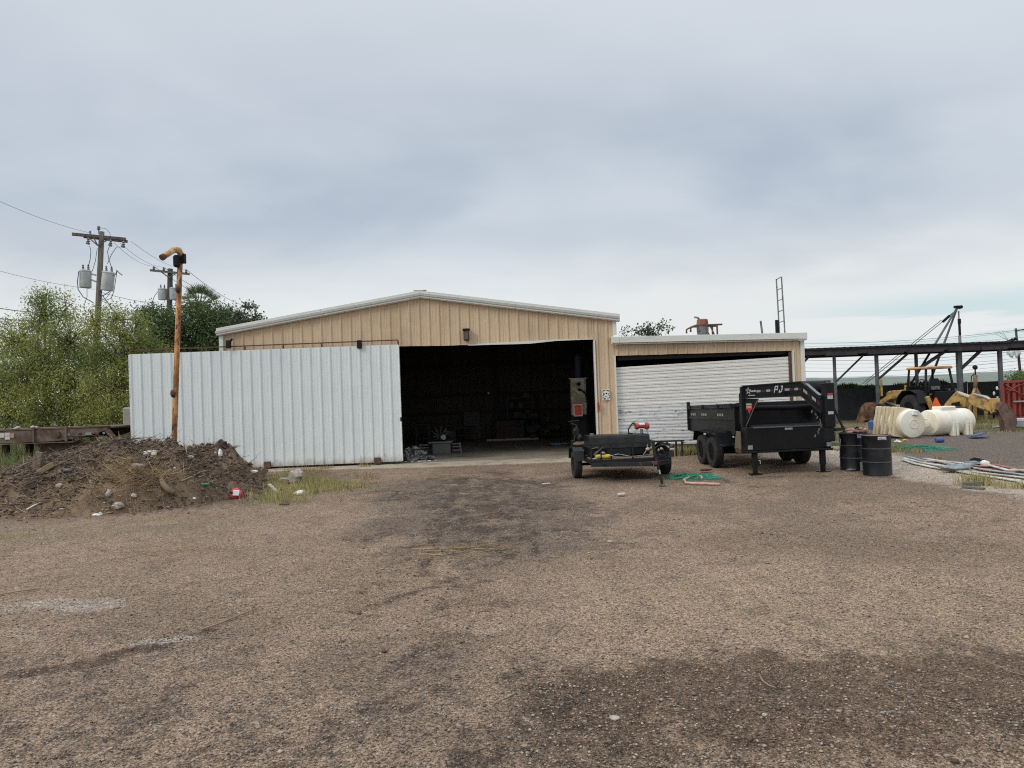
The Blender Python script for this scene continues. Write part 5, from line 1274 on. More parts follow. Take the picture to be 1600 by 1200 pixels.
# rusty yellow winch stand with a ball on top
YR_ = 32.5; c = at(1526, 640, YR_)
ws_ = thing('winch_stand', 'rusty yellow tripod stand topped by a black ball behind the backhoe boom', 'stand', (c.x, YR_, 0))
b = MB()
for px in (1515, 1523, 1540): b.bar(at(px, 634, YR_ + (.6 if px == 1523 else -.3)), at(1524, 606, YR_), .11)
b.build('legs_frame', m_yellow, ws_, ws=True)
for px, dy_ in ((1515, -.3), (1523, .6), (1540, -.3)):
    p = at(px, 634, YR_ + dy_); MB().bar((p.x, p.y, 0), p, .11, up=(0, 1, 0)).build('leg', m_yellow, ws_, ws=True)
MB().tube([at(1524, 612, YR_), at(1524, 586, YR_)], .085, 10).build('mast', mat('mast_rust', (.20, .13, .07), .75, 0, (.12, .07, .04), 6), ws_, ws=True, smooth=True)
MB().tube([at(1524, 586, YR_), at(1523.6, 575, YR_)], .03, 6).blob(at(1523.6, 574, YR_), .105, 1, .05, 12, 8).build('ball', m_blackmat, ws_, ws=True, smooth=True)
MB().tube([at(1522, 584, YR_), at(1518, 588, YR_), at(1517, 600, YR_), at(1519, 612, YR_)], .02, 5).build('hose', m_blackmat, ws_, ws=True, smooth=True)

# red steel rack
YQ = 31.5; xa = at(1568, 640, YQ).x; xb = at(1600, 640, YQ).x + 2.2; zt = at(1575, 597, YQ).z
rk = thing('red_rack', 'red steel cage rack with upright bars at the right edge', 'rack', ((xa + xb) / 2, YQ, 0))
MB().prism([(xa, YQ - .04), (xb, YQ - .04), (xb, YQ + 1.4), (xa + 1.05, YQ + 1.4)], .11, 'XY', (0, 0, .105)).build('base', m_redo, rk, ws=True, bev=.01)
for dy_ in (0, 1.4): MB().bar((xa + dy_ * .75, YQ + dy_, zt), (xb, YQ + dy_, zt + .05), .09).build('top_bar', m_redo, rk, ws=True)
MB().bb(xa + .05, xb - .05, YQ + .08, YQ + .12, .16, zt - .2).build('back_sheet', m_redo, rk, ws=True)
k = 0; x_ = xa
while x_ < xb:
    MB().bar((x_, YQ, .1), (x_ + rnd.uniform(-.02, .02), YQ, zt - (.0 if k % 3 else .08)), .07 if k % 2 else .12, .06, up=(0, 1, 0)).build('upright', m_redo, rk, ws=True); x_ += .24; k += 1
for za, zb in ((zt - .5, zt - .05), (zt - .3, zt - .75), (zt - .1, .7)):
    MB().tube([(xa + .1, YQ - .05, za), (xa + .6, YQ - .08, (za + zb) / 2 + .1), (xa + 1.1, YQ - .05, zb)], .022, 6).build('hose', m_redo, rk, ws=True, smooth=True)
p = at(1596, 627, YQ - .1); MB().bb(p.x - .35, p.x + .5, YQ - .12, YQ - .06, p.z - .03, p.z + .03).build('handle_bar', m_galv, rk, ws=True)
p = gp(1594, 669); tr_ = thing('metal_trough', 'low galvanised trough on the grass before the red rack', 'trough', (p.x + .6, p.y + .5, 0))
MB().lathe([(0, .02), (.72, .02), (.75, .05), (.76, .26), (.79, .29), (.77, .31), (.73, .28), (.70, .08), (0, .08)], 26).build('shell', m_galv, tr_, auto=.5)
p = at(1556, 640, 33.0)
b = MB().bar((p.x - .1, 33, 0), (p.x - .12, 33, 1.55), .07, up=(0, 1, 0)).bar((p.x + .15, 33, 0), (p.x + .15, 33, 1.5), .06, up=(0, 1, 0))
for k in range(6): b.bar((p.x - .12, 33, .25 + k * .22), (p.x + .15, 33, .25 + k * .22 + (.1 if k % 2 else -.05)), .05)
st = thing('pump_frame', 'black and white pump frame standing between the posts left of the red rack', 'frame', (p.x, 33, 0)); b.build('frame', m_blackmat, st, ws=True)
b = MB()
for k in range(5): b.blob((p.x + (-.1 if k % 2 else .06), 32.93, .5 + k * .23), (.05, .04, .09), k)
b.build('white_gauges', m_wht, st, ws=True)
# small yellow tank and dark clutter at the left end of the fence
p = gp(1325, 656); o = thing('yellow_cylinder', 'small rusty yellow cylinder on the ground at the foot of the fence', 'cylinder', (p.x, p.y, 0))
MB().lathe([(0, -.3), (.28, -.3), (.32, -.24), (.32, .24), (.28, .3), (0, .3)], 18, (0, 0, .34), 'X').build('body', m_yellow, o, auto=.6)
MB().tube([(-.05, 0, .64), (-.05, 0, .78), (.05, 0, .80)], .03, 6).build('spout', m_rust, o)
p = gp(1338, 655); b = MB().blob((p.x, p.y + .6, .45), (.5, .4, .6), 5, .3)
tag(b.build('tarp_heap', m_blackmat, smooth=True), 'dark tarpaulin heap between the yellow cylinder and the loader bucket', 'tarp')

# ------------------------------------------------------------------ utility poles and wires
def insul(mb, p, s=1.0):
    return mb.lathe([(0, 0), (.05 * s, 0), (.08 * s, .04 * s), (.04 * s, .08 * s), (.07 * s, .12 * s), (.03 * s, .18 * s), (0, .18 * s)], 8, p)
def transformer(pole, c, r, h, label=None, lean=0.0):
    c = Vector(c)
    b = MB().lathe([(0, 0), (r * .94, 0), (r, .04), (r, h - .06), (r * 1.05, h - .05), (r * 1.05, h - .01), (r * .9, h + .03), (0, h + .05)], 22, (0, 0, 0))
    R_ = Matrix.Rotation(lean, 3, 'Y'); b.v = [tuple(R_ @ Vector(v) + c) for v in b.v]
    o = b.build('transformer', m_grey, pole, ws=True, auto=.5)
    if label: o['label'] = label
    for dx_, dy_ in ((-.10, 0), (.12, .02)):
        q0_ = c + R_ @ Vector((dx_, dy_, h + .02)); b = MB().lathe([(0, 0), (.045, 0), (.06, .05), (.035, .09), (.055, .13), (.03, .18), (.045, .22), (0, .27)], 8, q0_); b.build('bushing', m_porc, o, ws=True)
    return o
def upole(x0, x1, Y, ytop, r0, r1, m):
    top = at(x1, ytop, Y); base = at(x0, 640, Y); d = (top - base); bot = base + d * ((0 - base.z) / d.z)
    return top, bot
Y1 = 31.0
top, bot = upole(146, 159, Y1, 362, 0, 0, m_wood)
pl = thing('utility_pole', 'nearer weathered wooden utility pole carrying two grey transformers', 'utility pole', (bot.x, bot.y, 0), 0, 'utility poles')
MB().tube([bot + Vector((0, 0, -.1)), top], [.15, .105], 12).build('pole', m_wood, pl, ws=True, smooth=True)
a, c = at(116, 367, Y1 - .3), at(200, 375, Y1 + .5)
ca = MB().bar(a + Vector((0, -.16, 0)), c + Vector((0, -.16, 0)), .10, .13).build('crossarm', m_wood, pl, ws=True, bev=.01)
MB().bar(a + Vector((.3, .16, -.05)), c + Vector((-.1, .16, -.03)), .10, .12).build('crossarm', m_wood, pl, ws=True, bev=.01)
for s_ in (0.30, .40, .60, .70):
    p = a.lerp(c, s_) + Vector((0, -.22, -.06)); q = at(153, 384, Y1 - .2); MB().bar(p, q, .03, .045).build('brace', m_wood, pl, ws=True)
for px, py in ((138, 377), (173, 380), (193, 382)):
    p = at(px, py, Y1 - .3); b = MB().lathe([(0, -.14), (.05, -.14), (.07, -.08), (.035, -.04), (.07, 0), (.035, .05), (.065, .1), (0, .17)], 8, p).bar(p + Vector((-.1, 0, -.1)), p + Vector((.05, 0, .12)), .04)
    b.build('fuse_cutout', m_porc, pl, ws=True)
p = at(155, 362, Y1); b = insul(MB().tube([p + Vector((-.02, 0, -.1)), p + Vector((-.02, 0, .12))], .02, 6), p + Vector((-.02, 0, .08))); b.build('top_insulator', m_porc, pl, ws=True)
p = at(141, 365, Y1 - .3); insul(MB(), p, .7).build('pin_insulator', m_porc, pl, ws=True)
t1 = transformer(pl, at(133.5, 449.5, Y1) + Vector((0, 0, 0)), .235, .74, lean=.03)
t2 = transformer(pl, at(167, 454, Y1 - .1) + Vector((0, 0, 0)), .25, .80, lean=.13)
for pa, pb in (((142, 428), (150, 430)), ((142, 437), (150, 440)), ((158, 430), (164, 430)), ((157, 441), (162, 441))):
    MB().bar(at(*pa, Y1), at(*pb, Y1), .06, .07).build('mounting_bracket', m_galv, pl, ws=True)
def lead(pts, Y, name='lead_wire', r=.014, par=pl, m=m_wire):
    return MB().tube([at(a_, b_, Y) for a_, b_ in pts], r, 5).build(name, m, par, ws=True, smooth=True)
lead([(140, 384), (142, 392), (141, 405), (138, 416)], Y1 - .3); lead([(171, 385), (168, 393), (170, 405), (174, 417)], Y1 - .3)
lead([(193, 386), (182, 386), (174, 398), (168, 412)], Y1 - .3); lead([(123, 424), (121, 440), (122, 452), (130, 464), (146, 473)], Y1 - .25, r=.02)
lead([(155, 356), (165, 357), (172, 364), (172, 370)], Y1, r=.01); lead([(152, 388), (149, 408), (144, 424)], Y1 + .1, r=.012)
lead([(182, 422), (187, 427), (191, 430)], Y1 - .2, r=.02); lead([(176, 430), (180, 430), (183, 422), (178, 455), (174, 466), (160, 471)], Y1 - .2, r=.014)
lead([(158, 463), (165, 460), (172, 455)], Y1 - .3, r=.02); lead([(158, 470), (166, 466), (173, 456)], Y1 - .3, r=.012); lead([(136, 451), (136, 464), (133, 472), (131, 480)], Y1, r=.012)
Y2 = 44.0
top2, bot2 = upole(262, 266, Y2, 420, 0, 0, m_woodk)
pl2 = thing('utility_pole', 'farther dark wooden utility pole half hidden behind the rusty pipe', 'utility pole', (bot2.x, bot2.y, 0), 0, 'utility poles')
MB().tube([bot2, top2], [.19, .15], 12).build('pole', m_woodk, pl2, ws=True, smooth=True)
a2, c2 = at(237, 423, Y2), at(298, 429, Y2)
MB().bar(a2 + Vector((0, -.18, 0)), c2 + Vector((0, -.18, 0)), .10, .13).build('crossarm', m_wood, pl2, ws=True)
for s_ in (.28, .68):
    MB().bar(a2.lerp(c2, s_) + Vector((0, -.25, -.04)), at(264, 434, Y2 - .2), .03, .045).build('brace', m_wood, pl2, ws=True)
ins2 = []
for px, py in ((240.5, 421), (256, 422.5), (291, 426)):
    p = at(px, py, Y2 - .2); insul(MB(), p, 1.1).build('pin_insulator', m_porc, pl2, ws=True); ins2.append(p + Vector((0, 0, .2)))
transformer(pl2, at(254, 468.5, Y2), .26, .68, lean=.02); transformer(pl2, at(272, 468.5, Y2), .26, .72, lean=.02)
lead([(247, 455), (241, 463), (238, 473)], Y2, r=.018, par=pl2)
def wire(pa, pb, label, sag=.3, r=.013, grp='overhead power lines'):
    pts = []
    for i in range(13):
        s_ = i / 12; p = pa.lerp(pb, s_); pts.append(p - Vector((0, 0, sag * 4 * s_ * (1 - s_))))
    o = MB().tube(pts, r, 5).build('power_line', m_wire, smooth=True); tag(o, label, 'power line', grp); return o
wtop = at(141, 364, Y1 - .3); wl_ = at(-40, 296, 24); wire(wl_, wtop, 'thin top power line running from the upper left edge to the nearer pole', .15, .007)
L1 = ['power line between the two wooden poles ending at the left insulator', 'power line between the two wooden poles ending at the middle insulator', 'power line from the nearer crossarm tip to the right insulator of the farther pole']
for (a_, b_), t_, l_ in zip(((178, 379), (188, 380), (205, 377)), ins2, L1): wire(at(a_, b_, Y1), t_, l_, .25, .008)
L2 = ['lowest line running on from the farther pole down toward the barn roof', 'middle line running on from the farther pole down toward the barn roof', 'highest line running on from the farther pole down toward the barn roof']
for t_, (a_, b_), l_ in zip(ins2, ((362, 486), (371, 482), (382, 478)), L2): wire(t_, at(a_, b_, 75), l_, .3, .016)
wire(at(-20, 418, 27), at(148, 452, Y1), 'thin power line entering from the left edge at the height of the transformers', .1, .007)
wire(at(152, 455, Y1), at(242, 473, Y2), 'thin low cable between the two utility poles under the transformers', .1, .011)
wire(at(-20, 478, 28), at(60, 488, 36), 'thick dark cable entering at the left edge above the tree, upper of two', .05, .018)
wire(at(-20, 495, 28), at(60, 501, 36), 'thick dark cable entering at the left edge above the tree, lower of two', .05, .018)
wire(at(157, 458, Y1 - .2), at(215, 535, 26), 'stout guy cable slanting down right from the nearer utility pole', .0, .022, 'guy cables')
# right hand pole and the wires crossing behind the shed
Y3 = 60.0; top3, bot3 = at(1587, 513, Y3), at(1596, 600, Y3); bot3 = bot3 + (bot3 - top3) * (bot3.z / (top3.z - bot3.z))
pl3 = thing('utility_pole', 'slim dark utility pole with small equipment at the far right', 'utility pole', (bot3.x, Y3, 0), 0, 'utility poles')
MB().tube([bot3, top3], [.13, .085], 10).build('pole', m_woodk, pl3, ws=True, smooth=True)
MB().bar(at(1588, 516.5, Y3 - .2), at(1606, 514, Y3 - .2), .1).build('crossarm', m_woodk, pl3, ws=True)
b = MB()
for k in range(7): b.blob(at(1574 + k * 2, 534 - k * .8 + (k % 2) * 1.5, Y3 - .2), .11, k, .4, 7, 5)
b.bar(at(1573, 535, Y3 - .2), at(1590, 530, Y3 - .2), .06); b.build('switch_gear', m_blackmat, pl3, ws=True)
b = MB()
for k in range(5): b.blob(at(1576 + k * 4, 551 + (k % 2) * 4, Y3 - .3), (.15, .15, .22), k, .3, 7, 5)
b.build('transformer_bank', m_grey, pl3, ws=True)
ORD = ['topmost thin wire crossing the sky above the open shed roof', 'second wire from the top crossing the sky above the shed roof', 'third wire from the top, grazing the shed roof at the left', 'highest of the wires seen below the open shed roof', 'second wire down below the open shed roof', 'third wire down below the open shed roof',
       'wire halfway between the shed roof and the dark fence', 'thicker wire second above the dark fence', 'lowest wire just above the dark fence and horizon']
def wire3(spans, label, r):
    b = MB(); pts = []
    for pa, pb2, sag in spans:
        for i in range(0 if not pts else 1, 11):
            s_ = i / 10; pts.append(pa.lerp(pb2, s_) - Vector((0, 0, sag * 4 * s_ * (1 - s_))))
    o = b.tube(pts, r, 5).build('power_line', m_wire2, smooth=True); tag(o, label, 'power line', 'wires behind the shed')
m_wire2 = mat('far_wire', (.16, .17, .18), .6)  # paler grey puts distance haze into the wire colour
for k, (ya, yb, hx) in enumerate([(536, 516, 0), (541, 518, 0), (546, 527, 0), (562, 549, 0), (568, 553, 0), (574, 560, 0), (580, 564, 0), (589, 570, 0), (594, 575, 0)]):
    wire3([(at(1235, ya, 66), at(1588, yb, 60.3), .35), (at(1588, yb, 60.3), at(1650, yb - 3, 59), .05)], ORD[k], .011 if k % 3 else .018)
for a_, b_ in ((1553, 520), (1560, 517), (1566, 517)): MB().tube([at(a_, b_, Y3), at(1576, 533, Y3)], .014, 4).build('jumper_wire', m_wire, pl3, ws=True)

# ------------------------------------------------------------------ leaning rusty pipe with an elbow arm
YP = 17.6; pb_ = at(272, 690, YP); ptop = at(281.5, 402, YP); d = (ptop - pb_).normalized(); pbot = pb_ - d * (pb_.z / d.z)
rp = thing('rusty_pipe', 'tall leaning rusty yellow pipe with a short elbow arm at its top', 'pipe', (pbot.x, YP, 0))
MB().tube([pbot - Vector((0, 0, .1)), pb_, pb_.lerp(ptop, .33), pb_.lerp(ptop, .66), ptop], [.066, .066, .064, .063, .062], 16).build('shaft', m_rusty, rp, ws=True, smooth=True)
e0 = ptop; e1 = at(279, 391, YP - .1); e2 = at(272.5, 390, YP - .25); e3 = at(253, 402.5, YP - .6)
m_ry2 = mat('pale_rusty_yellow', (.56, .37, .18), .65, 0, (.36, .17, .07), 6, .46, .62, col3=(.1, .05, .03), scale3=8, lo3=.66, hi3=.72)
el = MB().tube([e0, e0.lerp(e1, .5) + Vector((.03, 0, 0)), e1, e2, e2.lerp(e3, .15)], [.064, .072, .082, .076, .070], 14).build('elbow', m_ry2, rp, ws=True, smooth=True)
MB().tube([e2.lerp(e3, .05), e3], [.068, .068], 14).build('arm', m_ry2, rp, ws=True, smooth=True)
MB().tube([e3.lerp(e2, .17), e3 - (e2 - e3).normalized() * .01], [.074, .076], 14).build('arm_collar', m_rust, rp, ws=True)
p = at(276, 408, YP - .12); MB().box(p, (.15, .14, .30)).build('lamp_socket', m_blackmat, rp, ws=True, bev=.04)
p = at(286.5, 404, YP - .02); MB().box(p, (.10, .12, .24)).build('bracket', m_blackmat, rp, ws=True, bev=.01)
for a_, b_ in ((271, 615), (279, 452)):
    p = at(a_ - 1, b_, YP - .07); MB().blob(p, (.06, .05, .09), 3, .3).build('weld_scar', m_rust, rp, ws=True, smooth=True)

# ------------------------------------------------------------------ dirt pile
pc = Vector((at(205, 700, 16.7).x, 16.7, 0))
def pile_h(x, y):
    x = np.asarray(x, float); y = np.asarray(y, float)
    u = (x - pc.x) / np.where(x < pc.x, 4.15, 3.05); v = (y - pc.y) / np.where(y < pc.y, 2.75, 2.6)
    r = np.sqrt(u * u + v * v)
    h = 1.38 * np.clip(1 - r, 0, 1) ** .85 * (1 - .22 * np.clip(1 - r, 0, 1)) * 1.12
    # flatter shoulder on the right
    h = np.maximum(h, .86 * smooth(1.0, .35, np.hypot((x - pc.x - 1.05) / 2.25, (y - pc.y - .1) / 2.2)))
    n_ = (vnoise(x, y, 1.1, 41) - .5) * .46 + (vnoise(x, y, .4, 42) - .5) * .32 + (vnoise(x, y, .15, 43) - .5) * .17 + (vnoise(x, y, .07, 44) - .5) * .07
    return ground_h(x, y) + h + n_ * smooth(0, .22, h) - .05 * (h < .001)
px_ = np.arange(pc.x - 5.2, pc.x + 3.8, .055); py_ = np.arange(pc.y - 3.2, pc.y + 3.0, .055)
PX, PY = np.meshgrid(px_, py_); PZ = pile_h(PX, PY); PZ = np.where(np.hypot((PX - pc.x) / np.where(PX < pc.x, 5.1, 3.6), (PY - pc.y) / 3.0) > 1, ground_h(PX, PY) - .12, PZ)
ny, nx = PX.shape; ix = np.arange(ny * nx).reshape(ny, nx)
F4 = np.stack([ix[:-1, :-1].ravel(), ix[:-1, 1:].ravel(), ix[1:, 1:].ravel(), ix[1:, :-1].ravel()], 1)
m_soil = mat('dark_soil', (.150, .103, .068), .95, 0, (.23, .165, .11), 1.6, .45, .62, .3, 22, bump=.02, bscale=22, spec=.1, col3=(.075, .052, .037), scale3=3.5, lo3=.54, hi3=.70)
dp = thing('dirt_pile', 'broad heap of dark brown soil mixed with dry brush and rubble', 'dirt pile', (pc.x, pc.y, 0))
np_mesh('soil', np.stack([PX.ravel(), PY.ravel(), PZ.ravel()], 1), F4, m_soil, dp, smooth=True, ws=True)
m_brush = mat('dry_brush', (.27, .20, .14), .9, island=.55, var=0); m_brush2 = mat('golden_straw', (.38, .275, .155), .9, island=.4, var=0); m_dk = mat('dark_twig', (.09, .062, .045), .9, island=.5, var=0)
def stuff(o, label, cat='brush'): o['kind'] = 'stuff'; return o
stuff(sticks_mesh(3000, pc.x - .5, pc.y - .6, 1.9, 1.15, pile_h, .08, .42, .004, .010, 'brush', m_brush, dp, lift=.45, seed=21), '')
stuff(sticks_mesh(3400, pc.x + .3, pc.y - .6, 1.9, 1.15, pile_h, .08, .40, .004, .012, 'roots', m_dk, dp, lift=.35, seed=22), '')
pz_ = at(150, 705, 16.3); stuff(sticks_mesh(420, pc.x - 1.5, pc.y - .5, .9, .5, pile_h, .3, 1.0, .006, .014, 'branches', mat('grey_branch', (.21, .165, .125), .9, island=.45, var=0), dp, lift=.22, dirn=.75, seed=23), '')
pg_ = at(212, 738, 14.9); stuff(sticks_mesh(1500, pg_.x, 14.85, .45, .3, pile_h, .12, .5, .003, .006, 'straw', m_brush2, dp, lift=.5, seed=24), '')
stuff(sticks_mesh(500, pg_.x - 1.6, 14.7, .9, .3, pile_h, .08, .4, .003, .006, 'straw', m_brush2, dp, lift=.3, seed=25), '')
# crumbs and clods
K = 9000; cx_ = pc.x + rng.normal(0, 1, K) * 2.0 - .4; cy_ = pc.y - .5 + rng.normal(0, 1, K) * 1.2; cr = .010 + .055 * rng.random(K) ** 4
base = np.array([(1, 0, 0), (0, 1, 0), (-1, 0, 0), (0, -1, 0), (0, 0, .8), (0, 0, -.6)], float)
cv = base[None] * cr[:, None, None] * (1 + .6 * (rng.random((K, 6, 1)) - .5)); cv = cv + np.stack([cx_, cy_, pile_h(cx_, cy_) + cr * .4], 1)[:, None]
cf = np.array([(0, 1, 4), (1, 2, 4), (2, 3, 4), (3, 0, 4), (1, 0, 5), (2, 1, 5), (3, 2, 5), (0, 3, 5)]); cf = (cf[None] + (np.arange(K) * 6)[:, None, None]).reshape(-1, 3)
stuff(np_mesh('clods', cv.reshape(-1, 3), cf, mat('soil_clods', (.13, .092, .065), .95, island=.6, var=0), dp, ws=True), '')
def on_pile(px, py):
    d = ray(px, py); o = Vector((0, 0, CAMZ)); t_ = 9.0
    while t_ < 24:
        p = o + d * t_
        if float(pile_h(p.x, p.y)) >= p.z: break
        t_ += .02
    return p
def bit(kind, px, py, size, m, label, cat, seed=1, amp=.3, name=None, lift=.5):
    p = on_pile(px, py); o = MB().blob((p.x, p.y - size[1] * .3, p.z + size[2] * lift), size, seed, amp, 9, 6).build(name or kind, m, smooth=False if kind == 'rock' else True); tag(o, label, cat); return o
bit('rock', 187, 792, (.11, .09, .07), m_rock, 'rounded pale rock at the front foot of the dirt pile', 'rock', 2)
bit('rock', 213, 729, (.16, .08, .05), m_rock, 'long flat pale rock on the golden straw of the dirt pile', 'rock', 3)
bit('rock', 210, 776, (.06, .05, .045), m_rock, 'small pale rock above the rounded one at the foot of the pile', 'rock', 4)
bit('rock', 94, 761, (.10, .05, .05), m_rock, 'small grey rock on the left slope of the dirt pile', 'rock', 5)
bit('rock', 345, 713, (.05, .05, .12), m_wht, 'upright whitish chunk near the right shoulder of the pile', 'rock', 6, .2)
bit('rock', 337, 712, (.03, .03, .07), m_rock, 'small pale chip just left of the upright whitish chunk', 'rock', 7, .2)
bit('rock', 298, 716, (.08, .05, .05), m_rock, 'pale brown clod high on the dirt pile below the rusty pipe', 'rock', 8)
bit('rock', 348, 699, (.09, .07, .12), mat('dark_chunk', (.07, .05, .04), .9), 'dark jagged chunk crowning the right shoulder of the pile', 'rock', 9, .5)
bit('rock', 397, 739, (.10, .05, .05), m_wht, 'white chunk at the right end of the dirt pile above the tilted board', 'rock', 10, .3)
bit('plastic_bag', 236, 707, (.20, .08, .035), m_wht, 'white crumpled bag lying near the top of the dirt pile', 'bag', 11, .5)
bit('plastic_bottle', 230, 712, (.13, .06, .05), mat('pale_blue_plastic', (.30, .42, .52), .3), 'pale blue crushed bottle under the white bag on the pile', 'bottle', 12, .3)
bit('plastic_bag', 241, 715, (.06, .05, .10), mat('tan_sack', (.5, .42, .3), .8), 'tan torn sack hanging beside the blue bottle on the pile', 'sack', 13, .4)
bit('plastic_bag', 155, 806, (.09, .05, .04), m_wht, 'white plastic scrap on the ground before the dirt pile', 'litter', 14, .5)
bit('plastic_bag', 240, 800, (.13, .05, .02), mat('clear_plastic', (.35, .37, .38), .3), 'flattened clear plastic sheet at the foot of the dirt pile', 'litter', 15, .5)
bit('plastic_bag', 142, 753, (.05, .04, .04), m_wht, 'small white scrap in the middle of the pile left of the straw', 'litter', 16, .5)
bit('plastic_bag', 171, 775, (.05, .05, .09), m_rock, 'pale twisted scrap low on the pile below the straw', 'litter', 17, .5)
bit('bottle', 319, 758, (.10, .05, .03), mat('green_plastic', (.05, .22, .12), .4), 'green crushed bottle on the right slope of the dirt pile', 'bottle', 18, .3)
bit('bottle', 339, 767, (.03, .03, .06), MATS['green_plastic'], 'tiny green bottle standing in the soil left of the red container', 'bottle', 19, .2)
bit('litter', 378, 781, (.09, .04, .03), m_wht, 'white paper scrap right below the red container', 'litter', 20, .5)
bit('litter', 398, 790, (.11, .05, .03), mat('pinkish_scrap', (.55, .42, .36), .8), 'pinkish scrap lying before the yellow grass', 'litter', 21, .5)
bit('litter', 303, 780, (.05, .03, .025), m_wht, 'thin white flake low on the right slope of the pile', 'litter', 22, .4)
bit('litter', 273, 733, (.035, .03, .03), m_wht, 'small bright white pebble-like scrap in the middle of the pile', 'litter', 23, .3)
bit('tyre_scrap', 103, 737, (.20, .06, .05), mat('grey_scrap', (.10, .11, .12), .5), 'grey curled rubber scrap on the left slope of the pile', 'scrap', 24, .4)
for k in range(26):
    pass
sm = MB()
for k in range(150):
    a_, b_ = rnd.uniform(20, 390), rnd.uniform(715, 812); p = on_pile(a_, b_); s_ = rnd.uniform(.008, .028); sm.blob((p.x, p.y, p.z + s_ * .5), (s_ * rnd.uniform(1, 2), s_, s_ * .6), k, .4, 6, 4)
o = sm.build('rubble', mat('rubble_bits', (.30, .26, .22), .9, island=.4, var=0)); tag(o, 'small pale rubble and paper bits strewn over the dirt pile', 'rubble', kind='stuff')
# red container with white cap side
p = on_pile(369, 779); rc = thing('red_container', 'squashed red plastic container with a white label at the right foot of the pile', 'container', p)
MB().blob((0, 0, .10), (.14, .10, .13), 3, .18, 12, 8, 1.8).build('body', mat('faded_red_plastic', (.55, .06, .09), .45), rc, smooth=True)
MB().plate([(-.03, -.115, .08), (.11, -.115, .07), (.12, -.10, .19), (-.02, -.10, .20)], .02).build('label_patch', m_wht, rc, bev=.01)
MB().blob((-.07, -.09, .15), (.03, .02, .02), 1).build('handle_hole', m_blackmat, rc)
# log
P_ = [on_pile(a_, b_) for a_, b_ in ((273, 775), (262, 768), (256, 760), (254, 753))]; P_ = [p + Vector((0, -.05, .07)) for p in P_]
lg = MB().tube(P_, [.058, .06, .055, .05], 10).build('log', mat('bare_log', (.26, .185, .12), .85, 0, (.16, .11, .075), 7, stretch=(1, 1, 1)), smooth=True); tag(lg, 'short forked bare log lying on the right half of the dirt pile', 'log')
P2 = [P_[3] + Vector((-.02, 0, 0)), on_pile(262, 745) + Vector((0, -.05, .08)), on_pile(269, 739) + Vector((0, -.05, .08))]
MB().tube(P2, [.05, .045, .03], 8).build('fork', MATS['bare_log'], lg, smooth=True)
def pstick(pts, r, label, m=m_twig, lift=.06):
    o = MB().tube([on_pile(*q_) + Vector((0, -.04, lift)) for q_ in pts], r, 6).build('branch', m, smooth=True); tag(o, label, 'branch')
m_pt = mat('pale_twig', (.40, .30, .19), .85)
pstick([(262, 747), (280, 742), (305, 740), (320, 741)], .010, 'long pale curved branch reaching right from the forked log', m_pt)
pstick([(284, 756), (300, 749), (318, 740), (330, 738)], .011, 'pale straight branch crossing the curved one on the pile', m_pt)
pstick([(44, 797), (55, 791), (66, 786)], .014, 'white straight stick lying at the left foot of the pile', m_wht, .02)
pstick([(122, 690), (140, 693), (150, 695)], .014, 'grey branch end sticking out at the top left of the pile', MATS['grey_branch'])
pstick([(290, 697), (292, 705), (293, 712)], .010, 'thin pale root hanging near the top of the pile by the door', m_pt)
pstick([(28, 735), (44, 728), (64, 720), (80, 714), (98, 704)], .022, 'long grey branch lying along the left edge of the pile', MATS['grey_branch'])
p = on_pile(66, 735); o = MB().prism([(-.13, -.15), (.10, -.15), (.17, .28), (.02, .32)], .05, 'XZ', (p.x - .15, p.y, p.z + .12)).build('board_end', m_board); tag(o, 'broken board end poking up at the left edge of the pile', 'board')
p0_, p1_ = on_pile(60, 742), on_pile(83, 733); o = MB().bar(p0_ + Vector((0, 0, .05)), p1_ + Vector((0, 0, .10)), .12, .12).build('timber', mat('tan_timber', (.27, .19, .11), .85), bev=.01); tag(o, 'short tan timber chunk lying on the left slope of the pile', 'timber')
o = MB().tube([on_pile(284, 697) + Vector((0, 0, .02)), on_pile(290, 696) + Vector((0, 0, .16)), on_pile(300, 697) + Vector((.0, 0, .15)), on_pile(309, 702) + Vector((0, 0, .03))], .010, 6).build('bent_wire', m_steel, smooth=True); tag(o, 'thin bent wire loop on the crest of the pile against the white door', 'wire')
# tilted board, concrete lumps near the yellow grass
a_, c_ = gp(402, 752, .06), gp(420, 734, .30)
o = MB().bar(Vector((a_.x, a_.y, .08)), Vector((c_.x, a_.y + .2, .36)), .10, .17).build('tilted_board', m_board, bev=.006); tag(o, 'short thick board propped up between the pile and the yellow grass', 'board')
p = gp(465, 754); o = MB().blob((p.x, p.y, .16), (.17, .12, .20), 31, .3, 9, 6).build('concrete_lump', m_rock); tag(o, 'upright grey concrete lump in the yellow grass', 'rubble lump')
p = gp(447, 754); o = MB().blob((p.x, p.y, .06), (.22, .12, .07), 32, .3, 9, 6).build('concrete_lump', m_rock); tag(o, 'flat pale slab lying left of the upright concrete lump', 'rubble lump')
p = gp(468, 774); o = MB().blob((p.x, p.y, .05), (.12, .09, .06), 33, .25, 9, 6).build('rock', m_wht, smooth=True); tag(o, 'small white rock at the front of the yellow grass', 'rock')
p = gp(424, 766); q = gp(430, 772); o = MB().bar((p.x - .05, p.y, .14), (q.x + .05, q.y, .05), .07, .03).build('broken_slat', m_rock); tag(o, 'pale broken slat leaning in the yellow grass', 'slat')
p = gp(452, 790); q = gp(437, 790); o = MB().tube([(p.x, p.y, .03), (q.x, q.y, .03)], .018, 6).build('stick', m_dk); tag(o, 'dark stick lying in front of the yellow grass', 'stick')

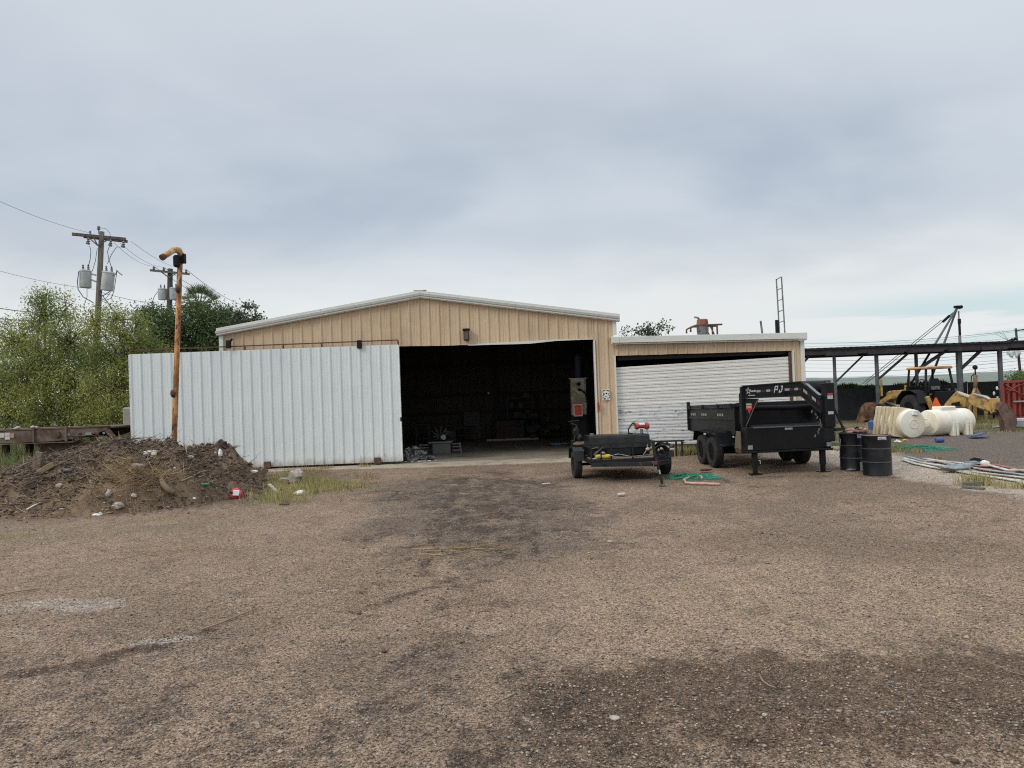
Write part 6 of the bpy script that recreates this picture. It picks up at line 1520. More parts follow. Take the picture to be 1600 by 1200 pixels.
# ------------------------------------------------------------------ grass and weeds
def grass(name, label, poly_or_fn, K, h0, h1, w, m, x0, x1, y0, y1, zf=ground_h, lean=.35, clump=.0, seed=1, top=None, kind='stuff', cat='grass'):
    g = np.random.default_rng(seed); xx = x0 + (x1 - x0) * g.random(K * 3); yy = y0 + (y1 - y0) * g.random(K * 3)
    pr_ = poly_or_fn(xx, yy); keep = g.random(K * 3) < pr_; xx, yy = xx[keep][:K], yy[keep][:K]; K = len(xx)
    if K == 0: return None
    L_ = (h0 + (h1 - h0) * g.random(K)) * (.5 + .9 * vnoise(xx, yy, .5, seed + 3)); a = g.random(K) * 2 * PI; ln = np.abs(g.normal(0, lean, K)); b_ = g.random(K) * 2 * PI
    z = zf(xx, yy) - .01; W = w * (.6 + .8 * g.random(K))
    dxv, dyv = np.cos(a) * W, np.sin(a) * W
    p0 = np.stack([xx - dxv, yy - dyv, z], 1); p1 = np.stack([xx + dxv, yy + dyv, z], 1)
    mxx = xx + np.cos(b_) * L_ * ln * .4; myy = yy + np.sin(b_) * L_ * ln * .4; mz = z + L_ * .55
    p2 = np.stack([mxx + dxv * .7, myy + dyv * .7, mz], 1); p3 = np.stack([mxx - dxv * .7, myy - dyv * .7, mz], 1)
    tx_ = xx + np.cos(b_) * L_ * ln; ty_ = yy + np.sin(b_) * L_ * ln; tz = z + L_ * np.cos(np.minimum(ln, 1.2) * .8)
    p4 = np.stack([tx_ + dxv * .12, ty_ + dyv * .12, tz], 1); p5 = np.stack([tx_ - dxv * .12, ty_ - dyv * .12, tz], 1)
    V = np.stack([p0, p1, p2, p3, p4, p5], 1).reshape(-1, 3); F = (np.array([(0, 1, 2, 3), (3, 2, 4, 5)])[None] + (np.arange(K) * 6)[:, None, None]).reshape(-1, 4)
    o = np_mesh(name, V, F, m); tag(o, label, cat, kind=kind); return o
m_gy = leafmat('yellow_green_grass', (.46, .38, .19), (.30, .29, .12), 1.2, .4, .25); m_gd = leafmat('dry_grass', (.38, .29, .16), (.27, .20, .11), 1.5, .4, .2)
m_gg = leafmat('green_grass', (.17, .20, .08), (.26, .25, .12), .8, .4, .25); m_gr = leafmat('brown_weeds', (.19, .14, .085), (.12, .12, .06), .6, .4, .2)
def polyfn(pts, soft=.3, ns=.7, thr=.35):
    P = [g2(*q_) for q_ in pts]
    def f(x, y): return polymask(x, y, P, soft) * smooth(thr, thr + .25, vnoise(x, y, ns, 61) * .6 + vnoise(x, y, ns * .3, 62) * .4)
    return f
def bounds(pts): P = [g2(*q_) for q_ in pts]; return min(p[0] for p in P) - .3, max(p[0] for p in P) + .3, min(p[1] for p in P) - .3, max(p[1] for p in P) + .3
pp = [(385, 748), (425, 742), (480, 748), (515, 755), (512, 775), (455, 787), (390, 786)]
grass('yellow_grass', 'patch of yellow-green grass beside the right end of the dirt pile', polyfn(pp, .35, .5, .36), 6500, .08, .28, .006, m_gy, *bounds(pp), seed=2)
pp = [(420, 736), (455, 732), (600, 742), (575, 762), (500, 768), (430, 752)]
grass('dry_grass', 'thin dry grass in front of the white sliding door', polyfn(pp, .4, .4, .46), 6500, .05, .18, .005, m_gd, *bounds(pp), seed=3)
pp = [(480, 752), (560, 748), (562, 768), (490, 776)]
grass('low_green_grass', 'low green grass thinning out toward the lot', polyfn(pp, .4, .5, .40), 3500, .04, .14, .005, m_gy, *bounds(pp), seed=4)
pp = [(0, 815), (220, 806), (400, 795), (420, 812), (330, 822), (120, 838), (0, 846)]
grass('sparse_grass', 'sparse low green and straw tufts at the foot of the dirt pile', polyfn(pp, .5, .5, .60), 2600, .02, .07, .005, m_gy, *bounds(pp), seed=5)
for px, py, K, h, m_, lab in [(524, 724, 150, .55, m_gd, 'tall dry tan weed growing against the white door'), (612, 721, 120, .34, m_gd, 'short dry tuft at the right end of the white door'), (445, 731, 220, .42, m_gd, 'dry weeds before the white door beside the floor guide'),
                          (571, 730, 120, .24, m_gd, 'small brown tuft on the edge of the concrete apron'), (508, 733, 100, .22, m_gd, 'low brown tuft left of the apron edge'), (468, 726, 70, .4, m_gg, 'small green weed against the white door'),
                          (1583, 762, 260, .20, m_gy, 'yellow-green tuft at the right edge beyond the flat hoses'), (1531, 757, 480, .30, m_gy, 'bushy yellow-green tuft growing out of the pale pad before the hoses'),
                          (1428, 706, 220, .18, m_gd, 'dry tuft beside the green net near the plastic tanks'), (1468, 716, 140, .18, m_gd, 'small dry tuft behind the flat hoses'), (1545, 725, 110, .22, m_gd, 'thin dry tuft behind the red hose ends')]:
    c = gp(px, py); s_ = .28 if K > 200 else .16
    f = lambda x, y, c=c, s_=s_: np.exp(-(((x - c.x) / s_) ** 2 + ((y - c.y) / (s_ * .5)) ** 2))
    o = grass('weed_tuft', lab, f, K, h * .6, h, .006, m_, c.x - s_ * 2, c.x + s_ * 2, c.y - s_, c.y + s_, lean=.45, seed=px, kind='thing', cat='weeds')
# behind the trailers, along the lean-to and in the right yard
pp = [(1058, 722), (1300, 712), (1300, 700), (1058, 706)]
grass('grass', 'green and yellow weeds under the roll-up door behind the trailers', lambda x, y: smooth(.25, .5, vnoise(x, y, .6, 71)), 5200, .12, .42, .008, m_gy, OX0 + .8, LX1 + .6, 21.3, 21.85, seed=6)
grass('grass', 'rough green grass spread over the yard behind the plastic tanks', lambda x, y: smooth(.42, .62, vnoise(x, y, 1.4, 72)), 22000, .02, .12, .012, m_gg, 9.6, 34, 26.0, 36.0, seed=7)
grass('grass', 'dry yellowish grass mixed through the right yard', lambda x, y: smooth(.5, .62, vnoise(x, y, 1.8, 73)), 9000, .03, .12, .011, m_gy, 9.6, 34, 25.0, 33.0, seed=8)
grass('grass', 'patch of green grass beside the pale pad behind the drums', lambda x, y: smooth(.3, .5, vnoise(x, y, .7, 74)), 4500, .03, .11, .009, m_gg, 9.2, 12.2, 20.2, 23.6, seed=9)
grass('tall_weeds', 'tall brown and green weeds under the rusty trailer at the left edge', lambda x, y: .4 + .6 * smooth(.3, .6, vnoise(x, y, 1.1, 75)), 24000, .35, .95, .010, m_gg, -26, -12.5, 19.8, 27.5, seed=10)
grass('brown_weeds', 'dry brown weeds at the left edge beside the dirt pile', lambda x, y: .4 + .6 * smooth(.3, .6, vnoise(x, y, 1.0, 76)), 12000, .25, .75, .009, m_gr, -24, -11.5, 17.4, 21.0, seed=11)
grass('grass', 'weedy ground growing under the trees on the left', lambda x, y: np.ones_like(x), 16000, .3, .9, .02, m_gg, -34, -11, 27, 40, seed=12)
m_dim = mat('dim_clutter', (.055, .052, .05), .8); m_dim2 = mat('dim_brown', (.09, .07, .05), .8); m_dimr = mat('dim_red', (.055, .022, .018), .7); m_dimb = mat('dim_blue', (.018, .03, .065), .6)  # barn gloom is mixed into these clutter colours
# ------------------------------------------------------------------ rusty gooseneck flatbed at the left
fz = 1.52; Yt = 22.3
x0 = at(-60, 680, Yt).x; xk = at(118, 675, Yt).x; xe = at(172, 672, Yt).x
fb = thing('flatbed_trailer', 'rusty brown gooseneck flatbed trailer standing behind the dirt pile', 'flatbed trailer', (x0, Yt, 0))
m_fb = mat('rusty_flatbed', (.15, .115, .085), .8, 0, (.085, .05, .035), 1.6, .45, .6, .2, 9, col3=(.26, .22, .15), scale3=2.2, lo3=.6, hi3=.75)
zt = at(60, 670.5, Yt).z; zb = at(60, 690.5, Yt).z
side = MB().prism([(x0, zb - .02), (xk - .6, zb), (xk, zb + .06), (xk + .3, zb + .12), (xe - .1, zb + .28), (xe, zt - .01), (xe - .02, zt), (x0, zt - .03)], .08, 'XZ', (0, Yt, 0)).build('side_beam', m_fb, fb, ws=True, bev=.01)
MB().bb(x0, xe, Yt - .07, Yt + .05, zt + .002, zt + .03).build('top_flange', m_rust, fb, ws=True)
MB().bb(x0, xk, Yt - .09, Yt + .04, zb - .045, zb - .022).build('bottom_flange', m_fb, fb, ws=True)
MB().bb(x0, xe - .1, Yt + .06, Yt + 2.3, zt - .06, zt - .01).build('deck', m_fb, fb, ws=True)
MB().prism([(x0, zb - .02), (xk, zb), (xe, zt - .1), (xe, zt), (x0, zt - .03)], .08, 'XZ', (0, Yt + 2.35, 0)).build('side_beam', m_fb, fb, ws=True)
# dropped neck below: dark V shaped tray
xa, xb_, xc_ = at(48, 692, Yt).x, at(62, 714, Yt).x, at(78, 716, Yt).x
MB().prism([(xa, zb - .03), (xb_ + .0, zb - .60), (xc_, zb - .62), (xk + .1, zb - .50), (xk + .3, zb - .03)], .06, 'XZ', (0, Yt + .3, 0)).build('neck_side', MATS['brown_primer'], fb, ws=True)
MB().plate([(xa, Yt + .3, zb - .03), (xb_, Yt + .3, zb - .60), (xb_, Yt + 2.0, zb - .60), (xa, Yt + 2.0, zb - .03)], .04).build('neck_plate', MATS['brown_primer'], fb, ws=True)
MB().bar(at(168, 672, Yt), at(180, 687, Yt), .10, .12).build('nose_brace', m_rustbrown, fb, ws=True)
MB().bar(at(60, 690, Yt + .2), at(150, 690, Yt + .2), .07, .05).build('lower_rail', m_rust, fb, ws=True)
def fp(pxa, pxb, pya, pyb, m, name='reflective_patch', t=.012):
    A, B = at(pxa, pyb, Yt - .05), at(pxb, pya, Yt - .05); MB().bb(A.x, B.x, Yt - .05 - t, Yt - .05 + .008, A.z, B.z).build(name, m, fb, ws=True)
fp(0, 7, 676.5, 684, mat('faded_white_patch', (.55, .52, .49), .6)); fp(8, 15.5, 676, 681, MATS['faded_white_patch']); fp(8, 15.5, 681.6, 687, MATS['faded_white_patch']); fp(16.5, 22, 677, 684, mat('tan_patch', (.4, .28, .17), .7))
fp(106, 109, 677, 681, m_tape); fp(122, 127, 676, 679, m_rust); fp(134, 143, 675.6, 679.6, m_tape); fp(149, 155, 675.5, 679, m_rust); fp(161, 164, 674.8, 678, m_tape)
fp(112, 160, 680.5, 681.5, m_rust, 'red_strip')
p = at(89, 679, Yt - .07); MB().lathe([(0, -.01), (.10, -.01), (.11, .03), (.05, .05), (0, .05)], 14, (p.x, Yt - .09, p.z), 'Y').build('hub_disc', m_rust, fb, ws=True, auto=.5)
for px in (53, 104): p = at(px, 680, Yt - .05); MB().bb(p.x - .03, p.x + .03, Yt - .10, Yt - .042, zb, zt + .06).build('stake_pocket', m_fb, fb, ws=True)
for px in (27, 52, 56): 
    p = at(px, 671, Yt + .1); MB().blob((p.x, Yt + .1, zt + .05), (.09, .07, .05), px, .4).build('deck_scrap', m_rock, fb, ws=True)
MB().bar(at(84, 670, Yt + .6), at(140, 669, Yt + .6), .10, .06).build('deck_bar', m_rust, fb, ws=True)
for x_ in (x0 + .6, xk - 2.2): MB().bb(x_, x_ + .14, Yt + .9, Yt + 1.1, 0, zb).build('support_leg', m_rust, fb, ws=True)
# pale container behind the door's left end
p = at(196, 660, 24.3)
ct = thing('storage_tank', 'pale grey tank with a rounded base partly hidden behind the white door', 'tank', (p.x + .9, 24.9, 0))
MB().bb(-1.0, 1.2, -.6, .6, 1.35, 2.05).build('hood', mat('grey_board', (.30, .27, .24), .8), ct, bev=.04)
MB().lathe([(0, .05), (.75, .05), (.95, .35), (.95, 1.25), (.85, 1.34), (0, 1.34)], 28, (0, 0, 0)).build('body', mat('pale_grey_tank', (.36, .36, .36), .6), ct, auto=.5)

# ------------------------------------------------------------------ trees
def leaves_np(cs, per, rad, size, aspect=.45, seed=1, droop=0.0):
    """leaf quads in gaussian clumps around centres"""
    g = np.random.default_rng(seed); n_ = len(cs); K = n_ * per
    c = np.repeat(cs, per, 0) + g.normal(0, 1, (K, 3)) * rad * np.array([1, 1, .8])
    d = g.normal(0, 1, (K, 3)); d[:, 2] -= droop; d /= np.linalg.norm(d, axis=1)[:, None]
    e = np.cross(d, g.normal(0, 1, (K, 3))); e /= np.linalg.norm(e, axis=1)[:, None] + 1e-9
    L_ = size * (.6 + .8 * g.random(K))[:, None]; W = L_ * aspect
    V = np.stack([c - d * L_ * .5, c + e * W * .5, c + d * L_ * .5, c - e * W * .5], 1).reshape(-1, 3)
    return V, np.arange(K * 4).reshape(-1, 4)
def tree(name, label, trunk, blobs, Y, leafm, barkm, per=34, dens=1.0, crad=.20, lsize=.085, tr=.14, seed=1, group=None, aspect=.42, twigs=True, shell=.55, ns=3):
    """blobs: (px, py, rx_px, ry_px, dY) read off the photograph at distance Y"""
    g = np.random.default_rng(seed); k = Y / FPX
    base = gp(trunk[0], trunk[1]) if len(trunk) > 2 else None
    bx = at(trunk[0], 640, Y).x; t = thing(name, label, 'tree', (bx, Y, 0), 0, group)
    tm = MB(); cs = []; tw = MB()
    for st_ in range(ns):
        pass
    for bi, (px, py, rx, ry, dY) in enumerate(blobs):
        c = at(px, py, Y + dY); R = Vector((rx * k, min(rx, ry) * k * .8, ry * k))
        n_ = max(4, int(dens * 5.0 * (R.x * R.z * 4) / (crad * crad * 9)))
        # limb from the trunk base to the heart of the blob
        b0 = Vector((bx + rnd.uniform(-.25, .25), Y + rnd.uniform(-.2, .2), 0)); mid_ = b0.lerp(c, .45) + Vector((rnd.uniform(-.3, .3), rnd.uniform(-.3, .3), .35 * (c.z)))
        mid_.z = min(mid_.z, c.z * .8)
        tm.tube([b0, b0.lerp(mid_, .55) + Vector((rnd.uniform(-.1, .1), 0, .1)), mid_, mid_.lerp(c, .6), c], [tr * .6, tr * .42, tr * .28, tr * .18, tr * .08], 6)
        for j in range(n_):
            d = g.normal(0, 1, 3); d /= np.linalg.norm(d); r_ = (shell + (1 - shell) * g.random()) if g.random() < .8 else g.random() * shell
            r_ *= 1 + .25 * mn.noise(Vector(d * 1.7) + Vector((bi * 3.1, seed, 0)))
            p = np.array(c) + d * np.array(R) * r_
            if p[2] < .15: continue
            cs.append(p)
            if twigs and j % 2 == 0: 
                q_ = Vector(p); m1 = c.lerp(q_, .5) + Vector((rnd.uniform(-.1, .1), rnd.uniform(-.1, .1), rnd.uniform(-.05, .15))); tw.tube([c.lerp(q_, .08), m1, q_], [tr * .16, tr * .11, .006], 3)
    tm.build('trunk', barkm, t, ws=True, smooth=True)
    if twigs: tw.build('twigs', barkm, t, ws=True)['kind'] = 'stuff'
    V, F = leaves_np(np.array(cs), per, crad, lsize, aspect, seed); V[:, 2] = np.maximum(V[:, 2], .05)
    np_mesh('crown', V, F, leafm, t, ws=True)
    return t
m_lf1 = leafmat('light_green_leaves', (.39, .40, .12), (.17, .215, .07), .55, .4, .35)
m_lf2 = leafmat('mid_green_leaves', (.14, .185, .045), (.085, .12, .035), .7, .4, .3)
m_lf3 = leafmat('dark_green_leaves', (.12, .165, .065), (.07, .105, .045), .6, .35, .25)
m_lf4 = leafmat('sage_leaves', (.10, .125, .07), (.07, .09, .05), .8, .3, .25)
m_bark = mat('grey_bark', (.13, .105, .085), .9, 0, (.08, .065, .05), 6); m_bark2 = mat('brown_bark', (.07, .055, .042), .9)
G1 = 'trees along the left side'
tree('leafy_tree', 'tall feathery light green tree at the left edge', (70, 690),
     [(28, 535, 42, 48, 0), (70, 495, 36, 40, .3), (105, 540, 48, 50, -.3), (55, 580, 60, 50, -.6), (10, 600, 40, 50, .2), (115, 600, 55, 45, -.8), (20, 650, 50, 40, -.5), (75, 640, 45, 35, -.9), (68, 468, 20, 22, .2), (103, 480, 12, 24, 0), (130, 640, 40, 36, -.4)],
     28.5, m_lf1, m_bark, per=44, dens=1.5, crad=.19, lsize=.082, seed=3, group=G1)
tree('leafy_tree', 'light green bushy tree directly left of the white sliding door', (190, 690),
     [(170, 560, 45, 45, 0), (205, 530, 40, 34, .2), (232, 560, 38, 40, .3), (175, 610, 48, 42, -.6), (195, 652, 42, 34, -.8), (148, 505, 22, 30, .1), (180, 500, 26, 24, .2), (215, 505, 14, 18, .3), (215, 600, 30, 40, .2), (145, 655, 32, 30, -.5)],
     27.6, m_lf1, m_bark, per=44, dens=1.5, crad=.18, lsize=.082, seed=5, group=G1)
tree('leafy_tree', 'mid green tree filling the gap behind the two light green ones', (120, 690),
     [(60, 560, 70, 60, 0), (140, 570, 70, 55, 0), (215, 590, 50, 50, 0), (20, 630, 60, 50, 0), (110, 640, 80, 45, 0), (190, 640, 50, 40, 0), (-40, 580, 60, 70, 0), (-30, 640, 60, 50, 0)],
     32.5, m_lf2, m_bark2, per=32, dens=.8, crad=.27, lsize=.14, seed=6, group=G1, twigs=False)
tree('dense_tree', 'dark green rounded tree behind the rusty pipe', (268, 690),
     [(262, 510, 34, 34, 0), (240, 495, 22, 18, .2), (300, 515, 46, 40, 0), (340, 520, 42, 38, .3), (285, 550, 60, 40, 0), (345, 550, 50, 30, 0), (226, 487, 12, 10, .2), (305, 480, 24, 14, .2), (240, 540, 40, 40, 0), (362, 508, 34, 30, 0), (388, 528, 26, 26, 0), (335, 492, 20, 16, 0)],
     39, m_lf3, m_bark2, per=60, dens=2.0, crad=.30, lsize=.14, seed=7, group=G1, twigs=False)
tree('sparse_tree', 'thin airy tree top rising left of the barn gable', (392, 640),
     [(392, 512, 16, 18, 0), (402, 498, 10, 9, 0), (388, 478, 9, 7, 0), (372, 495, 13, 12, 0), (398, 478, 5, 6, 0), (384, 525, 28, 18, 0), (365, 512, 16, 16, 0)],
     35, m_lf4, m_bark, per=18, dens=.8, crad=.13, lsize=.12, seed=8, tr=.1, aspect=.6)
tree('roof_line_tree', 'sparse sage-coloured tree top peeking above the lean-to roof', (1015, 640),
     [(978, 519, 10, 6, 0), (994, 514, 9, 8, 0), (1014, 515, 13, 11, 0), (1003, 521, 20, 8, 0), (1030, 514, 8, 9, 0), (1035, 507, 5, 7, 0), (1022, 522, 18, 8, 0), (1045, 514, 5, 4, 0)],
     34, m_lf4, m_bark, per=13, dens=.65, crad=.13, lsize=.12, seed=9, tr=.06, aspect=.6)
tree('fence_bush', 'rounded olive bush behind the fence at the right edge', (1600, 640),
     [(1592, 594, 16, 14, 0), (1606, 592, 18, 16, 0), (1590, 606, 20, 12, 0)], 46, m_lf2, m_bark, per=40, dens=1.6, crad=.26, lsize=.14, seed=10, tr=.1, twigs=False)
# far scrub seen between the left trees and beyond the fence
tree('distant_scrub', 'low distant green scrub beyond the left trees', (30, 640), [(-60, 640, 60, 14, 0), (20, 645, 60, 12, 0), (120, 640, 70, 14, 0), (200, 636, 60, 14, 0), (260, 634, 60, 14, 0)], 70, m_lf2, m_bark, per=30, dens=.5, crad=.6, lsize=.3, seed=12, twigs=False, tr=.1)
# vine growth on the fence top
grass('fence_vines', 'dark creeper along the top of the screened fence', lambda x, y: smooth(.35, .6, vnoise(x, y * 0, 1.3, 81)), 5000, .06, .26, .03, m_lf3, fx0, fx1, YW - .05, YW + .2, zf=lambda x, y: np.full_like(x, 1.66), lean=.9, seed=81)
# palm
YPm = 41.0; pcn = at(312, 478, YPm); pm_ = thing('palm_tree', 'fan palm crown rising out of the dark green tree', 'palm tree', (pcn.x, YPm, 0))
MB().tube([(pcn.x, YPm, 0), (pcn.x + .05, YPm, pcn.z * .5), pcn], [.22, .17, .16], 10).build('trunk', m_bark2, pm_, ws=True, smooth=True)
m_palm = leafmat('palm_green', (.09, .13, .06), (.06, .09, .045), .8, .3, .2)
for k in range(22):
    az = k * 2.4; el = math.radians(rnd.uniform(-25, 80)); dr = Vector((math.cos(az) * math.cos(el), math.sin(az) * math.cos(el), math.sin(el))); hub = pcn + dr * .75
    b = MB().tube([pcn, hub], .02, 4); u = dr.cross(Z); u = u.normalized() if u.length > .1 else Vector((1, 0, 0)); v = u.cross(dr)
    for j in range(15):
        a = (j - 7) / 7 * 1.35; f_ = (dr * math.cos(a) + u * math.sin(a)).normalized(); s_ = f_.cross(v).normalized() * .028; L_ = .75 * (1 - .15 * abs(a)); e = hub + f_ * L_ - Z * .12 * L_
        b.add([hub - s_ * .5, hub + f_ * L_ * .5 - s_, e, hub + f_ * L_ * .5 + s_], [(0, 1, 2, 3)])
    b.build('frond', m_palm, pm_, ws=True)

# ------------------------------------------------------------------ nets, hoses and litter on the right
def net(px0, px1, py, hpx, label, seed, K=60):
    g = random.Random(seed); c = gp((px0 + px1) / 2, py); hw_ = (gp(px1, py).x - gp(px0, py).x) / 2; b = MB()
    for k in range(K):
        a = g.uniform(-1, 1); pts = []; ph = g.uniform(0, 6.28); am = g.uniform(.05, .35); x_ = c.x + a * hw_ * .8; y_ = c.y + g.gauss(0, .28); L_ = g.uniform(.25, .7)
        for i in range(7):
            s_ = i / 6; xx = x_ + (s_ - .5) * L_ * 2; e = max(0, 1 - ((xx - c.x + hw_ * .25) / hw_) ** 2); yy = y_ + am * math.sin(ph + s_ * 4)
            pts.append((min(max(xx, c.x - hw_), c.x + hw_), yy, gh(xx, yy) + .015 + e * .10 * abs(math.sin(ph * 3 + s_ * 5)) * max(0, 1 - abs(yy - c.y) / .6)))
        b.tube(pts, .008, 4, flat=.6)
    o = b.build('netting', m_green, smooth=True); tag(o, label, 'netting')
net(1040, 1124, 744, 8, 'tangled green netting on the ground between the two trailers', 3)
net(1400, 1484, 700, 8, 'tangled green netting on the ground before the plastic tanks', 4, 75)
p = gp(1400, 703)
def ghose(pts, r, label, m, flat=1.0, name='hose', cat='hose', n=8, zoff=0.0):
    P = []
    for i, (a_, b_) in enumerate(pts):
        p = gp(a_, b_); P.append(Vector((p.x, p.y, gh(p.x, p.y) + r * flat + .01 + zoff)))
    Q = []
    for i in range(len(P) - 1):
        for s_ in (0, .33, .66): 
            q_ = P[i].lerp(P[i + 1], s_); Q.append(q_ + Vector((0, .02 * math.sin(i * 2 + s_ * 5), 0)))
    Q.append(P[-1]); o = MB().tube(Q, r, n, flat=flat).build(name, m, smooth=True); tag(o, label, cat); return o
m_pinkh = mat('pink_hose', (.50, .33, .25), .6, 0, (.45, .2, .15), 5)
ghose([(1125, 758), (1104, 757), (1085, 756), (1072, 755), (1069, 750), (1078, 745), (1088, 743), (1096, 745), (1097, 748)], .028, 'pinkish bent hose lying before the green netting', m_pinkh)
m_h1 = mat('white_flat_hose', (.55, .53, .48), .75, 0, (.34, .33, .30), 2.5, .45, .6); m_h2 = mat('grey_flat_hose', (.22, .26, .27), .7, 0, (.33, .35, .35), 3); m_h3 = mat('red_flat_hose', (.30, .10, .085), .75, 0, (.42, .24, .20), 2.5)
for i, (pts, m_, r_, lab) in enumerate([
    ([(1411, 718), (1430, 725), (1460, 731), (1490, 735), (1530, 743), (1570, 749), (1615, 757)], m_h1, .06, 'white flat hose nearest the drums, at the lower edge of the bundle'),
    ([(1412, 716), (1440, 724), (1462, 727), (1480, 730), (1510, 737), (1550, 742), (1615, 750)], m_h1, .05, 'pale flat hose running second from the front of the bundle'),
    ([(1418, 714), (1440, 721), (1470, 723), (1500, 729), (1540, 736), (1575, 741), (1615, 747)], m_h2, .05, 'grey flat hose in the middle of the bundle'),
    ([(1440, 716), (1455, 720), (1480, 725), (1520, 731), (1555, 737), (1590, 742), (1615, 744)], m_h3, .055, 'dark red flat hose lying among the pale ones'),
    ([(1460, 721), (1490, 726), (1515, 729), (1545, 730), (1557, 727), (1580, 733), (1615, 741)], m_h3, .05, 'reddish hose arching at the back of the bundle'),
    ([(1445, 718), (1470, 722), (1500, 725), (1530, 727), (1545, 729), (1575, 737), (1615, 737)], m_h1, .055, 'pale flat hose at the far side of the bundle'),
    ([(1510, 733), (1540, 741), (1580, 745), (1615, 750)], m_h3, .05, 'short red hose end near the right edge of the bundle'),
    ([(1590, 752), (1600, 758), (1615, 764)], m_h1, .06, 'pale hose end leaving the picture at the right edge')]):
    ghose(pts, r_, lab, m_, .38, 'flat_hose', 'flat hose', 8, .01 * (i % 3))
b = MB()
for k, (a_, b_, s_) in enumerate([(1488, 733, .14), (1496, 736, .2), (1503, 733, .14), (1510, 731, .15), (1518, 728, .15)]): 
    p = gp(a_, b_); b.blob((p.x, p.y, .05), (s_ * 1.5, s_ * .7, .055), k + 3, .5, 12, 8, 2.6)
tag(b.build('grey_tarp', m_h2, smooth=True), 'crumpled grey-blue tarp lump tangled over the flat hoses', 'tarp', kind='stuff')
p = gp(1539, 729); tag(MB().blob((p.x, p.y, .07), (.10, .08, .07), 3, .2, 10, 7).build('bucket', m_wht, smooth=True), 'small round white bucket on top of the hose bundle', 'bucket')
p = gp(1528, 727); tag(MB().blob((p.x, p.y, .07), (.17, .1, .09), 6, .5, 10, 7).build('black_cloth', m_blackmat, smooth=True), 'black cloth lump beside the white bucket on the hoses', 'cloth')
p, q = gp(1505, 763), gp(1538, 766); tag(MB().bar((p.x, p.y, .03), (q.x, q.y, .03), .10, .03).bar((p.x + .1, p.y + .12, .06), (p.x + .4, p.y + .1, .07), .06, .05).build('metal_strip', mat('grey_strip', (.12, .115, .11), .6)), 'dark grey metal strip lying before the pale pad', 'strip')
p = gp(1530, 684); b = MB().bb(p.x - .3, p.x + .25, p.y - .15, p.y + .2, .02, .06).bar((p.x - .3, p.y - .1, .08), (p.x + .2, p.y + .1, .14), .12, .04)
tag(b.build('blue_crate', mat('dusty_blue', (.10, .13, .22), .6), bev=.01), 'flattened dusty blue crate on the dark ground right of the tanks', 'crate')
p = gp(1468, 692); tag(MB().lathe([(0, -.12), (.07, -.12), (.08, 0), (.07, .12), (0, .12)], 12, (p.x, p.y, .09), 'X').build('blue_jug', m_bluebit, auto=.6), 'small blue jug lying before the long plastic tank', 'jug')
p = gp(1415, 690); tag(MB().blob((p.x, p.y, .04), (.09, .06, .05), 2).build('orange_scrap', mat('orange_scrap', (.55, .33, .1), .6)), 'small orange scrap beside the tank rolled on its side', 'litter')
p = gp(1404, 692); tag(MB().blob((p.x, p.y, .04), (.1, .07, .05), 4, .5).build('white_scrap', m_wht), 'small white scrap left of the orange scrap', 'litter')
p = gp(1362, 671); tag(MB().lathe([(0, 0), (.12, 0), (.12, .32), (.05, .38), (.05, .42), (0, .42)], 12, (p.x, p.y, 0)).build('blue_bottle', m_bluebit, auto=.6), 'blue canister standing in the grass behind the drums', 'canister')
p = gp(1308, 672); q = gp(1322, 676)
tag(MB().blob((gp(1560, 668).x, gp(1560, 668).y, .02), (.2, .2, .05), 2).build('flat_stone', m_rock), 'flat pale stone in the grass near the digging bucket', 'stone')
# red rag near trailer
p = gp(1110, 738); tag(MB().blob((p.x - .05, p.y + .3, .03), (.16, .06, .03), 8, .4).build('red_rag', m_dimr, smooth=True), 'small dark red rag behind the green netting', 'rag')

# ------------------------------------------------------------------ inside the open barn
def inb(px, py, Y): return at(px, py, Y)
FZ = .036
# silvery heap at the door's edge
b = MB(); c = at(640, 712, 22.4)
for k in range(26):
    x_ = rnd.gauss(0, .2); z_ = abs(rnd.gauss(0, .22)); y_ = rnd.gauss(0, .14); b.blob((c.x + x_ * (1.2 - z_), 22.5 + y_, .06 + z_ * (1 - abs(x_))), (.11, .1, .09), k, .6, 8, 6, 2.5)
for k in range(8): b.blob((c.x + .35 + rnd.random() * .35, 22.45 + rnd.uniform(-.1, .15), .06 + rnd.random() * .06), (.09, .08, .06), k + 40, .6, 8, 6, 2.5)
tag(b.build('foil_heap', mat('silver_foil', (.28, .28, .28), .45, .2, (.09, .085, .08), 14, .42, .55, .3, 40, bump=.03, bscale=30)), 'crumpled grey and silver heap of rubbish at the door edge inside the barn', 'rubbish heap', kind='stuff')
c = gp(655, 722); b = MB()
for k in range(30): b.blob((c.x + rnd.gauss(0, .22), c.y + rnd.gauss(0, .12), .035), (.05, .04, .014), k, .5, 6, 4)
tag(b.build('white_spill', m_wht), 'white chips spilled on the apron before the rubbish heap', 'spill', kind='stuff')
# engine on a low bench with steel ends
Ye = 24.8; c = at(689, 693, Ye)
eb = thing('engine_stand', 'low steel stand carrying a stripped engine inside the barn', 'stand', (c.x, Ye, FZ))
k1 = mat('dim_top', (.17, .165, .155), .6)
MB().bb(-.40, .40, -.25, .35, .38, .43).build('top', MATS['dim_top'], eb, bev=.005)
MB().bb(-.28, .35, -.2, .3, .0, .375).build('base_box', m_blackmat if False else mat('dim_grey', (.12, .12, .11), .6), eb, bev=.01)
for sx in (-1, 1):
    b = MB()
    for z_ in (.12, .24, .34): b.bar((sx * .42, -.25, z_), (sx * .72, -.25, z_), .04)
    b.bar((sx * .72, -.25, 0), (sx * .68, -.25, .38), .05, up=(0, 1, 0)); b.build('end_rack', MATS['dim_grey'], eb)
en = thing('engine', 'stripped greasy engine with hoses sitting on the low stand', 'engine', (c.x, Ye, FZ + .43))
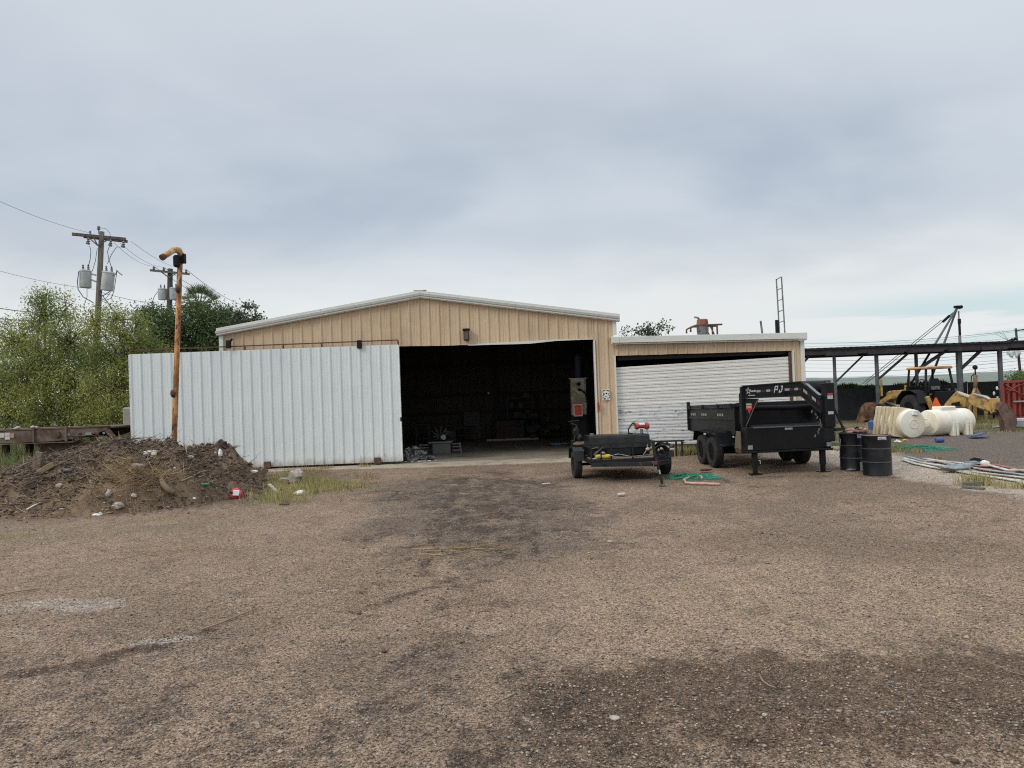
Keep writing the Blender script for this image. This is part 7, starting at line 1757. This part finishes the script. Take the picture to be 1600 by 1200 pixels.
MB().blob((0, 0, .22), (.30, .22, .22), 4, .3, 12, 8, 2).build('block', m_grayblack, en)
b = MB()
for k in range(9):
    a = k * .7; b.tube([(.05 * math.cos(a), -.2, .2), (.22 * math.cos(a), -.26, .24 + .18 * math.sin(a)), (.3 * math.cos(a), -.2, .3 + .25 * math.sin(a))], .022, 6)
b.build('hoses', m_dim, en, smooth=True)
MB().lathe([(0, -.03), (.09, -.03), (.10, .0), (.09, .03), (0, .03)], 14, (.12, -.27, .15), 'Y').build('pulley', m_steel, en)
MB().lathe([(0, 0), (.07, 0), (.07, .12), (0, .13)], 12, (-.02, -.05, .42)).build('filter', m_blackmat, en)
# benches, shelves and clutter along the rear wall
def bench(px0, px1, py_top, Y, label, m=m_dim, clutter=6, seed=1):
    A, B = at(px0, py_top, Y), at(px1, py_top, Y); zt_ = A.z; t = thing('workbench', label, 'workbench', ((A.x + B.x) / 2, Y, FZ)); g = random.Random(seed); hx = (B.x - A.x) / 2; zl = zt_ - FZ
    MB().bb(-hx, hx, -.35, .35, zl - .05, zl).build('top', m, t)
    for sx in (-1, 1):
        for sy in (-1, 1): MB().bb(sx * hx - sx * .04 - .03, sx * hx - sx * .04 + .03, sy * .3 - .03, sy * .3 + .03, 0, zl - .052).build('leg', m, t)
    MB().bb(-hx + .05, hx - .05, -.3, .3, .25, .29).build('shelf', m, t)
    return t, hx, zl
t, hx, zl = bench(650, 672, 662, 29.5, 'dark workbench in the left rear corner of the barn')
t, hx, zl = bench(690, 742, 668, 30.6, 'long dim workbench along the barn rear wall')
def boxthing(name, label, cat, px, py, w, d, h, Y, m, z0=None):
    p = at(px, py, Y); z = FZ if z0 is None else z0; t = thing(name, label, cat, (p.x, Y, z))
    MB().bb(-w / 2, w / 2, -d / 2, d / 2, 0, h).build('body', m, t, bev=.02); return t
t = boxthing('tool_chest', 'dim reddish tool chest low against the rear wall of the barn', 'tool chest', 797, 680, 1.25, .6, .85, 30.8, m_dimr)
for k in range(3): MB().bb(-.58, .58, -.325, -.305, .08 + k * .26, .30 + k * .26).build('drawer', m_dimr, t, bev=.005)
MB().bb(-1.0, 1.2, -.60, -.35, .0, .08).build('step_board', mat('pale_dusty', (.38, .35, .30), .8), t)
t = boxthing('cabinet', 'tall dim open shelf unit right of the rear column in the barn', 'shelf unit', 812, 640, 1.1, .4, .08, 31.2, m_dim)
for sx in (-1, 1): MB().bb(sx * .55 - .03, sx * .55 + .03, -.2, .2, .08, 1.9).build('side', m_dim, t)
for k in range(4): MB().bb(-.52, .52, -.2, .2, .5 + k * .42, .53 + k * .42).build('shelf', m_dim, t)
for k, (x_, z_, w_, h_, m_) in enumerate([(-.3, .53, .25, .25, m_dim2), (.2, .53, .3, .18, m_dimr), (-.1, .95, .35, .22, m_dim2), (.35, .95, .18, .3, m_dim2), (-.35, 1.37, .2, .25, m_dimb), (.05, 1.37, .25, .2, m_dim2), (.3, 1.79, .3, .2, m_dim2)]):
    p = WM[t.name] @ Vector((x_, -.02, z_)); o = thing('parts_bin', ['brown bin on the lowest left of the barn shelf unit', 'reddish bin low right on the barn shelf unit', 'brown bin on the second shelf of the unit', 'grey tin on the second shelf of the unit', 'blue bin third shelf up on the unit', 'brown bin third shelf up on the unit', 'brown bin on top of the barn shelf unit'][k], 'bin', p)
    MB().bb(-w_ / 2, w_ / 2, -.15, .15, 0, h_).build('body', m_, o, bev=.01); MB().bb(-w_ / 2 - .01, w_ / 2 + .01, -.16, .16, h_ * .88, h_ * .95).build('rim', m_, o)
t = boxthing('welding_machine', 'squat dark welding machine near the middle of the barn rear', 'machine', 700, 680, .7, .5, .6, 29.4, m_dim); MB().bb(-.25, .25, -.27, -.252, .3, .5).build('panel', m_dim2, t); MB().tube([(-.3, 0, .6), (-.3, 0, .75), (.3, 0, .75), (.3, 0, .6)], .02, 6).build('handle', m_dim, t)
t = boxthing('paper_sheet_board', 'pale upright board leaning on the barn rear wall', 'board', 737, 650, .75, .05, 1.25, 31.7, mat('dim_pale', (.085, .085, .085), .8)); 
# standing press on the right: beige cabinet with the red box
Yc = 24.6; A, B = at(893, 640, Yc), at(916, 640, Yc); zt_ = at(904, 592, Yc).z; zb_ = at(905, 648, Yc).z
cb = thing('tall_cabinet', 'tall beige machine cabinet with black cable just inside the right door edge', 'cabinet', ((A.x + B.x) / 2, Yc, FZ)); hx = (B.x - A.x) / 2
m_cab = mat('beige_cabinet', (.47, .44, .36), .6, 0, (.25, .21, .14), 3)
MB().bb(-hx, hx, -.2, .25, zb_ - FZ, zt_ - FZ).build('body', m_cab, cb, bev=.012)
MB().bb(-hx - .05, hx + .05, -.22, .27, zt_ - FZ + .001, zt_ - FZ + .03).build('cap', m_cab, cb)
MB().bb(-hx - .03, hx - .04, -.15, .22, 0, zb_ - FZ - .002).build('pedestal', m_blackmat, cb)
b = MB()
for k in range(9): b.bb(hx - .055, hx - .03, -.212, -.198, zt_ - FZ - .08 - k * .09, zt_ - FZ - .04 - k * .09)
b.build('slots', m_blackmat, cb)
p = WM[cb.name].inverted() @ at(904, 600, Yc - .2); MB().lathe([(0, -.006), (.065, -.006), (.065, .0), (0, .0)], 16, (p.x, -.207, p.z), 'Y').bb(p.x - .08, p.x + .08, -.212, -.206, p.z - .03, p.z + .02).build('emblem', m_blackmat, cb)
p = WM[cb.name].inverted() @ at(904.5, 609, Yc - .2)
MB().tube([(p.x, -.21, p.z), (p.x + .1, -.3, p.z - .03), (p.x + .22, -.3, p.z - .15), (p.x + .27, -.28, p.z - .4), (p.x + .25, -.26, p.z - .9)], .03, 8).build('cable', m_blackmat, cb, smooth=True)
MB().lathe([(0, -.03), (.045, -.03), (.045, .0), (0, 0)], 12, (p.x, -.20, p.z), 'Y').build('socket', m_blackmat, cb)
A, B = at(897, 650, Yc - .3), at(909, 632, Yc - .3); rb_ = thing('red_box', 'bright red metal box with pale rim hung on the beige cabinet', 'box', ((A.x + B.x) / 2, Yc - .28, A.z)); hx = (B.x - A.x) / 2; hh = B.z - A.z
MB().bb(-hx, hx, -.06, .055, 0, hh).build('body', mat('bright_red', (.62, .055, .035), .4), rb_, bev=.01)
b = MB()
for (x0_, x1_, z0_, z1_) in ((-hx - .012, -hx + .012, 0, hh), (hx - .012, hx + .012, 0, hh), (-hx, hx, hh - .012, hh + .015), (-hx, hx, -.012, .012)): b.bb(x0_, x1_, -.072, -.052, z0_, z1_)
b.build('rim', m_wht, rb_); MB().blob((.01, -.065, hh * .62), (.025, .012, .04), 2).build('knob', m_orange, rb_)
p = at(904, 575, Yc + .6); o = MB().lathe([(0, 0), (.16, 0), (.16, .9), (.10, 1.0), (0, 1.0)], 16, (p.x, Yc + .6, zt_ - .1)); b = o.build('blue_cylinder', m_dimb, auto=.5); tag(b, 'dim blue cylinder standing behind the top of the beige cabinet', 'cylinder')
MB().bb(p.x - .25, p.x + .25, Yc + .35, Yc + .9, FZ, zt_ - .105).build('rear_shelf', m_dim, cb, ws=True)
p = gp(873, 696); tag(MB().blob((p.x, p.y - .0, FZ + .03), (.42, .2, .035), 3, .4, 14, 6, 2.5).build('blue_towel', mat('blue_towel', (.22, .30, .36), .9), smooth=True), 'pale blue towel crumpled on the barn floor near the cabinet', 'towel')
p = gp(856, 698); tag(MB().blob((p.x, p.y, FZ + .04), (.09, .07, .05), 3, .4).build('red_rag', m_dimr, smooth=True), 'small dark red rag on the barn floor left of the blue towel', 'rag')
p = gp(711, 690); tag(MB().bb(p.x - .7, p.x + .3, p.y - .1, p.y + .2, FZ, FZ + .16).build('floor_beam', m_dim), 'dim low beam on the barn floor left of the centre', 'beam')
p = at(852, 670, 30); t = thing('drum_rack', 'dark jumble of hanging cables and parts near the middle of the barn', 'parts heap', (p.x - .3, 30, FZ)); b = MB(); 
for k in range(16): b.blob((rnd.gauss(0, .4), rnd.gauss(0, .2), .15 + rnd.random() * .9), (.16, .14, .13), k, .5, 7, 5)
b.build('parts', m_dim, t)['kind'] = 'stuff'
p = at(772, 615, 31.8); tag(MB().lathe([(0, 0), (.05, 0), (.06, .08), (0, .1)], 10, (p.x - .25, 31.75, p.z)).build('small_lamp', m_wht), 'tiny pale lamp on the rear girt beside the barn column', 'lamp')
